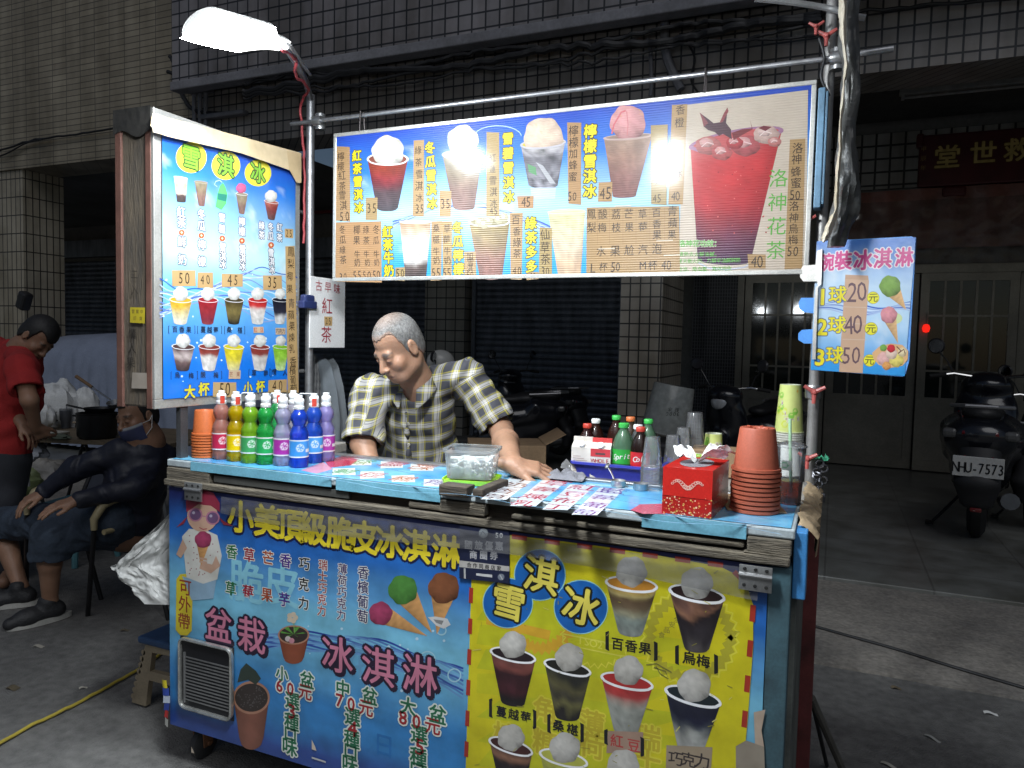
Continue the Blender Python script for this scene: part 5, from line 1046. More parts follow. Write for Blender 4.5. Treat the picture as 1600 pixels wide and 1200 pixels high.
# ---- marble soda bottles
cap_w = M('cap_white', (.74, .74, .73), .4, amp=.06); cap_r = M('cap_red', (.50, .05, .03), .4)
bprof = [(.0, .003), (.018, .002), (.026, .0), (.029, .006), (.0295, .022), (.0285, .027), (.0295, .031), (.0295, .088), (.028, .093), (.0295, .099), (.028, .108), (.0222, .122), (.0188, .130), (.0218, .138), (.0255, .148), (.0262, .157), (.0235, .167), (.0175, .176), (.0142, .181), (.0142, .188)]
def soda(x, y, liq, lab, label, cap='w', z=ZT, tilt=0):
    p = atz(x, y, z); t = thing('soda_bottle', label, 'bottle', p, 'coloured soda bottles on the counter')
    tint = mixc(liq, (1, 1, 1), .30)
    b = MB(); b.lathe(p, bprof, 28, cap=False)
    for k in range(5):
        a = k*1.2566; b.tube([(p.x+math.cos(a)*.026, p.y+math.sin(a)*.026, p.z+.002), (p.x+math.cos(a)*.0292, p.y+math.sin(a)*.0292, p.z+.02)], [.005, .0015], 6)
    key = 'soda_'+label.split()[0]+'_'+str(abs(hash(liq)) % 999)
    b.build('bottle_body', clear(key, mixc(tint, (1, 1, 1), .15), .42, liq, .05), t)
    th0 = math.atan2(-p.y, -p.x); L = MB()
    def pos(u, v, r=.0301): a = th0+(u-.5)*6.283; return (p.x+r*math.cos(a), p.y+r*math.sin(a), p.z+lerp(.032, .087, v))
    lt = mixc(lab, (1, 1, 1), .55); seed = x*.1
    def lc(u, v):
        if v < .06 or v > .94: return (.72, .72, .72)
        du, dv = (u-.5)*6.283*.03-.004, (v-.55)*.055; rr_ = math.hypot(du, dv)
        if .010 < rr_ < .0125: return lt
        if rr_ < .010 and math.sin(math.atan2(dv, du)*6) > .1 and rr_ > .003: return lt
        if .30 < v < .48 and (.62 < u < .78): return (.72, .72, .70)
        if .12 < u < .30 and .2 < v < .8: return (.66, .66, .64) if int(u*200) % 2 or v > .5 else (.35, .35, .35)
        return lab
    L.grid(lambda u, v: pos(u, v), 72, 22, lc); L.build('label', vcol('bottle_label', .35, .2), t, colattr=True)
    b = MB(); b.lathe((p.x, p.y, p.z+.1805), [(.0155, 0), (.0165, .002), (.0165, .010), (.0145, .011), (.0145, .017), (.0152, .018), (.0152, .031), (.013, .034), (.0105, .035), (.0105, .044), (0, .045)], 22); c = b.build('cap', cap_w, t)
    if cap == 'r':
        b = MB(); a0 = th0+random.uniform(-.5, .5)
        b.grid(lambda u, v: (p.x+.0168*math.cos(a0+(u-.5)*.9), p.y+.0168*math.sin(a0+(u-.5)*.9), p.z+lerp(.183, .209, v)), 5, 2); b.build('red_strip', cap_r, c)
soda(433, 712, (.05, .62, .16), (.03, .30, .08), 'green soda bottle half hidden behind the green and purple ones', 'r')
soda(458, 713, (.62, .58, .66), (.40, .06, .30), 'clear lilac soda bottle half hidden behind the front blue one')
soda(346, 716, (.85, .38, .30), (.50, .02, .07), 'pink soda bottle with red label next to the orange pots', 'r')
soda(369, 719, (.95, .66, .0), (.75, .52, .0), 'yellow soda bottle with yellow label', 'r')
soda(391, 722, (.42, .82, .04), (.05, .32, .10), 'yellowish green soda bottle next to the yellow one')
soda(415, 724, (.04, .68, .12), (.02, .34, .09), 'bright green soda bottle at the front of its row')
soda(490, 722, (.03, .16, .90), (.06, .30, .66), 'blue soda bottle with red cap strip behind the front blue one', 'r')
soda(509, 719, (.55, .46, .92), (.34, .03, .30), 'violet soda bottle at the right end of the row', 'w')
soda(442, 726, (.66, .62, .86), (.36, .03, .30), 'pale lilac soda bottle with magenta label')
soda(467, 729, (.02, .12, .95), (.05, .28, .68), 'deep blue soda bottle at the very front of the row')
# white carrier clips bridging the caps
for (x0, x1, y, lb) in ((369, 391, 632, 'white plastic carrier clip over the caps of the yellow bottles'), (415, 433, 634, 'white plastic carrier clip over the caps of the green bottles'), (458, 490, 640, 'white plastic carrier clip over the caps of the blue and lilac bottles')):
    a_, c_ = atz(x0, 719, ZT), atz(x1, 719, ZT); a_, c_ = Vector((a_.x, a_.y+.02, ZT+.183)), Vector((c_.x, c_.y+.02, ZT+.183)); h_ = Vector((0, 0, .036)); b = MB()
    b.tube([a_, a_+h_*.8, lerp(a_, c_, .15)+h_, lerp(a_, c_, .85)+h_, c_+h_*.8, c_], .0045, 8, flat=.5); tag(b.build('carrier_clip', cap_w), lb, 'clip')
# ---- food tub with its green lid underneath
pt_ = atz(738, 748, ZT+.008)
T = thing('food_tub', 'clear square food tub of white shavings standing on its green lid', 'food tub', pt_)
rz = Matrix.Rotation(math.radians(14), 3, 'Z')
def rbox(c, w, d, z0, z1, r, t0=1., n=5, rot=rz):
    out = []
    for z, s in ((z0, t0), (z1, 1.)):
        ring = []
        for cx, cy_, a0 in ((w/2-r, d/2-r, 0), (-w/2+r, d/2-r, 90), (-w/2+r, -d/2+r, 180), (w/2-r, -d/2+r, 270)):
            for k in range(n+1): a = math.radians(a0+90*k/n); ring.append(rot @ Vector(((cx+r*math.cos(a))*s, (cy_+r*math.sin(a))*s, z)))
        out.append([Vector(c)+q_ for q_ in ring])
    return out
def shell(b, rings, cap0=True, cap1=False):
    n = len(rings[0]); vs = [p for r in rings for p in r]; fs = []
    for i in range(len(rings)-1):
        for k in range(n): fs.append((i*n+k, i*n+(k+1) % n, (i+1)*n+(k+1) % n, (i+1)*n+k))
    if cap0: fs.append(tuple(range(n-1, -1, -1)))
    if cap1: fs.append(tuple((len(rings)-1)*n+k for k in range(n)))
    b.add(vs, fs, True)
W_, D_ = .142, .125
b = MB(); a_ = rbox(pt_, W_, D_, .008, .082, .018, .90); c_ = rbox(pt_, W_+.012, D_+.012, .083, .091, .02); shell(b, [*a_, *c_]); i_ = rbox(pt_, W_-.012, D_-.012, .0905, .083, .016); shell(b, [c_[1], i_[0]], False)
b.build('tub', clear('tub_plastic', (.88, .90, .90), .34, (.86, .88, .88), .12), T)
b = MB(); a_ = rbox(pt_, W_*1.12, D_*1.12, -.007, .006, .03, .96); c_ = rbox(pt_, W_*1.12-.008, D_*1.12-.008, .0062, .0005, .028, 1); shell(b, [*a_, c_[0], c_[1]], True, True)
b.build('lid', M('lime_lid', (.34, .60, .03), .4, amp=.08), T)
b = MB(); random.seed(3)
for k in range(260): b.box((pt_.x+random.uniform(-.05, .05), pt_.y+random.uniform(-.042, .042), pt_.z+.012+random.random()**1.5*.052), (random.uniform(.012, .03), .006, .008), Matrix.Rotation(random.random()*3, 3, 'Z') @ Matrix.Rotation(random.uniform(-.4, .4), 3, 'X'), .002)
o = b.build('coconut_strips', M('white_shavings', (.86, .87, .84), .5, amp=.05), T); o['kind'] = 'stuff'
# ---- tissue box
F0, F1, B1 = atz(1034, 801, ZT), atz(1107, 810, ZT), atz(1143, 776, ZT)
ux_ = (F1-F0); dy_ = (B1-F1); dy_ = dy_.normalized()*.20; ux_ = ux_.normalized()*.118; hh = .113; B0 = F0+dy_
TB = thing('tissue_box', 'red cardboard tissue box with white tissue sticking out', 'tissue box', F0+ux_*.5+dy_*.5)
b = MB(); Z = Vector((0, 0, hh)); b.prism([F0, F0+ux_, F0+ux_+dy_, F0+dy_][::-1], Z)
b.build('box', M('red_card', (.50, .02, .015), .3, amp=.08, coat=.3), TB)
def face_art(o, u, v, w, h):
    A_ = Art(o, u, v); A_.up(); A_.tri([(0, 0), (w, 0), (w, h*.38), (0, h*.38)], [(0, 1, 2, 3)], (.40, .015, .012)); A_.up()
    A_.tri([(0, h*.375), (w, h*.375), (w, h*.39), (0, h*.39)], [(0, 1, 2, 3)], (.10, .005, .005)); A_.up()
    for k in range(int(900*w)):
        x, y = random.random()*w, random.random()**1.6*h*.42; r = random.uniform(.0008, .0026)
        A_.tri([(x+r*math.cos(q*1.05), y+r*math.sin(q*1.05)) for q in range(6)], [tuple(range(6))], random.choice([(.60, .40, .12), (.70, .55, .4), (.55, .12, .06)])); A_.lay += 1e-6
    A_.up()
    for k in range(15):
        t = k/14; x = lerp(.2*w, .8*w, t); y = h*.66+.008*math.sin(t*9); r = .007*(1-abs(t-.5))
        A_.tri([(x+r*math.cos(q*.35), y+r*.8*math.sin(q*.35)) for q in range(18)]+[(x+.6*r*math.cos(q*.35), y+.5*r*math.sin(q*.35)) for q in range(18)], [(q, (q+1) % 18, 18+(q+1) % 18, 18+q) for q in range(18)], (.72, .42, .36)); A_.lay += 2e-6
    return A_
nz = Vector((0, 0, 1)); fa = face_art(F0-dy_.normalized()*.0006, ux_, nz, ux_.length, hh); sa_ = face_art(F0+ux_+ux_.normalized()*.0006, dy_, nz, dy_.length, hh)
for A_ in (fa, sa_): A_.build('box_print', vcol('tissue_print', .3, .3), TB)
ctop = F0+ux_*.5+dy_*.5+Z
b = MB(); b.add([ctop+ux_*(.34*math.cos(k*.2618))+dy_*(.36*math.sin(k*.2618))+Vector((0, 0, .0008)) for k in range(24)], [tuple(range(24))]); b.build('opening', M('opening_grey', (.20, .20, .22), .6), TB)
b = MB()
def tis(u, v, sg=1, hh=.042):
    f_ = fbm(u*6+sg*3, v*3, 4); q = ctop+dy_*((u-.5)*lerp(.30, 1.0, v)*(.55 if sg > 0 else .45))
    return q+ux_*(sg*(.04+lerp(0, .50 if sg > 0 else .34, v**1.2)*(1+.35*math.sin(u*7+sg)))+.05*f_*v)+Vector((0, 0, .002+hh*math.sin(min(1, v*1.15)*1.9)*(.8+.3*math.sin(u*9+sg*2)+.5*f_)))
b.grid(lambda u, v: tis(u, v), 44, 18); b.grid(lambda u, v: tis(u, v, -1, .036), 44, 18)
b.build('tissue', M('tissue_white', (.84, .84, .83), .8, amp=.04, bump=.3, bs=60), TB)
# ---- nested cups, each its own thing
cupc = clear('cup_plastic', (.93, .94, .95), .17, (.92, .92, .94), .1)
def cup_stack(x, y, z, n, rr, rb, h, pitch, mat, what, group, nm_='plastic_cup'):
    p = atz(x, y, z)
    for i in range(n):
        zz = p.z+i*pitch; b = MB(); pr = [(rr, .001), (rr*1.035, .0015), (rr*1.035, .0035), (rr*.985, .005)]
        if i == n-1: pr += [(lerp(rr*.985, rb, .5), h*.5), (rb, h-.002), (rb*.93, h), (0, h-.001)]
        else: pr += [(lerp(rr*.985, rb, pitch*1.3/h), pitch*1.3)]
        b.lathe((p.x, p.y, zz), pr, 28, cap=False); tag(b.build(nm_, mat), stack_label(what)(i, n), 'cup', group)
    return p
cup_stack(1017, 764, ZT, 15, .0295, .0205, .088, .0043, cupc, 'upturned clear cup in the front stack by the tissue box', 'clear cups in the front stack')
RS = ZT-.011
cup_stack(1050, 748, RS, 10, .030, .021, .095, .0048, cupc, 'upturned clear cup in the second stack behind the tissue box', 'clear cups in the second stack')
cup_stack(1066, 742, RS, 10, .031, .021, .105, .0055, cupc, 'upturned clear cup in the third stack behind the tissue box', 'clear cups in the third stack')
cup_stack(1083, 738, RS, 12, .034, .025, .12, .0072, cupc, 'upturned clear cup in the tallest rear stack', 'clear cups in the tallest rear stack')
# printed paper cups
def paper_cup(x, y, z, rr, rb, h, n, pitch, seed, what, group):
    p = atz(x, y, z); rnd = random.Random(seed)
    spots = [(rnd.random(), rnd.uniform(.15, .9), rnd.choice([0, 1, 2, 3])) for _ in range(46)]
    def lc(u, v):
        for su, sv, k in spots:
            du = ((u-su+.5) % 1-.5)*6.283*rr; dv = (v-sv)*h; r = math.hypot(du, dv)
            if k == 0 and r < .011 and not (r < .006 and dv > 0): return (.22, .50, .06)
            if k == 1 and .003 < r < .0085 and math.cos(math.atan2(dv, du)*8) > .2: return (.62, .56, .60)
            if k == 1 and r < .003: return (.35, .16, .30)
            if k == 2 and abs(du)+abs(dv)*.8 < .004: return (.62, .36, .03)
            if k == 3 and r < .012 and r > .0075: return (.55, .62, .05)
        return (.60, .66, .22)
    for i in range(n):
        zz = p.z+i*pitch; b = MB()
        if i == n-1:
            b.grid(lambda u, v: (p.x+lerp(rr*.97, rb, v)*math.cos(u*6.2832), p.y+lerp(rr*.97, rb, v)*math.sin(u*6.2832), zz+.004+v*(h-.004)), 96, 40, lc)
            b.lathe((p.x, p.y, zz+h), [(rb, 0), (rb*.94, .001), (rb*.92, -.006), (0, -.006)], 32, cap=False, cols=[(.6, .62, .5)]*4)
        rc = (.66, .66, .60) if i < n-1 else (.62, .66, .40)
        b.lathe((p.x, p.y, zz), [(rr*.97, .004), (rr*1.03, .004), (rr*1.045, .002), (rr*1.03, 0), (rr*.97, 0)]+([] if i == n-1 else [(rr*.965, pitch*.6), (rr*.96, pitch*1.2)]), 32, cap=False, cols=[rc]*(5 if i == n-1 else 7))
        tag(b.build('paper_cup', vcol('paper_cup_print', .45), colattr=True), (stack_label(what)(i, n) if n > 1 else what), 'cup', group)
    return p
paper_cup(1113, 735, RS, .036, .027, .125, 1, 0, 5, 'upturned green printed paper cup standing behind the tissue box', 'printed paper cups')
paper_cup(1096, 744, RS, .034, .028, .075, 1, 0, 8, 'short green paper cup just behind the tissue box', 'printed paper cups')
Pg = atz(1228, 742, RS)
b = MB(); b.lathe(Pg, [(.044, 0), (.045, .004), (.043, .006), (.032, .126), (.031, .127)], 28, cap=True); 
tag(b.build('paper_cup', M('white_paper_cup', (.66, .66, .62), .5, amp=.06)), 'plain white upturned cup under the yellow green cup stack', 'cup', 'printed paper cups')
def pc_at(p): return p
_sv = atz
def at_fixed(x, y, z): return Vector((Pg.x+.003, Pg.y, Pg.z+.112))
atz = at_fixed; paper_cup(0, 0, 0, .0455, .033, .155, 5, .0075, 11, 'yellow green flowered paper cup in the tall right stack', 'yellow green cups in the right stack'); atz = _sv
# ---- drink cup of tea with a straw
p = atz(1233, 787, ZT-.002)
D = thing('iced_tea_cup', 'clear cup of red tea with green straw beside the terracotta pots', 'drink cup', p)
b = MB(); b.lathe(p, [(0, .002), (.027, .001), (.028, .003), (.0365, .150), (.039, .151), (.039, .154), (.0365, .155)], 30, cap=False); b.build('cup', cupc, D)
b = MB(); b.lathe(p, [(0, .003), (.0272, .004), (.0305, .062), (0, .0622)], 30, cap=False); b.build('tea', clear('tea_red', (.80, .25, .10), .42, (.45, .09, .03)), D)
b = MB(); b.lathe(p, [(.0372, .150), (.030, .160), (.006, .166), (0, .166)], 26, cap=False); b.build('lid', cupc, D)
b = MB(); b.tube([p+Vector((.004, -.006, .03)), p+Vector((-.004, .0, .165)), p+Vector((-.007, .004, .222))], .0042, 10); b.build('straw', M('straw_green', (.36, .58, .36), .35), D)
b = MB(); a0 = math.atan2(-p.y, -p.x)
b.grid(lambda u, v: (p.x+.0355*math.cos(a0-.3+(u-.5)*.8), p.y+.0355*math.sin(a0-.3+(u-.5)*.8), p.z+lerp(.093, .118, v)), 14, 8, lambda u, v: (.10, .34, .18) if .25 < math.hypot(u-.3, v-.5) < .33 or math.hypot(u-.65, v-.5) < .12 else (.50, .55, .52)); b.build('cup_print', vcol('cup_logo', .4), D, colattr=True)
# ---- blue tray with cartons and bottles
tp = atz(893, 757, RS); ty0 = 2.135; tx0 = aty(893, 740, ty0).x; tx1 = tx0+.262
TR_ = thing('blue_tray', 'shallow blue plastic tray holding cartons and soda bottles', 'tray', ((tx0+tx1)/2, ty0+.11, RS))
b = MB(); blue_pl = M('blue_plastic', (.035, .045, .34), .35, amp=.15, ns=6)
c3 = Vector(((tx0+tx1)/2, ty0+.11, RS)); I3 = Matrix.Identity(3); w3, d3 = tx1-tx0, .22
r0 = rbox(c3, w3, d3, .001, .050, .02, .9, rot=I3); r1 = rbox(c3, w3+.016, d3+.016, .050, .057, .022, rot=I3); r2 = rbox(c3, w3-.006, d3-.006, .057, .006, .018, rot=I3)
r3 = [c3+Vector(((q-c3).x*.9, (q-c3).y*.9, .006)) for q in r2[0]]
shell(b, [r0[0], r0[1], r1[0], r1[1], r2[0], r3], True, True); b.build('tray_body', blue_pl, TR_)
def carton(x, y, label, red):
    w = .062; h = .092; t = thing('milk_carton', label, 'carton', (x, y, RS+.007)); z0 = RS+.007; b = MB(); b.k = (.64, .61, .56)
    R = Matrix.Rotation(.12, 3, 'Z'); q = lambda a, b_, z: Vector((x, y, 0))+R @ Vector((a*w/2, b_*w/2, 0))+Vector((0, 0, z0+z))
    v = [q(-1, -1, 0), q(1, -1, 0), q(1, 1, 0), q(-1, 1, 0), q(-1, -1, h), q(1, -1, h), q(1, 1, h), q(-1, 1, h), q(-.96, -.06, h+.016), q(.96, -.06, h+.016), q(.96, .06, h+.016), q(-.96, .06, h+.016)]
    b.add(v, [(3, 2, 1, 0), (0, 1, 5, 4), (1, 2, 6, 5), (2, 3, 7, 6), (3, 0, 4, 7), (4, 5, 9, 8), (6, 7, 11, 10), (5, 6, 10, 9), (7, 4, 8, 11)]); tr = (.60, .05, .05) if red else (.64, .60, .55); b.k = tr
    b.add([q(-.97, -.07, h+.016), q(.97, -.07, h+.016), q(.97, -.07, h+.030), q(-.97, -.07, h+.030), q(-.97, .07, h+.016), q(.97, .07, h+.016), q(.97, .07, h+.030), q(-.97, .07, h+.030)], [(0, 1, 2, 3), (5, 4, 7, 6), (3, 2, 6, 7), (4, 0, 3, 7), (1, 5, 6, 2)])
    b.build('carton_body', vcol('carton_print', .5), t, colattr=True)
    A_ = Art(q(-1, -1.02, 0), R @ Vector((1, 0, 0)), (0, 0, 1)); mm = .001
    def tx(s_, cx, cz, hh_, col):
        n = len(s_)
        for i, ch in enumerate(s_):
            gv, gf = glyph(ch); sz = hh_*1.4; A_.lay += 1e-5; A_.tri([(cx+(i-(n-1)/2)*hh_*.86+gx*sz*.9, cz+gy*sz) for gx, gy in gv], gf, col); A_.tri([(cx+(i-(n-1)/2)*hh_*.86+gx*sz*.9+.0005, cz+gy*sz) for gx, gy in gv], gf, col)
    A_.up()
    if red: A_.tri([(.001, h-.024), (w-.001, h-.024), (w-.001, h), (.001, h)], [(0, 1, 2, 3)], (.55, .04, .05)); A_.up(); A_.tri([(.016, h-.018), (w-.016, h-.018), (w-.016, h-.012), (.016, h-.012)], [(0, 1, 2, 3)], (.08, .05, .05)); A_.up(); tx('WHOLE', w/2, h-.036, .0125, (.50, .04, .05)); tx('MILK', w/2, h-.054, .0125, (.50, .04, .05))
    else:
        for k in range(9): A_.tri([(.006, .012+k*.0065), (.05-.01*(k % 3), .012+k*.0065), (.05-.01*(k % 3), .0135+k*.0065), (.006, .0135+k*.0065)], [(0, 1, 2, 3)], (.42, .30, .28)); A_.lay += 1e-6
    A_.build('carton_print', vcol('carton_print', .5), t)
    b = MB(); pc = q(0, -.66, h+.006); b.lathe(pc, [(.011, -.004), (.011, .008), (.010, .010), (0, .010)], 16, (0, -.75, .6)); b.build('screw_cap', cap_w, t)
yb_ = ty0+.045
carton(aty(911, 720, yb_).x, yb_, 'cream milk carton turned to show its small print', False); carton(aty(941, 720, yb_).x, yb_-.004, 'white milk carton with red WHOLE MILK lettering', True)
def pet(x, y, liq, lab, label, name_text, cap, h=.19, r=.030):
    z = RS+.007; p = Vector((x, y, z)); t = thing('soft_drink_bottle', label, 'bottle', p, 'soft drink bottles in the tray')
    b = MB(); b.lathe(p, [(0, .002), (r*.8, .001), (r, .010), (r, h*.56), (r*.97, h*.62), (r*.93, h*.66), (r*.78, h*.76), (r*.5, h*.86), (r*.4, h*.90), (r*.4, h*.95)], 26, cap=False); b.build('bottle_body', clear('pet_'+label.split()[0], mixc(liq, (1, 1, 1), .3), .4, liq, .06), t)
    b = MB(); b.lathe((x, y, z+h*.935), [(r*.46, 0), (r*.48, .002), (r*.48, .012), (r*.42, .014), (0, .014)], 18); b.build('cap', cap, t)
    if lab:
        a0 = math.atan2(-y, -x); L = MB(); rr_ = r*1.012
        L.grid(lambda u, v: (x+rr_*math.cos(u*6.2832), y+rr_*math.sin(u*6.2832), z+lerp(h*.30, h*.56, v)), 40, 4, lambda u, v: lab); lo = L.build('label', vcol('bottle_label', .35, .2), t, colattr=True)
        if name_text:
            T_ = MB(); T_.k = (.78, .78, .76); n = len(name_text); hh_ = h*.105
            for i, ch in enumerate(name_text):
                gv, gf = glyph(ch); 
                for dx in (0, .0006):
                    T_.add([(x+(rr_+.0004+dx*.1)*math.cos(a0+((i-(n-1)/2)*hh_*.62+gx*hh_*1.3+gy*hh_*.3+dx)/rr_), y+(rr_+.0004+dx*.1)*math.sin(a0+((i-(n-1)/2)*hh_*.62+gx*hh_*1.3+gy*hh_*.3+dx)/rr_), z+h*.44+gy*hh_*1.4+((i-(n-1)/2)*.0012)) for gx, gy in gv], gf)
            T_.build('lettering', vcol('bottle_label', .35, .2), lo, colattr=True)
capg, capb, capo = M('cap_green', (.05, .45, .08), .4), M('cap_black', (.02, .02, .02), .4), M('cap_orange', (.6, .16, .05), .4)
Xa = lambda px, y: aty(px, 700, y).x
pet(Xa(974, ty0+.05), ty0+.05, (.25, .5, .3), (.03, .38, .05), 'green labelled lemon soda bottle standing beside the milk', 'Sprite', capg, .168, .034)
pet(Xa(1001, ty0+.05), ty0+.045, (.05, .02, .015), (.55, .02, .03), 'cola bottle with red label half behind the front cup stack', 'Cola', cap_r, .16)
for px, dy, liq, lab, cp, lb, hh_ in ((930, .15, (.10, .03, .02), (.25, .02, .03), cap_w, 'dark bottle with white cap behind the red milk carton', .165), (917, .12, (.10, .02, .02), None, cap_r, 'bottle with red cap behind the cream milk carton', .15), (962, .16, (.08, .14, .08), None, capg, 'dark green bottle behind the lemon soda', .18), (984, .16, (.16, .10, .06), None, capo, 'brown bottle with orange cap behind the lemon soda', .178), (1012, .15, (.12, .3, .16), (.03, .25, .06), capg, 'green bottle at the right rear of the tray', .175), (996, .10, (.3, .3, .3), None, cap_w, 'clear bottle with white cap behind the cola', .16)):
    pet(Xa(px, ty0+dy), ty0+dy, liq, lab, lb, '', cp, hh_)
# ---- small things beside the tray
for px, py, lb in ((966, 760, 'small open steel tin in front of the blue tray'), (1001, 765, 'second steel tin half behind the front cup stack')):
    p = atz(px, py, ZT); b = MB(); b.lathe(p, [(0, 0), (.0195, 0), (.021, .003), (.021, .016), (.0225, .018), (.021, .0185), (.0195, .014), (0, .013)], 24, cap=False); tag(b.build('steel_tin', steel), lb, 'tin')
p = atz(957, 757, ZT); b = MB(); b.tube([p+Vector((.006, 0, .014)), p+Vector((-.004, .006, .03)), p+Vector((-.016, .012, .046))], [.004, .003, .004], 8, flat=.4); b.lathe(p+Vector((-.02, .014, .05)), [(0, -.003), (.008, -.001), (.009, .003)], 14, (-.5, -.5, .5), cap=False)
tag(b.build('spoon', steel), 'metal spoon leaning in the small tin', 'spoon')
b = MB(); pc = atz(882, 748, ZT)
b.grid(lambda u, v: (pc.x+(u-.5)*.135, pc.y+(v-.5)*.08, ZT+.004+.016*max(0, 1-((u-.55)*1.9)**2)*max(0, 1-((v-.5)*2)**2)*(1.2+fbm(u*4, v*5, 2)*1.8)+.004*math.sin(u*17+v*8)*max(0, 1-((v-.5)*2)**2)), 40, 24)
tag(b.build('grey_rag', M('rag_grey', (.17, .17, .19), .9, amp=.3, ns=20, bump=.5, bs=150)), 'crumpled grey rag lying beside the hand on the counter', 'rag')
p = atz(885, 738, ZT); b = MB(); b.grid(lambda u, v: (p.x+(u-.5)*.04, p.y+.01*v, ZT+.012+v*.03*(1-abs(u-.4)*1.4)+.004*fbm(u*5, v*3, 1)), 12, 6); tag(b.build('plastic_wrapper', clear('wrapper', (.8, .8, .82), .3)), 'crumpled clear wrapper standing behind the grey rag', 'wrapper')
b = MB(); pc = atz(1150, 790, ZT+.001); R = Matrix.Rotation(.25, 3, 'Z'); b.box((pc.x+.03, pc.y+.05, ZT+.0016), (.14, .20, .003), R); tag(b.build('cardboard_sheet', M('cardboard', (.28, .18, .10), .8, amp=.25, ns=10)), 'flat brown cardboard sheet under the pots and tissue box', 'cardboard')
b = MB(); pc = atz(1112, 722, RS+.05); b.box((pc.x, pc.y+.06, RS+.045), (.14, .12, .085), Matrix.Rotation(.1, 3, 'Z'), .003); tag(b.build('carton_box', M('cardboard', (.28, .18, .10))), 'small brown cardboard box behind the tissue box', 'box')
# corrugated brown cardboard bundle on the right ledge
b = MB(); x0, x1 = XR+.006, XR+.05
b.grid(lambda u, v: (lerp(x0, x1, u)+.004*math.sin(v*40), lerp(1.82, 2.44, v), ZT-.004+.012*abs(math.sin(v*13))+.006*fbm(u*3, v*9, 3)-.03*u*u), 10, 90)
b.grid(lambda u, v: (x1+.004*math.sin(v*40)-.004*u, lerp(1.82, 2.44, v), lerp(ZT-.034+.012*abs(math.sin(v*13)), ZT-.075, u)), 4, 90)
tag(b.build('folded_cardboard', M('kraft_fold', (.34, .25, .15), .75, amp=.35, ns=14, bump=.3)), 'wavy folded brown cardboard along the right end of the counter', 'cardboard')
# plant pots clip, lock and chain at the right rear corner
b = MB(); p = aty(1281, 725, 2.36)
for k in range(7): q = p+Vector((.012*math.sin(k*1.9), .0, -.012*k)); b.tube([q+Vector((.011*math.cos(a*.7), .004*math.sin(a*1.4+k), .011*math.sin(a*.7))) for a in range(10)], .0028, 6, False)
b.box(p+Vector((.002, 0, -.1)), (.035, .016, .03), None, .005); tag(b.build('chain_lock', M('lock_steel', (.10, .10, .11), .35, .8)), 'dark padlock and chain hanging at the right rear corner of the cart', 'chain')
b = MB(); p = aty(1278, 708, 2.38); b.grid(lambda u, v: (p.x+(u-.5)*.06+.01*fbm(u*6, v*5, 1), p.y+(v-.5)*.05, p.z-.015+.03*fbm(u*4, v*4, 7)), 16, 12); tag(b.build('green_string', M('string_green', (.03, .22, .12), .7, amp=.5, ns=40)), 'tangled green string on the right rear corner of the cart', 'string')
wing(aty(1262, 716, 2.36), 'wing_bolt', .9)
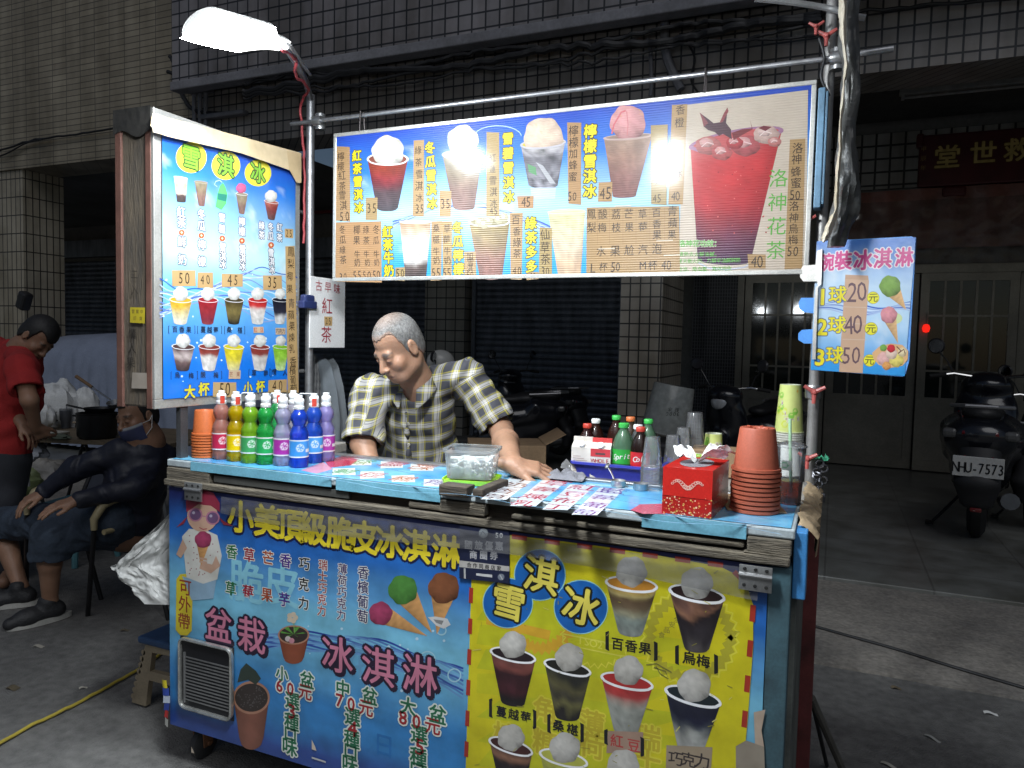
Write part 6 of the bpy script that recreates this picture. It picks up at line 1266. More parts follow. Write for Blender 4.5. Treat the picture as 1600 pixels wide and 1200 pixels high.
# ================================================================ PEOPLE: smooth distance-field bodies
import openvdb
def atd(x, y, d): return CAMP+px_dir(x, y)*(d/FPX)
def V3(*a): return np.array(a, float)
class SDF:
    def __init__(s): s.p = []
    def cap(s, a, b, ra, rb, k=.02, neg=False, cut=None, flat=None): s.p.append(('c', np.array(a, float), np.array(b, float), ra, rb, k, neg, cut, flat)); return s
    def ell(s, c, r, R=None, k=.02, neg=False, cut=None): s.p.append(('e', np.array(c, float), np.array(r, float), np.eye(3) if R is None else np.array(R, float), None, k, neg, cut, None)); return s
    def mesh(s, vox, wrinkle=None):
        lo = np.full(3, 1e9); hi = -lo
        for q in s.p:
            if q[6]: continue
            if q[0] == 'c': m = max(q[3], q[4]); l, h = np.minimum(q[1], q[2])-m, np.maximum(q[1], q[2])+m
            else: m = q[2].max(); l, h = q[1]-m, q[1]+m
            lo = np.minimum(lo, l); hi = np.maximum(hi, h)
        lo -= vox*4; hi += vox*4; n = np.ceil((hi-lo)/vox).astype(int)+1
        F = np.full(n, .06, np.float32); ax = [lo[i]+vox*np.arange(n[i]) for i in range(3)]
        for kind, a, b, c, d, k, neg, cut, flat in s.p:
            pad = k*1.6+vox*3
            if kind == 'c': m = max(c, d); l, h = np.minimum(a, b)-m-pad, np.maximum(a, b)+m+pad
            else: m = b.max(); l, h = a-m-pad, a+m+pad
            i0 = np.clip(np.floor((l-lo)/vox).astype(int), 0, n); i1 = np.clip(np.ceil((h-lo)/vox).astype(int)+1, 0, n)
            if (i1 <= i0).any(): continue
            X, Y, Z = np.meshgrid(ax[0][i0[0]:i1[0]], ax[1][i0[1]:i1[1]], ax[2][i0[2]:i1[2]], indexing='ij'); P = np.stack([X, Y, Z], -1)
            if kind == 'c':
                ab = b-a; t = np.clip(((P-a)@ab)/max(1e-9, ab@ab), 0, 1); w = P-a-t[..., None]*ab
                if flat is not None: fd, fs = flat; pr = w@fd; w = w+(pr*(fs-1))[..., None]*fd
                D = np.sqrt((w*w).sum(-1))-(c+(d-c)*t)
            else:
                Q = (P-a)@c.T/b; q = np.sqrt((Q*Q).sum(-1)); q2 = np.sqrt(((Q/b)**2).sum(-1)); D = q*(q-1)/np.maximum(q2, 1e-6)
            if cut is not None:
                for cp, cn in (cut if isinstance(cut, list) else [cut]): D = np.maximum(D, (P-np.array(cp))@np.array(cn))
            S = F[i0[0]:i1[0], i0[1]:i1[1], i0[2]:i1[2]]
            if neg:
                D = -D; h_ = np.clip(.5-.5*(D-S)/k, 0, 1) if 0 else np.clip(.5+.5*(D-S)/k, 0, 1); N = S*(1-h_)+D*h_+k*h_*(1-h_)
            else:
                h_ = np.clip(.5+.5*(S-D)/k, 0, 1); N = S*(1-h_)+D*h_-k*h_*(1-h_)
            F[i0[0]:i1[0], i0[1]:i1[1], i0[2]:i1[2]] = N
        if wrinkle is not None:
            X, Y, Z = np.meshgrid(*ax, indexing='ij'); F += wrinkle(X, Y, Z).astype(np.float32)
        g_ = openvdb.FloatGrid(.06); g_.copyFromArray(F); pts, quads = g_.convertToQuads(0.)
        return pts*vox+lo, quads[:, ::-1]
def sdf_obj(name, sdf, vox, mat, parent, colfn=None, wrinkle=None, uvfn=None):
    pts, q = sdf.mesh(vox, wrinkle); org = np.array(wloc(parent)) if parent else 0
    me = bpy.data.meshes.new(name); me.from_pydata([], [], []); me.vertices.add(len(pts)); me.vertices.foreach_set('co', (pts-org).astype(np.float32).ravel())
    me.loops.add(q.size); me.loops.foreach_set('vertex_index', q.astype(np.int32).ravel()); me.polygons.add(len(q)); me.polygons.foreach_set('loop_start', np.arange(len(q), dtype=np.int32)*4)
    me.polygons.foreach_set('use_smooth', np.ones(len(q), bool)); me.update(calc_edges=True); me.validate(); me.materials.append(mat)
    if colfn is not None: a = me.color_attributes.new('Col', 'FLOAT_COLOR', 'POINT'); c = np.ones((len(pts), 4)); c[:, :3] = colfn(pts); a.data.foreach_set('color', c.astype(np.float32).ravel())
    if uvfn is not None: a = me.attributes.new('wv', 'FLOAT_VECTOR', 'POINT'); a.data.foreach_set('vector', uvfn(pts).astype(np.float32).ravel())
    o = bpy.data.objects.new(name, me); COL.objects.link(o)
    if parent: o.parent = parent
    return o
def frame(F, U):
    F = np.array(F, float); F /= np.linalg.norm(F); U = np.array(U, float); U -= F*(U@F); U /= np.linalg.norm(U); return F, U, np.cross(U, F)   # face, crown, subject's left
def skinmat(name, c, rough=.5):
    m = vcol(name, rough, 0, .55, dirt=.09, spec=.45, bsc=110., bd=.003); p = m.node_tree.nodes['Principled BSDF']; p.inputs['Subsurface Weight'].default_value = .12; p.inputs['Subsurface Radius'].default_value = (.012, .005, .003); return m
def head(s, C, F, U, S, k=.5, neck=None, ears=True, scale=1.):
    p = lambda a, b, c: C+(S*a+F*b+U*c)*scale; R = np.stack([S, F, U]); z = scale
    s.ell(p(0, -.012, .032), (.0745*z, .094*z, .090*z), R, .01); s.ell(p(0, .022, -.042), (.060*z, .068*z, .074*z), R, .025)
    s.ell(p(0, .062, -.098), (.032*z, .028*z, .022*z), R, .03); s.cap(p(-.05, .0, -.075), p(-.03, .055, -.095), .02*z, .018*z, .03); s.cap(p(.05, .0, -.075), p(.03, .055, -.095), .02*z, .018*z, .03)
    for i in (-1, 1): s.ell(p(.040*i, .058, -.036), (.026*z, .024*z, .024*z), R, .022)
    s.cap(p(-.036, .076, .010), p(.036, .076, .010), .013*z, .013*z, .016)
    for i in (-1, 1): s.ell(p(.031*i, .100, -.008), (.019*z, .017*z, .011*z), R, .010, True)
    for i in (-1, 1): s.ell(p(.031*i, .078, -.011), (.0155*z, .0135*z, .0125*z), R, .004)
    s.cap(p(0, .086, .004), p(0, .109, -.040), .008*z, .0125*z, .010); s.ell(p(.012, .100, -.043), (.0095*z, .011*z, .008*z), R, .006); s.ell(p(-.012, .100, -.043), (.0095*z, .011*z, .008*z), R, .006)
    s.ell(p(0, .078, -.070), (.030*z, .018*z, .022*z), R, .014)
    s.cap(p(-.019, .090, -.0705), p(.019, .090, -.0705), .0052*z, .0052*z, .005); s.cap(p(-.016, .089, -.0815), p(.016, .089, -.0815), .0062*z, .0062*z, .005); s.cap(p(-.024, .096, -.0762), p(.024, .096, -.0762), .0022*z, .0022*z, .003, True)
    if ears:
        for i in (-1, 1):
            Re = np.stack([S*.86-F*i*.5*-1 if 0 else S, F, U]); s.ell(p(.0785*i, -.008, -.010), (.0085*z, .019*z, .033*z), Re, .006); s.ell(p(.0865*i, -.004, -.008), (.005*z, .010*z, .020*z), Re, .004, True)
    if neck is not None: s.cap(p(0, -.022, -.05), neck, .056*z, .060*z, .03)
def face_col(C, F, U, S, skin, brow=(.055, .05, .046), scale=1.):
    def fn(P, base):
        L = (P-C)/scale; a, b, c = L@S, L@F, L@U; near = (np.abs(a) < .09) & (np.abs(b) < .14) & (np.abs(c) < .14)
        def put(mask, col, amt): 
            w = (mask*near*amt)[:, None]; base[:] = base*(1-w)+np.array(col)*w
        sm = lambda x, e0, e1: np.clip((x-e0)/(e1-e0), 0, 1)
        aa = np.abs(a)
        put((b > .06)*(1-sm(((aa-.033)/.019)**2+((c-.0165+(aa-.033)*.12)/.0068)**2, .5, 1.2)), brow, .85)
        put((b > .07)*(1-sm(((aa-.031)/.0155)**2+((c+.0135)/.0032)**2, .5, 1.2)), (.035, .022, .018), .9)
        put((b > .06)*(1-sm(((aa-.031)/.022)**2+((c+.024)/.008)**2, .4, 1.3)), tuple(x*.62 for x in skin), .5)
        put((b > .07)*(1-sm((a/.024)**2+((c+.076)/.0105)**2, .6, 1.2)), (skin[0]*.80, skin[1]*.55, skin[2]*.55), .75)
        put((b > .07)*(1-sm((a/.024)**2+((c+.0762)/.0018)**2, .5, 1.4)), (.06, .02, .018), .8)
        put((b > .09)*(1-sm((aa-.007)**2/.0045**2+((c+.0515)/.003)**2, .4, 1.2)), (.05, .02, .015), .8)
        put((b > .02)*(1-sm((aa-.045)**2/.03**2+((c+.03)/.03)**2, 0, 1.2)), (skin[0]*1.0, skin[1]*.85, skin[2]*.8), .3)
        return base
    return fn
def hairshell(C, F, U, S, grow=.006, line=None, scale=1.):
    s = SDF(); R = np.stack([S, F, U]); s.ell(C+(F*-.012+U*.032)*scale, np.array((.0745+grow, .094+grow, .090+grow))*scale, R, .01); s.ell(C+(F*-.034-U*.018)*scale, np.array((.067+grow, .070+grow*.5, .074+grow))*scale, R, .02)
    return s
def hairline(P, C, F, U, S, scale=1., front=.060):
    """height above the hairline, head units"""
    L = P-C; b, c, sa = (L@F)/scale, (L@U)/scale, (L@S)/scale; a = np.abs(sa)
    line = np.interp(b, [-.12, -.055, -.03, -.012, .012, .022, .034, .062, .085, .10], [-.075, -.072, -.03, .012, -.034, .022, .052, front+.006, front, front-.004])
    line = line+np.where(b > .03, .020*np.clip((a-.028)/.02, 0, 1), 0)+.0022*np.sin(sa*260)*np.sin(b*230)+.0016*np.sin(sa*610+b*420)
    return c-line
def haircut(C, F, U, S, scale=1., front=.060):
    def w(X, Y, Z): return np.maximum(0, -hairline(np.stack([X, Y, Z], -1), C, F, U, S, scale, front)*3)+.0010*np.sin(X*900)*np.sin(Y*830)*np.sin(Z*870)
    return w
def hand(s, W, D, N, T, curl=.5, spread=.25, L=.085, k=.007, z=1.):
    """W wrist, D towards the fingers, N back of the hand, T towards the thumb; five separate bent fingers"""
    D = D/np.linalg.norm(D); N = N-D*(N@D); N /= np.linalg.norm(N); T_ = T-D*(T@D)-N*(T@N); T_ /= np.linalg.norm(T_)
    q = lambda d, t, n: W+(D*d+T_*t+N*n)*z
    s.cap(q(-.03, 0, 0), q(.01, 0, 0), .025*z, .024*z, .02, flat=(N, 1.25))
    for t0, t1 in ((.026, .030), (.008, .010), (-.010, -.010), (-.026, -.029)): s.cap(q(.012, t0*.72, 0), q(L, t1, .001), .0155*z, .0118*z, .012)
    lens = (.026, .030, .028, .021)
    for i, (t, ln) in enumerate(zip((.030, .010, -.010, -.029), lens)):
        a = np.array(q(L, t, .001)); an = spread*(1.5-i)*.45; d = D*math.cos(an)+T_*math.sin(an); r = .0094-.0007*(i == 3); c_ = .25*curl
        for j, f_ in enumerate((1.45, .95, .78)):
            c_ += curl*(.38, .55, .35)[j]; dd = d*math.cos(c_)-N*math.sin(c_); b = a+dd*ln*f_*z; s.cap(a, b, (r-.0009*j)*z, (r-.0009*(j+1))*z, .003); a = b
    a = q(.022, .028, -.006); b = q(.052, .052, -.014); s.cap(q(.005, .016, -.004), a, .016*z, .0145*z, .012); s.cap(a, b, .0135*z, .0105*z, .006); c_ = q(.082, .060, -.020); s.cap(b, c_, .0105*z, .0085*z, .004)
# ---------------------------------------------------------------- the vendor
skin = (.37, .205, .13); npv = lambda v: np.array(v, float)
rt, up, tw = npv(RT), npv(UP), -npv(FW)
VEND = thing('person', 'man in a plaid short sleeved shirt leaning over the counter, looking down', 'person', (-1.2, 2.55, 0))
HC_ = npv(atd(622, 541, 2.62)); Fd, Ud, Sd = frame(-.60*rt+.55*tw-.58*up, up+.06*rt)
neckb = npv(atd(648, 596, 2.74)); lsh, rsh = npv(atd(730, 588, 2.84)), npv(atd(578, 614, 2.74)); chest = npv(atd(655, 640, 2.84)); belly = npv(atd(660, 730, 2.92)); pelv = npv(atd(668, 850, 3.02))
lel = npv(atd(783, 672, 2.80)); lwr = npv(atz(803, 727, ZT+.035)); rel = npv(atd(567, 694, 2.64)); rwr = npv(atd(592, 770, 2.52))
B = SDF(); head(B, HC_, Fd, Ud, Sd, neck=neckb, scale=.94)
B.cap(neckb, chest, .056, .085, .05); B.cap(chest, belly, .095, .105, .05); B.cap(rsh*.8+neckb*.2, lsh*.8+neckb*.2, .036, .036, .03); B.cap(belly, pelv, .115, .115, .04)
for i in (-1, 1): h0 = pelv+npv((.08*i, .02, -.06)); k0 = npv((pelv[0]+.10*i, pelv[1]+.02, .50)); B.cap(h0, k0, .085, .058, .03); B.cap(k0, npv((k0[0], k0[1]+.05, .09)), .055, .038, .02); B.cap(npv((k0[0], k0[1]+.04, .05)), npv((k0[0], k0[1]-.12, .04)), .038, .034, .02)
B.cap(lsh, lel, .052, .043, .03); B.cap(lel, lerp(lel, lwr, .4), .043, .044, .02); B.cap(lerp(lel, lwr, .4), lwr, .044, .027, .02)
B.cap(rsh, rel, .052, .042, .03); B.cap(rel, rwr, .043, .028, .02)
hd_ = npv(atz(862, 744, ZT+.004))-lwr; hand(B, lwr+hd_*.0, hd_+npv((0, 0, .012)), npv((.0, -.35, 1.)), npv((0, -1, .0)), curl=.42, spread=.5, L=.07)
hand(B, rwr, npv((.02, -.05, -.09)), npv((-1., -.3, 0)), npv((.3, -1, .0)), curl=.6)
fc = face_col(HC_, Fd, Ud, Sd, skin, scale=.94)
def vcol_(P):
    c = np.tile(np.array(skin), (len(P), 1)); n_ = np.array([noise.noise((p[0]*38, p[1]*38, p[2]*38)) for p in P])[:, None]; c *= 1+.09*n_
    return np.clip(fc(P, c), 0, 1)
sdf_obj('body', B, .0038, skinmat('skin_tan', skin), VEND, vcol_)
hs = hairshell(HC_, Fd, Ud, Sd, .0028, scale=.94)
def haircol(P): 
    n_ = np.array([noise.noise((p[0]*160, p[1]*160, p[2]*90)) for p in P])[:, None]; L = (P-HC_)@Fd; t = np.clip(hairline(P, HC_, Fd, Ud, Sd, .94, .066)/.022, 0, 1)[:, None]; top = np.clip(((P-HC_)@Ud-.085)/.03, 0, 1)[:, None]*.35; h_ = np.array((.175, .17, .165))*(1+.55*n_)*(1-.25*np.clip(-L*8, 0, 1))[:, None]; k_ = np.clip(.25+.75*t-top, 0, 1); return np.clip(h_*k_+np.array(skin)*.9*(1-k_), .02, .8)
sdf_obj('hair', hs, .0032, vcol('hair_grey', .75, 0, .9, dirt=.2, bsc=260., bd=.004), VEND, haircol, haircut(HC_, Fd, Ud, Sd, .94, .066))
# plaid shirt
def plaid():
    m = bpy.data.materials.new('plaid_cotton'); m.use_nodes = True; t = m.node_tree; p = t.nodes['Principled BSDF']; p.inputs['Roughness'].default_value = .85
    at = t.nodes.new('ShaderNodeAttribute'); at.attribute_name = 'wv'; sp = t.nodes.new('ShaderNodeSeparateXYZ'); t.links.new(at.outputs['Vector'], sp.inputs[0])
    out = []
    for ax in (0, 1):
        mu = t.nodes.new('ShaderNodeMath'); mu.operation = 'MULTIPLY'; mu.inputs[1].default_value = 1/.056; t.links.new(sp.outputs[ax], mu.inputs[0])
        fr = t.nodes.new('ShaderNodeMath'); fr.operation = 'FRACT'; t.links.new(mu.outputs[0], fr.inputs[0])
        r = t.nodes.new('ShaderNodeValToRGB'); e = r.color_ramp; e.interpolation = 'CONSTANT'
        bk_, wt_, ye_, gr_ = (.042, .042, .052, 1), (.50, .48, .45, 1), (.40, .35, .05, 1), (.17, .17, .18, 1)
        st = [(0, bk_), (.40, gr_), (.43, bk_), (.45, ye_), (.52, bk_), (.55, wt_), (.72, gr_), (.76, wt_), (.84, bk_), (.87, ye_), (.94, bk_)]
        e.elements[0].position = 0; e.elements[0].color = bk_; e.elements[1].position = .40; e.elements[1].color = gr_
        for po, c in st[2:]: x = e.elements.new(po); x.color = c
        t.links.new(fr.outputs[0], r.inputs[0]); out.append(r)
    mx = t.nodes.new('ShaderNodeMix'); mx.data_type = 'RGBA'; mx.inputs[0].default_value = .5; t.links.new(out[0].outputs[0], mx.inputs[6]); t.links.new(out[1].outputs[0], mx.inputs[7]); t.links.new(mx.outputs[2], p.inputs['Base Color'])
    w = t.nodes.new('ShaderNodeTexNoise'); w.inputs['Scale'].default_value = 300; b = t.nodes.new('ShaderNodeBump'); b.inputs['Strength'].default_value = .3; b.inputs['Distance'].default_value = .002; t.links.new(w.outputs[0], b.inputs['Height']); t.links.new(b.outputs[0], p.inputs['Normal'])
    return m
PL = plaid(); Sh = SDF()
nd = lambda a: a/np.linalg.norm(a)
axd = nd(chest-belly); front = nd(tw-axd*(tw@axd)-.15*rt); side = np.cross(axd, front)
Sh.cap(lerp(neckb, chest, .42), chest, .085, .124, .05, flat=(front, 1.12)); Sh.cap(chest, belly, .129, .140, .05, flat=(front, 1.08)); Sh.cap(belly, pelv, .150, .152, .04)
Sh.cap(lerp(neckb, rsh, .35)-axd*.012, rsh, .060, .060, .035); Sh.cap(lerp(neckb, lsh, .35)-axd*.012, lsh, .062, .062, .035)
lse = lerp(lsh, lel, .90); rse = lerp(rsh, rel, .98); ld, rd_ = nd(lel-lsh), nd(rel-rsh)
Sh.cap(lsh, lse+ld*.06, .066, .082, .03, cut=(lse, ld)); Sh.cap(rsh, rse+rd_*.06, .066, .078, .03, cut=(rse, rd_))
Sh.cap(lse-ld*.05, lse+ld*.05, .060, .070, .004, True); Sh.cap(rse-rd_*.05, rse+rd_*.05, .058, .066, .004, True)
# open neck: wedge cut down the front and the neck hole
Sh.cap(neckb-axd*.03, neckb+axd*.12, .064, .075, .006, True)
vtip = lerp(neckb, chest, .62)+front*.12
Sh.cap(neckb+front*.06+axd*.05, vtip+axd*.02, .046, .006, .004, True, flat=(front, .45))
seam0, seam1 = vtip, belly+front*.16
Sh.cap(vtip+front*.03-axd*.0, belly+front*.165, .006, .006, .010)
def wr(X, Y, Z):
    P = np.stack([X, Y, Z], -1)-chest; u, v, w = P@side, P@axd, P@front
    f_ = np.sin(u*38+v*55+2*np.sin(v*21))*.0028*np.clip((-v+.02)*6, 0, 1)+np.sin(v*70-u*45+3*np.sin(u*17))*.0022+np.sin(u*95+v*24+2*np.sin(v*40+1))*.0012
    f_ = f_*1.5+.0035*np.sin(u*22-v*30+2.5*np.sin(v*13+u*9))*np.clip(.2-v*3, 0, 1)
    return f_
def wv(P):
    L = P-chest; u, v = L@side, L@axd; o = np.stack([u+.03*(L@front), v, 0*u], 1)
    for sh_, e_, d_, sg in ((lsh, lse, ld, 1), (rsh, rse, rd_, -1)):
        q = P-sh_; t = q@d_; r = np.linalg.norm(q-np.outer(t, d_), axis=1); m = (t > .02) & (r < .098) & (((P-chest)@side)*np.sign((sh_-chest)@side) > .125)
        pr = nd(np.cross(d_, front)); o[m, 0] = (q@pr)[m]+.01; o[m, 1] = t[m]+.02
    return o
sdf_obj('shirt', Sh, .0036, PL, VEND, None, wr, wv)
# collar flaps, placket buttons
b = MB()
for sg in (-1, 1):
    def cf(u, v, sg=sg):
        a = lerp(2.7, .38, u); rr_ = .066+.018*v; q = neckb+(side*sg*math.sin(a)*-1 if 0 else side*sg*math.sin(a))*rr_*1.02+front*math.cos(a)*rr_*1.08+axd*(.030-.018*(1-abs(math.cos(a*.5)))-.040*v*(1+.55*u*u)-.05*u*u+.012)
        return q+front*(.030*v*u*u)
    b.grid(cf, 18, 6)
cl_ = b.build('collar', PL, VEND); a = cl_.data.attributes.new('wv', 'FLOAT_VECTOR', 'POINT')
a.data.foreach_set('vector', np.array([((v.co.x*.8+v.co.y*.3), v.co.z, 0) for v in cl_.data.vertices], np.float32).ravel())
m_ = cl_.modifiers.new('thick', 'SOLIDIFY'); m_.thickness = .003; m_.offset = 1
for k in range(4):
    t = .16+.27*k; q = lerp(vtip, belly+front*.165, t)+front*.008
    b = MB(); b.lathe(q, [(0, .003), (.0045, .0035), (.0055, .002), (.0055, 0)], 12, front, cap=False); b.build('button', M('shirt_button', (.45, .42, .36), .35), VEND)
# trousers (hidden behind the cart)
Tr = SDF(); 
Tr.cap(belly+npv((0, 0, -.10)), pelv, .135, .142, .03)
for i in (-1, 1): h0 = pelv+npv((.08*i, .02, -.06)); k0 = npv((pelv[0]+.10*i, pelv[1]+.02, .50)); Tr.cap(h0, k0, .10, .075, .03); Tr.cap(k0, npv((k0[0], k0[1]+.05, .09)), .075, .062, .02)
sdf_obj('trousers', Tr, .008, M('dark_trousers', (.03, .032, .04), .9), VEND)
# ---------------------------------------------------------------- seated man in navy, face mask
skin2 = (.30, .165, .105); Hn = npv
sh_l, sh_r0 = npv(atz(66, 972, .04)), npv(atz(22, 948, .04)); print('SEAT', sh_l, sh_r0)
SEAT = thing('person', 'seated man in navy jacket, shorts and face mask slumped in the metal armchair', 'person', (-3.0, 2.85, 0))
d0 = 3.72; C2 = Hn(atd(214, 648, d0+.05)); F2, U2, S2 = frame(-.42*rt+.86*tw-.28*up, up-.05*rt)
nk = Hn(atd(226, 692, d0+.10)); sl, sr = Hn(atd(252, 714, d0+.16)), Hn(atd(186, 708, d0+.02)); hip = Hn(atd(198, 822, d0+.06)); hipl, hipr = Hn(atd(203, 822, d0+.10)), Hn(atd(170, 812, d0-.06))
knl, knr = Hn(atd(78, 838, d0-.10)), Hn(atd(-2, 818, d0+.28)); anl, anr = Hn(atz(78, 940, .10)), Hn(atz(33, 918, .10))
ell, elr = Hn(atd(212, 762, d0-.10)), Hn(atd(118, 732, d0-.02)); wrl, wrr = Hn(atd(118, 782, d0-.26)), Hn(atd(66, 770, d0-.02))
B = SDF(); head(B, C2, F2, U2, S2, neck=nk); B.cap(nk, hip, .10, .13, .05); B.cap(sl, sr, .05, .05, .03)
for s_, e_, w_2 in ((sl, ell, wrl), (sr, elr, wrr)): B.cap(s_, e_, .048, .04, .02); B.cap(e_, w_2, .04, .026, .02)
for h_2, k_, a_2 in ((hipl, knl, anl), (hipr, knr, anr)):
    B.cap(h_2, k_, .085, .058, .03); B.cap(k_, lerp(k_, a_2, .4), .052, .052, .02); B.cap(lerp(k_, a_2, .4), a_2, .052, .034, .02); B.cap(a_2, a_2+npv((.0, 0, -.05)), .034, .036, .02)
hand(B, wrl, nd(Hn(atd(90, 790, d0-.30))-wrl), npv((0, -.3, 1)), up*.2+tw, curl=.35, L=.07, z=1.0); hand(B, wrr, nd(Hn(atd(42, 782, d0-.06))-wrr), npv((0, -.2, 1)), tw, curl=.6, L=.07)
for a_2, tx, ty in ((anl, 30, 975), (anr, -12, 942)): t_ = Hn(atz(tx, ty, .03)); B.cap(a_2+npv((0, 0, -.05)), lerp(a_2, t_, .8)*npv((1, 1, 0))+npv((0, 0, .05)), .034, .03, .02)
fc2 = face_col(C2, F2, U2, S2, skin2, (.03, .025, .02))
sdf_obj('body', B, .006, skinmat('skin_brown', skin2), SEAT, lambda P: np.clip(fc2(P, np.tile(np.array(skin2), (len(P), 1))), 0, 1))
sdf_obj('hair', hairshell(C2, F2, U2, S2, .008), .005, M('hair_black', (.015, .014, .014), .6, amp=.4, ns=60), SEAT, None, haircut(C2, F2, U2, S2))
Jk = SDF(); navy = M('navy_nylon', (.011, .013, .026), .55, amp=.3, ns=10, bump=.4, bs=30)
tax = nd(nk-hip); tf = nd(tw-tax*(tw@tax)-.5*rt); Jk.cap(lerp(nk, hip, .16), lerp(nk, hip, .55), .12, .138, .05); Jk.cap(lerp(nk, hip, .5), hip+tax*.06, .138, .15, .05); Jk.cap(nk-tax*.035, sl, .06, .07, .03); Jk.cap(nk-tax*.035, sr, .06, .07, .03); Jk.cap(nk-tax*.03, nk+tax*.012, .075, .068, .02)
for s_, e_, w_2 in ((sl, ell, wrl), (sr, elr, wrr)): Jk.cap(s_, e_, .066, .056, .03); Jk.cap(e_, lerp(e_, w_2, .93), .056, .040, .025)
def wr2(X, Y, Z):
    w1 = np.sin(Z*19+2.2*np.sin(X*13+Y*9)); w2 = np.sin(X*23-Y*17+1.9*np.sin(Z*11+1))
    return .0045*np.sin(X*31+Z*26+3.1*w1)*w2+.003*np.sin(Z*47-X*22+2.6*w2+Y*19)*(.5+.5*w1)+.0012*np.sin(X*110+3*w1+Z*60)
sdf_obj('jacket', Jk, .007, navy, SEAT, None, wr2)
Sr = SDF(); Sr.cap(hipl+npv((0, 0, -.01)), hipr, .12, .12, .04)
for h_2, k_, a_2 in ((hipl, knl, anl), (hipr, knr, anr)):
    ke = lerp(k_, a_2, .30); dd = nd(a_2-k_); Sr.cap(h_2, k_, .112, .085, .04); Sr.cap(k_, ke+dd*.04, .085, .098, .03, cut=(ke, dd)); Sr.cap(ke-dd*.05, ke+dd*.06, .068, .08, .004, True)
sdf_obj('shorts', Sr, .007, M('denim_dark', (.035, .05, .075), .9, amp=.3, ns=12, bump=.5, bs=60), SEAT, None, wr2)
b = MB()
def mk(u, v):
    a = lerp(-1.25, 1.25, u); c_ = lerp(-.028, -.112, v); rr_ = .104+.010*math.sin(v*3.1)-.02*v; q = C2+S2*(math.sin(a)*.080)+F2*(math.cos(a)*rr_+.006)+U2*(c_-.01*math.cos(a*1.2)); return q
b.grid(mk, 20, 10, lambda u, v: (.40, .42, .46) if v < .16 else (.05, .06, .14)); msk = b.build('face_mask', vcol('mask_cloth', .8), SEAT, colattr=True)
for i in (-1, 1): 
    b = MB()
    for c0 in (-.035, -.10): b.tube([C2+S2*.074*i+F2*.036+U2*c0, C2+S2*.084*i+F2*.0+U2*(c0*.6-.01), C2+S2*.086*i-F2*.02+U2*-.01], .0018, 6)
    b.build('ear_loop', M('loop_white', (.6, .6, .6), .6), msk)
for a_2, tx, ty, lab in ((anl, 20, 985, 'left'), (anr, -20, 952, 'right')):
    t_ = Hn(atz(tx, ty, 0)); h_0 = a_2*npv((1, 1, 0)); dd = nd(t_-h_0); sN = npv((-dd[1], dd[0], 0)); S_ = SDF(); ln = .27; h_0 = h_0-dd*.06
    S_.cap(h_0+npv((0, 0, .055))+dd*.03, h_0+dd*.17+npv((0, 0, .048)), .042, .040, .03); S_.cap(h_0+dd*.15+npv((0, 0, .042)), h_0+dd*.235+npv((0, 0, .034)), .042, .030, .03); S_.cap(h_0+dd*.05+npv((0, 0, .06)), h_0+dd*.07+npv((0, 0, .10)), .043, .045, .02)
    sh_o = sdf_obj('shoe', S_, .006, M('black_sneaker', (.02, .02, .022), .6, amp=.3, ns=30, bump=.4, bs=80), SEAT)
    b = MB(); ring = [(h_0+dd*(.105+.145*math.cos(k*.2618))+sN*(.042+.006*math.cos(k*.2618))*math.sin(k*.2618)) for k in range(24)]; b.prism([(p[0], p[1], .003) for p in ring], (0, 0, .026)); b.build('sole', M('sole_white', (.42, .41, .38), .6, amp=.2), sh_o)
# ---------------------------------------------------------------- standing man in red, bent over the table
REDM = thing('person', 'man in a red T-shirt standing bent over the food table', 'person', (-4.75, 3.2, 0))
d1 = 4.25; C3 = Hn(atd(60, 526, d1)); F3, U3, S3 = frame(.62*rt+.15*tw-.77*up, up*.8+.55*rt)
n3 = Hn(atd(36, 548, d1+.03)); s3r, s3l = Hn(atd(34, 575, d1-.20)), Hn(atd(-4, 548, d1+.18)); b3 = Hn(atd(4, 700, d1+.05)); p3 = Hn(atd(-14, 790, d1+.05))
e3 = Hn(atd(46, 625, d1-.28)); w3_ = Hn(atd(56, 668, d1-.16)); e3b = Hn(atd(22, 640, d1+.0)); w3b = Hn(atd(36, 664, d1-.05))
B = SDF(); head(B, C3, F3, U3, S3, neck=n3); B.cap(n3, b3, .085, .11, .05); B.cap(b3, p3, .13, .13, .05); B.cap(s3r, e3, .05, .042, .02); B.cap(e3, w3_, .042, .028, .02); B.cap(s3l, e3b, .05, .042, .02); B.cap(e3b, w3b, .042, .028, .02)
for i in (-1, 1): k0 = npv((p3[0]+.11*i, p3[1], .48)); B.cap(p3, k0, .09, .06, .03); B.cap(k0, k0*npv((1, 1, 0))+npv((0, .04, .08)), .055, .04, .02); B.cap(k0*npv((1, 1, 0))+npv((0, .04, .05)), k0*npv((1, 1, 0))+npv((.12, -.08, .04)), .04, .035, .02)
hand(B, w3_, nd(Hn(atd(66, 680, d1-.12))-w3_), tw+up*.4, rt*.4-up*.1+tw*.3, curl=.9, L=.07); hand(B, w3b, nd(Hn(atd(50, 678, d1-.05))-w3b), up+tw*.2, tw, curl=.8, L=.07)
fc3 = face_col(C3, F3, U3, S3, skin2, (.03, .025, .02)); sdf_obj('body', B, .007, skinmat('skin_brown', skin2), REDM, lambda P: np.clip(fc3(P, np.tile(np.array(skin2), (len(P), 1))), 0, 1))
sdf_obj('hair', hairshell(C3, F3, U3, S3, .009), .005, M('hair_black', (.015, .014, .014)), REDM, None, haircut(C3, F3, U3, S3, front=.04))
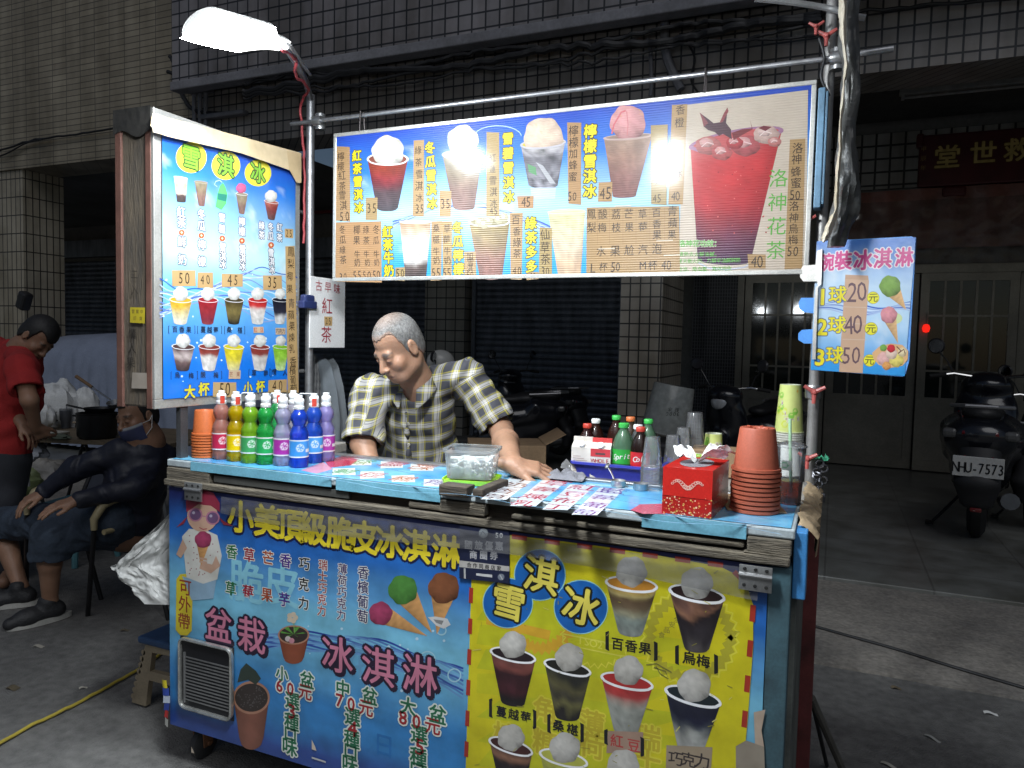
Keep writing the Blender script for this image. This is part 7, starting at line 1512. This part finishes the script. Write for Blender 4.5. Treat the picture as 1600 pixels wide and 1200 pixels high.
Rs = SDF(); Rs.cap(n3-nd(n3-b3)*.05, lerp(n3, b3, .5), .11, .14, .05); Rs.cap(lerp(n3, b3, .5), lerp(b3, p3, .25), .14, .145, .05); Rs.cap(n3-nd(n3-b3)*.02, s3r, .07, .075, .03); Rs.cap(n3-nd(n3-b3)*.02, s3l, .07, .075, .03); se = lerp(s3r, e3, .72); dd = nd(e3-s3r); Rs.cap(s3r, se+dd*.04, .078, .088, .03, cut=(se, dd)); Rs.cap(se-dd*.04, se+dd*.05, .064, .07, .004, True); Rs.cap(s3l, lerp(s3l, e3b, .7), .078, .08, .03); Rs.cap(n3-nd(n3-b3)*.01, n3+nd(n3-b3)*.1, .062, .07, .006, True)
sdf_obj('shirt', Rs, .008, M('red_cotton', (.34, .018, .018), .9, amp=.12, ns=9, bump=.3, bs=90), REDM, None, lambda X, Y, Z: .004*np.sin(X*45+Z*30+2*np.sin(Y*20))+.003*np.sin(Z*60-X*40))
Tr = SDF(); Tr.cap(lerp(b3, p3, .2), p3, .16, .16, .04)
for i in (-1, 1): k0 = npv((p3[0]+.11*i, p3[1], .48)); Tr.cap(p3, k0, .13, .09, .04); Tr.cap(k0, k0*npv((1, 1, 0))+npv((0, .04, .10)), .09, .075, .02)
sdf_obj('trousers', Tr, .01, M('dark_trousers', (.03, .032, .04)), REDM)
# ================================================================ AROUND THE CART
def soft(b, c, rx, ry, rz_, seed=0, amp=.18, fr=2.2, n=28, m=20, flat=0., rot=None, fold=0.):
    """crumpled closed bag-like blob"""
    R = rot or Matrix.Identity(3)
    def fn(u, v):
        th_, ph = u*6.28318, v*math.pi; d = Vector((math.cos(th_)*math.sin(ph), math.sin(th_)*math.sin(ph), math.cos(ph)))
        k = 1+amp*fbm(d.x*fr+seed, d.y*fr, d.z*fr)*2+fold*math.sin(th_*7+seed+3*ph)*math.sin(ph)
        z = d.z*rz_*k
        if z < -flat*rz_ and flat: z = -flat*rz_
        return Vector(c)+R @ Vector((d.x*rx*k, d.y*ry*k, z))
    return b.grid(fn, n, m)
bagm = M('white_bag', (.72, .73, .72), .5, amp=.12, ns=5, bump=.6, bs=14)
# ---- metal armchair
CH = thing('armchair', 'dark metal armchair with cream plastic armrests under the seated man', 'chair', (-3.0, 2.9, 0))
blackm = M('chair_black', (.02, .02, .022), .45, .3); cream = M('cream_plastic', (.36, .30, .17), .5, amp=.12)
f1, f2 = Vector(atz(137, 962, 0)), Vector(atd(147, 828, d0-.22)); b1_ = Vector(atd(223, 815, d0+.02)); bt_ = Vector(atd(249, 742, d0+.22))
offv = Vector(rr_) if 0 else (Vector(atd(52, 800, d0+.05))-Vector(atd(157, 800, d0-.22)))
offv.z = 0
def leg_(a, c_, r=.012): 
    b = MB(); b.tube([a, c_], r, 10); b.build('leg', blackm, CH)
leg_(f1, f2); leg_(f1+offv, f2+offv); rb = Vector((b1_.x+.12, b1_.y+.05, 0)); leg_(rb, b1_); leg_(rb+offv, b1_+offv)
for o_ in (Vector((0, 0, 0)), offv):
    b = MB(); b.tube([f2+o_, f2+o_+Vector((0, 0, .05)), Vector(atd(160, 790, d0-.2))+o_, Vector(atd(176, 781, d0-.15))+o_, Vector(atd(190, 779, d0-.1))+o_], [.014, .018, .022, .021, .015], 12); b.build('armrest', cream, CH)
    b = MB(); b.tube([Vector(atd(162, 832, d0-.2))+o_, b1_+o_, lerp(b1_, bt_, .5)+o_, bt_+o_], .013, 10); b.build('side_rail', cream if o_.length < .01 else blackm, CH)
s0, s1_ = Vector(atd(160, 828, d0-.2)), Vector(b1_)
b = MB(); b.grid(lambda u, v: lerp(s0, s1_, u)+offv*v+Vector((0, 0, -.03*math.sin(v*3.14))), 8, 8); b.grid(lambda u, v: lerp(s1_, bt_, v)+offv*u+(bt_-s1_).cross(offv).normalized()*-.02*math.sin(u*3.14), 8, 8); b.build('seat_sling', M('mesh_fabric', (.03, .035, .05), .8), CH)
# ---- second low chair with teal seat in front, water bottle at the edge
b = MB(); t0, t1_ = Vector(atd(24, 792, d0+.35)), Vector(atd(120, 770, d0+.55)); 
TS = thing('plastic_stool', 'pale teal plastic stool under the knees of the seated man', 'stool', atz(90, 905, 0))
p = Vector(atz(95, 880, 0)); b = MB(); b.box((p.x, p.y+.12, .36), (.36, .32, .03), Matrix.Rotation(.3, 3, 'Z'), .012); b.build('seat', M('teal_plastic', (.10, .26, .30), .5, amp=.15), TS)
for i in (-1, 1):
    for j in (-1, 1): b = MB(); b.tube([(p.x+.17*i, p.y+.12+.15*j, .0), (p.x+.13*i, p.y+.12+.11*j, .345)], [.018, .022], 8); b.build('leg', M('teal_plastic', (.10, .26, .30)), TS)
# ---- food table with its things
TZ = .72; q0 = atz(10, 682, TZ); q1 = atz(188, 690, TZ); q0v = Vector(q0); wd = .75; tl = (Vector(q1)-q0v); ta = math.atan2(tl.y, tl.x)
ty_d = Vector((-math.sin(ta), math.cos(ta), 0))
FT = thing('food_table', 'low wooden folding table crowded with pans and bags at far left', 'table', q0v+tl*.5+ty_d*.25-Vector((0, 0, TZ)))
b = MB(); b.prism([q0v-tl.normalized()*.3, q0v+tl*1.42, q0v+tl*1.42+ty_d*wd, q0v-tl.normalized()*.3+ty_d*wd][::-1], (0, 0, -.03)); b.build('tabletop', M('table_wood', (.17, .13, .085), .6, amp=.4, ns=5, sx=(1, 8, 8)), FT)
for k in (.12, .98):
    for dy in (.06, .62):
        for sg in (-1, 1):
            a = q0v+tl*k+ty_d*dy; b = MB(); b.tube([a+tl.normalized()*(.02)*sg+Vector((0, 0, -.035)), a+tl.normalized()*.20*-sg-Vector((0, 0, TZ-.01))], .012, 8); b.build('leg', M('table_leg', (.05, .05, .055), .5, .4), FT)
on = lambda x, y: Vector(atz(x, y, TZ+.001))
def up_at(x, y, d): return Vector(atd(x, y, d))
# tumbler
p = on(103, 669); t = thing('handled_tumbler', 'tall dark steel tumbler with a side handle on the food table', 'tumbler', p)
s_ = .0034; b = MB(); b.lathe(p, [(0, 0), (.029, 0), (.031, .01), (.033, .05), (.041, .07), (.043, .135), (.041, .137), (0, .137)], 24); b.build('cup_body', M('tumbler_steel', (.13, .14, .16), .4, .5), t)
b = MB(); b.lathe(p+Vector((0, 0, .137)), [(.042, .001), (.043, .012), (.03, .016), (0, .016)], 22); b.tube([p+Vector((.01, 0, .14)), p+Vector((.012, 0, .185))], .004, 8); b.build('lid', clear('tumbler_lid', (.7, .72, .75), .4), t)
rdir = -Vector(rt); b = MB(); b.tube([p+rdir*.040+Vector((0, 0, .125)), p+rdir*.075+Vector((0, 0, .122)), p+rdir*.078+Vector((0, 0, .07)), p+rdir*.066+Vector((0, 0, .055))], .0075, 8); b.build('handle', blackm, t)
# pot with pan and ladle
p = on(152, 684); t = thing('cooking_pot', 'big black cooking pot at the right end of the food table', 'pot', p)
b = MB(); b.lathe(p, [(0, 0), (.11, 0), (.125, .02), (.128, .17), (.135, .175), (.12, .178), (.118, .03), (0, .025)], 32, cap=False); b.build('pot_body', M('pot_black', (.018, .018, .02), .4, .3, amp=.4), t)
for sg in (-1, 1): b = MB(); b.tube([p+Vector(rt)*.125*sg+Vector((0, 0, .15)), p+Vector(rt)*.165*sg+Vector((0, 0, .155)), p+Vector(rt)*.165*sg+Vector((0, .05, .155)), p+Vector(rt)*.118*sg+Vector((0, .05, .15))], .007, 8); b.build('handle', blackm, t)
p2 = p+Vector((0, 0, .18)); t = thing('frying_pan', 'black frying pan with long handle lying across the big pot', 'pan', p2)
b = MB(); b.lathe(p2+Vector(rt)*.02, [(0, 0), (.085, 0), (.105, .03), (.102, .031), (.082, .005), (0, .004)], 28, cap=False); b.build('pan_body', M('pot_black', (.018, .018, .02)), t)
b = MB(); b.tube([p2-Vector(rt)*.075+Vector((0, 0, .02)), p2-Vector(rt)*.15+Vector((0, 0, .035)), p2-Vector(rt)*.21+Vector((0, 0, .05))], [.012, .014, .012], 8, flat=.5); b.build('handle', blackm, t)
a, c_ = up_at(119, 588, 5.35), up_at(172, 624, 5.25); t = thing('ladle', 'metal ladle with a wooden handle standing up out of the pans', 'ladle', c_)
b = MB(); b.tube([a, lerp(a, c_, .48)], [.013, .011], 8); b.build('handle', M('ladle_wood', (.20, .12, .06), .6), t); b = MB(); b.tube([lerp(a, c_, .48), c_], .006, 8); b.lathe(c_+Vector((.05, 0, -.035)), [(0, -.02), (.04, -.01), (.055, .02), (.053, .021), (.038, -.006), (0, -.015)], 20, (.1, -.3, .9), cap=False); b.build('bowl', steel, t)
# bags, boards and food on the table
for (x, y, d, rx, rz2, seed, lab) in ((92, 636, 5.75, .19, .20, 1, 'tall white plastic bag behind the tumbler'), (132, 636, 5.8, .13, .15, 5, 'smaller white plastic bag with greens left of the pot'), (70, 650, 5.5, .09, .09, 9, 'low white bag beside the red shirted man')):
    c_ = up_at(x, y, d); b = MB(); soft(b, c_, rx, rx*.7, rz2, seed, .22, 2.0, fold=.05); tag(b.build('plastic_bag', bagm), lab, 'bag')
p = on(36, 682); b = MB(); b.box((p.x-.02, p.y+.06, TZ+.016), (.42, .26, .02), Matrix.Rotation(ta, 3, 'Z'), .006); tag(b.build('cutting_board', M('board_pale', (.48, .46, .40), .6, amp=.15)), 'pale chopping board under the hands of the man in red', 'board')
for i, (x, y) in enumerate(((46, 676), (55, 678), (38, 672))):
    c_ = on(x, y)+Vector((0, 0, .045)); b = MB(); soft(b, c_, .045, .03, .025, i, .2); tag(b.build('food_piece', M('pale_food', (.42, .42, .26), .6, amp=.3, ns=14)), ['pale food piece in the working hands', 'pale greenish food piece right of the hands', 'pale food piece left of the hands'][i], 'food')
p = on(92, 684); b = MB(); soft(b, p+Vector((0, -.02, .012)), .12, .06, .018, 4, .3); tag(b.build('dish_cloth', M('cloth_green', (.12, .14, .10), .9, amp=.4)), 'crumpled greenish cloth on the table edge below the tumbler', 'cloth')
p = on(128, 672); b = MB(); b.box((p.x, p.y+.04, TZ+.035), (.12, .06, .03), Matrix.Rotation(ta+.2, 3, 'Z'), .004); b.tube([p+Vector((-.07, -.02, .055)), p+Vector((.08, .03, .06))], .008, 8); tag(b.build('utensil_tray', M('tray_tan', (.30, .24, .17), .6)), 'tan tray of utensils between the tumbler and the pot', 'tray')
b = MB(); c_ = up_at(40, 640, 5.3); b.box(c_, (.05, .05, .12), Matrix.Rotation(.4, 3, 'Y'), .01); tag(b.build('blue_carton', M('bright_blue', (.05, .25, .6), .5)), 'bright blue packet between the arms of the man in red', 'packet')
# rack below with bags
for (x, y, d, r, seed, col, lab, nm) in ((30, 755, 5.0, .15, 3, (.20, .24, .10), 'clear bag of green vegetables under the food table', 'vegetable_bag'), (76, 742, 5.1, .13, 6, (.34, .32, .29), 'pale crumpled bag under the food table', 'plastic_bag'), (45, 707, 5.2, .11, 8, (.26, .28, .32), 'bluish white bag hanging below the tabletop', 'plastic_bag')):
    b = MB(); c_ = up_at(x, y, d); soft(b, c_, r*1.25, r, r*.8, seed, .28, 2.4); tag(b.build(nm, M('bag_'+str(seed), col, .5, amp=.4, ns=9)), lab, 'bag')
cable('gas_hose', 'grey hose hanging from the food table beside the trousers', [up_at(14, 695, 4.75), up_at(30, 708, 4.75), up_at(42, 735, 4.75), up_at(45, 760, 4.75)], .009, M('hose_grey', (.30, .30, .30), .5), 'hose')
# second table behind the seated man: wooden top with metal frame
b = MB(); p = Vector(atz(262, 688, .70)); SDT = thing('side_table', 'small round wooden table with grey metal frame behind the cart', 'table', (p.x, p.y, 0))
b.lathe((p.x, p.y, .685), [(0, 0), (.26, 0), (.27, .008), (.27, .022), (.26, .028), (0, .028)], 36); b.build('tabletop', M('table_wood', (.17, .13, .085)), SDT)
for k in range(4): a = .4+k*1.571; b = MB(); b.tube([(p.x+.18*math.cos(a), p.y+.18*math.sin(a), .683), (p.x+.24*math.cos(a+.5), p.y+.24*math.sin(a+.5), .0)], .013, 8); b.build('leg', M('grey_metal', (.22, .23, .24), .45, .6), SDT)
# ---- covered car
CCX = SDF(); cc = Vector(aty(150, 640, 6.4)); cx_, cy_0 = cc.x, 6.9
CC = thing('covered_car', 'parked car under a silver blue fabric cover at far left', 'car', (cx_, cy_0, 0))
cb = MB(); LX, LY = 2.1, .84
def cfn(u, v):
    # v 0..1 across the roof from front bottom to back bottom, u along the length
    x = (u-.5)*2*LX; top = np.interp(u, [0, .04, .22, .36, .55, .72, .9, 1], [.55, .88, .98, 1.42, 1.46, 1.38, 1.02, .6]); wd_ = np.interp(u, [0, .05, .2, .8, .95, 1], [.55, .8, .9, .9, .82, .6])
    a = v*math.pi; cyv = -math.cos(a); s = math.sin(a)
    yy = math.copysign(abs(cyv)**.45, cyv)*wd_; zz = .10+(top-.10)*(s**.42 if s > 0 else 0)
    low = max(0, 1-zz/1.3); w_ = low*(.045*math.sin(u*52+3*math.sin(u*11))+.03*math.sin(u*97+zz*6)+.05*fbm(u*18, zz*2, 2))+.035*fbm(u*9, v*9, 5)
    yy += math.copysign(w_, cyv)
    return (cx_+x, cy_0+yy, zz)
cb.grid(cfn, 150, 60); cb.build('car_cover', M('cover_silver', (.26, .30, .40), .5, amp=.10, ns=4, bump=.35, bs=9), CC)
# hanging small dark object and post beside the left pillar
b = MB(); p = aty(38, 470, 5.8); b.box(p, (.14, .12, .22), Matrix.Rotation(.4, 3, 'Y'), .03); tag(b.build('wall_fan', M('fan_dark', (.02, .02, .022), .5)), 'small dark box fixed beside the left tiled pillar', 'box')
b = MB(); p = aty(40, 425, 6.0); b.box(p, (.09, .05, .35), None, .01); tag(b.build('wall_light', M('frosted', (.28, .32, .36), .4)), 'narrow pale blue light fitting beside the left pillar', 'lamp')
# ---- white carrier bag hanging at the left end of the cart
WB = thing('carrier_bag', 'white plastic carrier bag bulging out from the left end of the cart', 'bag', (XL-.06, 1.95, .55))
def pb(x, y, d): return Vector(atd(x, y, d))
def bagf(u, v):
    t = v; top = pb(lerp(250, 300, u), lerp(818, 765, u), 2.50+.12*u); lft = pb(177, 886, 2.50); bot = pb(lerp(226, 300, u), lerp(944, 946, u), 2.48)
    if t < .5: base = lerp(top, lerp(lft, pb(306, 870, 2.62), u), t*2)
    else: base = lerp(lerp(lft, pb(306, 870, 2.62), u), bot, (t-.5)*2)
    return base
b = MB()
for sg in (-1, 1): b.grid(lambda u, v: bagf(u, v)+tw_V*(sg*(.055*math.sin(min(1, u*1.6)*math.pi*.5)*math.sin(v*math.pi)))+Vector((fbm(u*5, v*5, sg), fbm(u*5+4, v*5, sg), fbm(u*4, v*4+3, sg)))*.035*math.sin(v*math.pi), 26, 30) if False else None
tw_V = -Vector(FW)
for sg in (-1, 1): b.grid(lambda u, v: bagf(u, v)+tw_V*(sg*(.055*math.sin(min(1, u*1.6)*math.pi*.5)*math.sin(v*math.pi)))+Vector((fbm(u*5, v*5, sg), fbm(u*5+4, v*5, sg), fbm(u*4, v*4+3, sg)))*.035*math.sin(v*math.pi)+tw_V*(.003*math.sin(u*19+v*31+4*fbm(u*4, v*4, 2))+.0015*math.sin(v*63-u*40+5*fbm(u*6, v*5, 9)))*math.sin(v*math.pi), 80, 80)
b.build('bag_body', clear('carrier_film', (.80, .80, .79), .97, (.70, .70, .68), .4, .06), WB)
b = MB(); b.tube([pb(228, 856, 2.54), pb(232, 849, 2.53), pb(244, 846, 2.54), pb(254, 850, 2.56)], .006, 8, flat=.4); b.build('handle', M('carrier_white', (.6, .6, .58), .5), WB)
# ---- folding step stool at the left of the cart
ST = thing('step_stool', 'tan plastic folding step stool with cut out sides left of the cart', 'stool', (-2.32, 2.2, 0)); tanp = M('tan_plastic', (.27, .22, .15), .6, amp=.2, ns=7)
yS = 2.0
def stp(x, y): return Vector(aty(x, y, yS))
outer = [(228, 1004), (275, 1012), (300, 1128), (206, 1128)]
L0, R0_, R1, L1 = [stp(*p) for p in outer]; L1.z = R1.z = .012
def sidef(dy):
    b = MB(); v = Vector((0, .022, 0)); W2 = lambda a, c_, t: lerp(a, c_, t)
    o = Vector((0, dy, 0))
    b.prism([p+o for p in (L1, W2(L1, L0, 1), W2(L1, L0, 1)+(R0_-L0)*.24, L1+(R1-L1)*.24)], v)
    b.prism([p+o for p in (L1+(R1-L1)*.76, W2(R1, R0_, 1)-(R0_-L0)*.24, R0_, R1)], v)
    for t0, t1_ in ((.86, 1), (.42, .56)): b.prism([p+o for p in (W2(L1, L0, t0)+(W2(R1, R0_, t0)-W2(L1, L0, t0))*.24, W2(L1, L0, t1_)+(W2(R1, R0_, t1_)-W2(L1, L0, t1_))*.24, W2(R1, R0_, t1_)-(W2(R1, R0_, t1_)-W2(L1, L0, t1_))*.24, W2(R1, R0_, t0)-(W2(R1, R0_, t0)-W2(L1, L0, t0))*.24)], v)
    for k in range(8): c_ = lerp(L1, L0, .1+k*.105)+o; b.lathe(c_+Vector((-.002, .0, 0)), [(.011, 0), (.011, .022)], 10, (0, 1, 0))
    return b
sidef(0).build('side_leg', tanp, ST); sidef(.2).build('side_leg', tanp, ST)
b = MB(); b.bx(L0.x-.03, R0_.x+.03, yS-.015, yS+.235, L0.z-.002, L0.z+.026, .008); b.build('step', M('stool_blue', (.03, .07, .16), .5), ST)
# ---- jacket hanging on the left pole
JK = thing('hanging_jacket', 'grey jacket with striped lining hanging on the left pole', 'jacket', Vector(aty(505, 560, 2.55)))
b = MB(); Yj = 2.56
ol = [(492, 556), (505, 553), (518, 566), (528, 610), (533, 660), (532, 712), (520, 728), (500, 730), (486, 726)]
def jf(u, v):
    l = np.interp(v, [0, .1, 1], [491, 488, 484]); r = np.interp(v, [0, .08, .3, .6, 1], [504, 516, 525, 532, 533]); y = lerp(554, 730, v)
    q = Vector(aty(lerp(l, r, u), y, Yj)); return q+Vector((0, -.03*math.sin(u*3.14)+.018*math.sin(u*14+v*3)*v, 0))
b.grid(jf, 26, 30, lambda u, v: ((.20, .20, .20) if int((u*1.3-v*.35)*26) % 2 else (.05, .05, .055)) if u < .58-.15*v else (.11, .125, .14)); b.grid(lambda u, v: jf(1-u, v)+Vector((0, .05, 0)), 20, 20, lambda u, v: (.10, .11, .12)); b.build('cloth', vcol('jacket_cloth', .9, 0, .4), JK, colattr=True)
# ---- cardboard boxes behind the vendor
for (x, y, Y, w, d, h, a, lab) in ((790, 690, 3.6, .40, .30, .30, .5, 'open brown cardboard box on the floor behind the plaid shirted man'), (700, 740, 3.4, .3, .3, .25, -.2, 'brown box half hidden behind the vendor')):
    p = aty(x, y, Y); t = thing('cardboard_box', lab, 'box', (p.x, p.y, 0)); b = MB(); R = Matrix.Rotation(a, 3, 'Z'); zt_ = p.z
    b.box((p.x, p.y, zt_/2), (w, d, zt_), R, .004); b.build('box_body', M('cardboard', (.28, .18, .10)), t)
    b = MB(); b.box(Vector((p.x, p.y, zt_+.012))+R @ Vector((w*.62, 0, .02)), (w*.3, d, .004), R @ Matrix.Rotation(-.5, 3, 'Y')); b.build('flap', M('cardboard', (.28, .18, .10)), t)
# ---- upturned white bucket on the pillar side
Yb = 4.6; p = Vector(aty(1046, 640, Yb)); BK = thing('bucket', 'translucent white bucket hung upside down by the tiled pillar', 'bucket', p-Vector((0, 0, .14)))
axb = Vector((.16, .05, 1)).normalized(); b = MB(); b.lathe(p-axb*.15, [(.155, 0), (.158, .006), (.150, .012), (.150, .03), (.125, .30), (.120, .306), (0, .306)], 34, axb, cap=False); b.build('bucket_body', clear('bucket_plastic', (.75, .78, .76), .72, (.66, .69, .66)), BK)
A = Art(p+Vector((0, -.165, 0)), (1, .0, 0), (0, 0, 1)); 
b = MB(); a00 = math.atan2(-p.y, -p.x); b.k = (.02, .025, .02)
def wrap(gx, gy, cx, cz, sz): a = a00+.16+(cx+gx*sz)/.14; z = cz+gy*sz; r = .150-.025*(z+.15)/.3+.002; q = p+axb*z; return (q.x+r*math.cos(a), q.y+r*math.sin(a), q.z)
for i, ch in enumerate('3000'): gv, gf = glyph(ch); b.add([wrap(-gx, -gy, (1.5-i)*.022, -.015, .033) for gx, gy in gv], gf)
for i, ch in enumerate('點冰'): gv, gf = glyph(ch); b.add([wrap(-gx, -gy, (.5-i)*.04, .012, .028) for gx, gy in gv], gf)
b.build('printing', vcol('bucket_print', .6), BK, colattr=True)
b = MB(); q = p-axb*.13; b.tube([q+Vector((.15*math.cos(a), .15*math.sin(a), .0))+Vector((0, 0, -.10*math.sin((a-2.9)/3.4*3.14))) for a in [2.9+k*.19 for k in range(19)]], .0028, 6); b.build('bail_handle', M('dark_wire', (.06, .05, .05)), BK)
b = MB(); b.box(p+Vector((.0, .0, -.55)), (.42, .36, .72), None, .02); st_ = b.build('ice_chest', M('chest_dark', (.03, .03, .035), .5), None); tag(st_, 'dark chest on the floor carrying the upturned bucket', 'chest')
# ---- scooters
paint_k = M('scooter_black', (.012, .013, .018), .22, amp=.2, coat=.5); grey_k = M('scooter_grey', (.10, .105, .11), .35, .3); rub = M('tyre_rubber', (.018, .018, .018), .8); chrome = M('chrome', (.6, .6, .6), .12, 1.)
def glowless(name, c): return M(name, c, .12, amp=.1, coat=.6)
def scooter(loc, rzv, label, plate=None, helmet=None, paint=paint_k, sc_=1.):
    """built along +x = forward, rear wheel at the origin; then turned"""
    t = thing('scooter', label, 'scooter', loc, 'parked scooters'); t.location = (0, 0, 0)
    for x, nm in ((0, 'wheel'), (1.26, 'wheel')):
        b = MB(); b.lathe((x, -.055, .25), [(.16, 0), (.21, .005), (.25, .03), (.255, .055), (.25, .08), (.21, .105), (.16, .11)], 32, (0, 1, 0), cap=False); w_ = b.build(nm, rub, t)
        b = MB(); b.lathe((x, -.05, .25), [(.03, 0), (.05, .02), (.162, .005), (.165, .095), (.05, .08), (.03, .1)], 24, (0, 1, 0), cap=False)
        for k in range(5): a = k*1.2566; b.tube([(x+.03*math.cos(a), 0, .25+.03*math.sin(a)), (x+.16*math.cos(a), 0, .25+.16*math.sin(a))], .016, 6)
        b.build('rim', grey_k, w_)
    S_ = SDF(); S_.cap((-.28, 0, .66), (.30, 0, .56), .14, .18, .06, flat=((0, 1, 0), .72)); S_.cap((-.36, 0, .70), (-.1, 0, .70), .08, .14, .05, flat=((0, 1, 0), .6)); S_.cap((.1, 0, .42), (.45, 0, .34), .15, .13, .06); S_.cap((-.2, 0, .52), (.2, 0, .40), .15, .17, .05)
    sdf_obj('tail_body', S_, .012, paint, t)
    S_ = SDF(); S_.ell((1.02, 0, .72), (.13, .21, .30), np.array(Matrix.Rotation(.35, 3, 'Y')).T, .04); S_.ell((1.06, 0, .95), (.15, .17, .10), None, .05); S_.cap((.98, 0, .40), (1.05, 0, .55), .14, .12, .06); S_.cap((1.26, .0, .50), (1.20, 0, .50), .09, .10, .04); S_.cap((1.40, 0, .46), (1.14, 0, .53), .05, .075, .03)
    sdf_obj('front_shield', S_, .012, paint, t)
    b = MB(); b.box((.68, 0, .30), (.56, .34, .07), None, .02); b.build('footboard', M('board_rubber', (.03, .03, .03), .8), t)
    S_ = SDF(); S_.cap((-.26, 0, .82), (.02, 0, .80), .105, .12, .05, flat=((0, 0, 1), 1.8)); S_.cap((.0, 0, .79), (.38, 0, .765), .12, .10, .05, flat=((0, 0, 1), 1.9)); sdf_obj('seat', S_, .012, M('seat_vinyl', (.02, .02, .022), .5, bump=.3, bs=60), t)
    b = MB(); b.tube([(1.02, -.02, 1.0), (.98, -.22, 1.03), (.92, -.34, 1.01)], .012, 8); b.tube([(1.02, .02, 1.0), (.98, .22, 1.03), (.92, .34, 1.01)], .012, 8); hb = b.build('handlebar', chrome, t)
    for s in (-1, 1):
        b = MB(); b.tube([(.95, .27*s, 1.022), (.90, .38*s, 1.005)], .018, 8); b.build('grip', rub, hb)
        b = MB(); b.tube([(.98, .22*s, 1.03), (1.0, .27*s, 1.13), (.99, .33*s, 1.20)], .006, 8); b.lathe((1.0, .35*s, 1.24), [(0, 0), (.05, 0), (.062, .012), (.05, .03), (0, .036)], 20, (.97, -.2*s, .1)); m2 = b.build('mirror', M('mirror_back', (.03, .03, .035), .3), t)
        b = MB(); b.lathe((.998, .35*s, 1.24), [(0, 0), (.052, 0)], 20, (-.97, .2*s, -.1)); b.build('mirror_glass', M('mirror_glass', (.5, .52, .55), .06, 1.), m2)
    b = MB(); b.lathe((1.17, 0, .90), [(.085, 0), (.075, .02), (.04, .035), (0, .04)], 22, (.9, 0, .35), cap=False); b.build('headlight', M('lens_glass', (.45, .47, .5), .08, .2), t)
    b = MB(); b.tube([(-.02, -.15, .845), (-.36, -.16, .87), (-.44, -.08, .875), (-.44, .08, .875), (-.36, .16, .87), (-.02, .15, .845)], .013, 8); b.build('grab_rail', M('rail_satin', (.30, .30, .31), .4, .7), t)
    b = MB(); b.box((-.405, 0, .70), (.05, .20, .06), None, .02); b.build('tail_light', glowless('tail_red', (.13, .008, .008)), t)
    for s in (-1, 1): b = MB(); b.box((-.37, .16*s, .70), (.08, .08, .06), None, .02); b.build('indicator', M('clear_lens', (.10, .10, .10), .15), t)
    S_ = SDF(); S_.cap((-.36, 0, .60), (-.46, 0, .42), .07, .06, .03, flat=((0, 1, 0), .6)); S_.cap((-.46, 0, .42), (-.44, 0, .30), .07, .05, .03, flat=((0, 1, 0), .55)); sdf_obj('rear_fender', S_, .012, M('fender_plastic', (.015, .015, .017), .6), t)
    if plate:
        b = MB(); b.box((-.525, 0, .52), (.006, .26, .125), Matrix.Rotation(-.18, 3, 'Y'), .004); pl_ = b.build('number_plate', M('plate_white', (.62, .62, .60), .4, amp=.08), t)
        b = MB(); b.k = (.015, .015, .02); n = len(plate); Rm = Matrix.Rotation(-.18, 3, 'Y'); adv = .0325; 
        for i, ch in enumerate(plate):
            gv, gf = glyph(ch)
            for dx in (0, .002): b.add([Vector((-.525, 0, .515))+Rm @ Vector((-.0042, -((i-(n-1)/2)*adv+gx*.085*.66+dx), gy*.092)) for gx, gy in gv], gf)
        b.build('plate_letters', vcol('plate_ink', .5), pl_, colattr=True)
        b = MB()
        for s in (-1, 1): b.lathe((-.518, .07*s, .578), [(.008, 0), (.006, .004), (0, .004)], 8, (-1, 0, .2))
        b.box((-.50, 0, .26), (.02, .06, .025), None, .006); b.build('reflector', glowless('tail_red', (.13, .008, .008)), t)
    b = MB(); b.tube([(.02, -.13, .25), (-.15, -.16, .26), (-.42, -.17, .32)], [.03, .045, .05], 12); b.build('exhaust', grey_k, t)
    b = MB(); b.tube([(.28, .12, .2), (.20, .26, .02)], .01, 8); b.box((.20, .28, .012), (.07, .05, .015)); b.build('side_stand', blackm, t)
    if helmet:
        S_ = SDF(); S_.ell((.96, helmet, 1.18), (.155, .125, .135), None, .02, cut=((0, 0, 1.10), (0, 0, -1.))); h_ = sdf_obj('helmet', S_, .01, M('helmet_white', (.55, .55, .53), .25, amp=.06), None); 
        h_.location = (0, 0, 0)
        R = Matrix.Translation(loc) @ Matrix.Rotation(rzv, 4, 'Z'); h_.data.transform(R); tag(h_, 'white open helmet hung on the handlebar of the scooter behind the vendor', 'helmet')
    t.location = loc; t.rotation_euler = (0, 0, rzv); t.scale = (sc_, sc_, sc_)
    return t
p = atz(1528, 842, .035); scooter((p.x, p.y+.1, .035), math.radians(80), 'black scooter with number plate NHU-7573 parked at the right', 'NHU-7573', sc_=1.18)
p = atz(1150, 790, .035); scooter((p.x+.2, 8.3, .035), math.radians(-112), 'dark scooter facing the street between the pillar and the doors', None)
p = aty(745, 540, 7.4); scooter((p.x+.55, 7.6, .035), math.radians(200), 'dark scooter carrying a white helmet in front of the middle shutter', None, .18)
p = aty(830, 640, 8.6); scooter((p.x+.3, 8.8, .035), math.radians(150), 'dark scooter standing deepest in front of the middle shutter', None)
p = atz(1612, 826, .035); scooter((p.x+.02, p.y+.1, .035), math.radians(74), 'second black scooter cut off by the right picture edge', None)
# ---- sticks and board leaning at the right end of the cart
b = MB(); a, c_ = Vector(atz(1322, 1215, .01)), Vector(aty(1268, 1090, 2.44)); b.tube([a, c_], .012, 8); tag(b.build('wooden_stick', M('stick_grey', (.08, .075, .065), .8, amp=.3)), 'grey wooden stick leaning against the right rear of the cart', 'stick')
b = MB(); b.tube([a+Vector((-.06, .05, 0)), c_+Vector((-.01, .03, .02))], .007, 8); tag(b.build('metal_rod', blackm), 'thin metal rod leaning beside the wooden stick', 'rod')
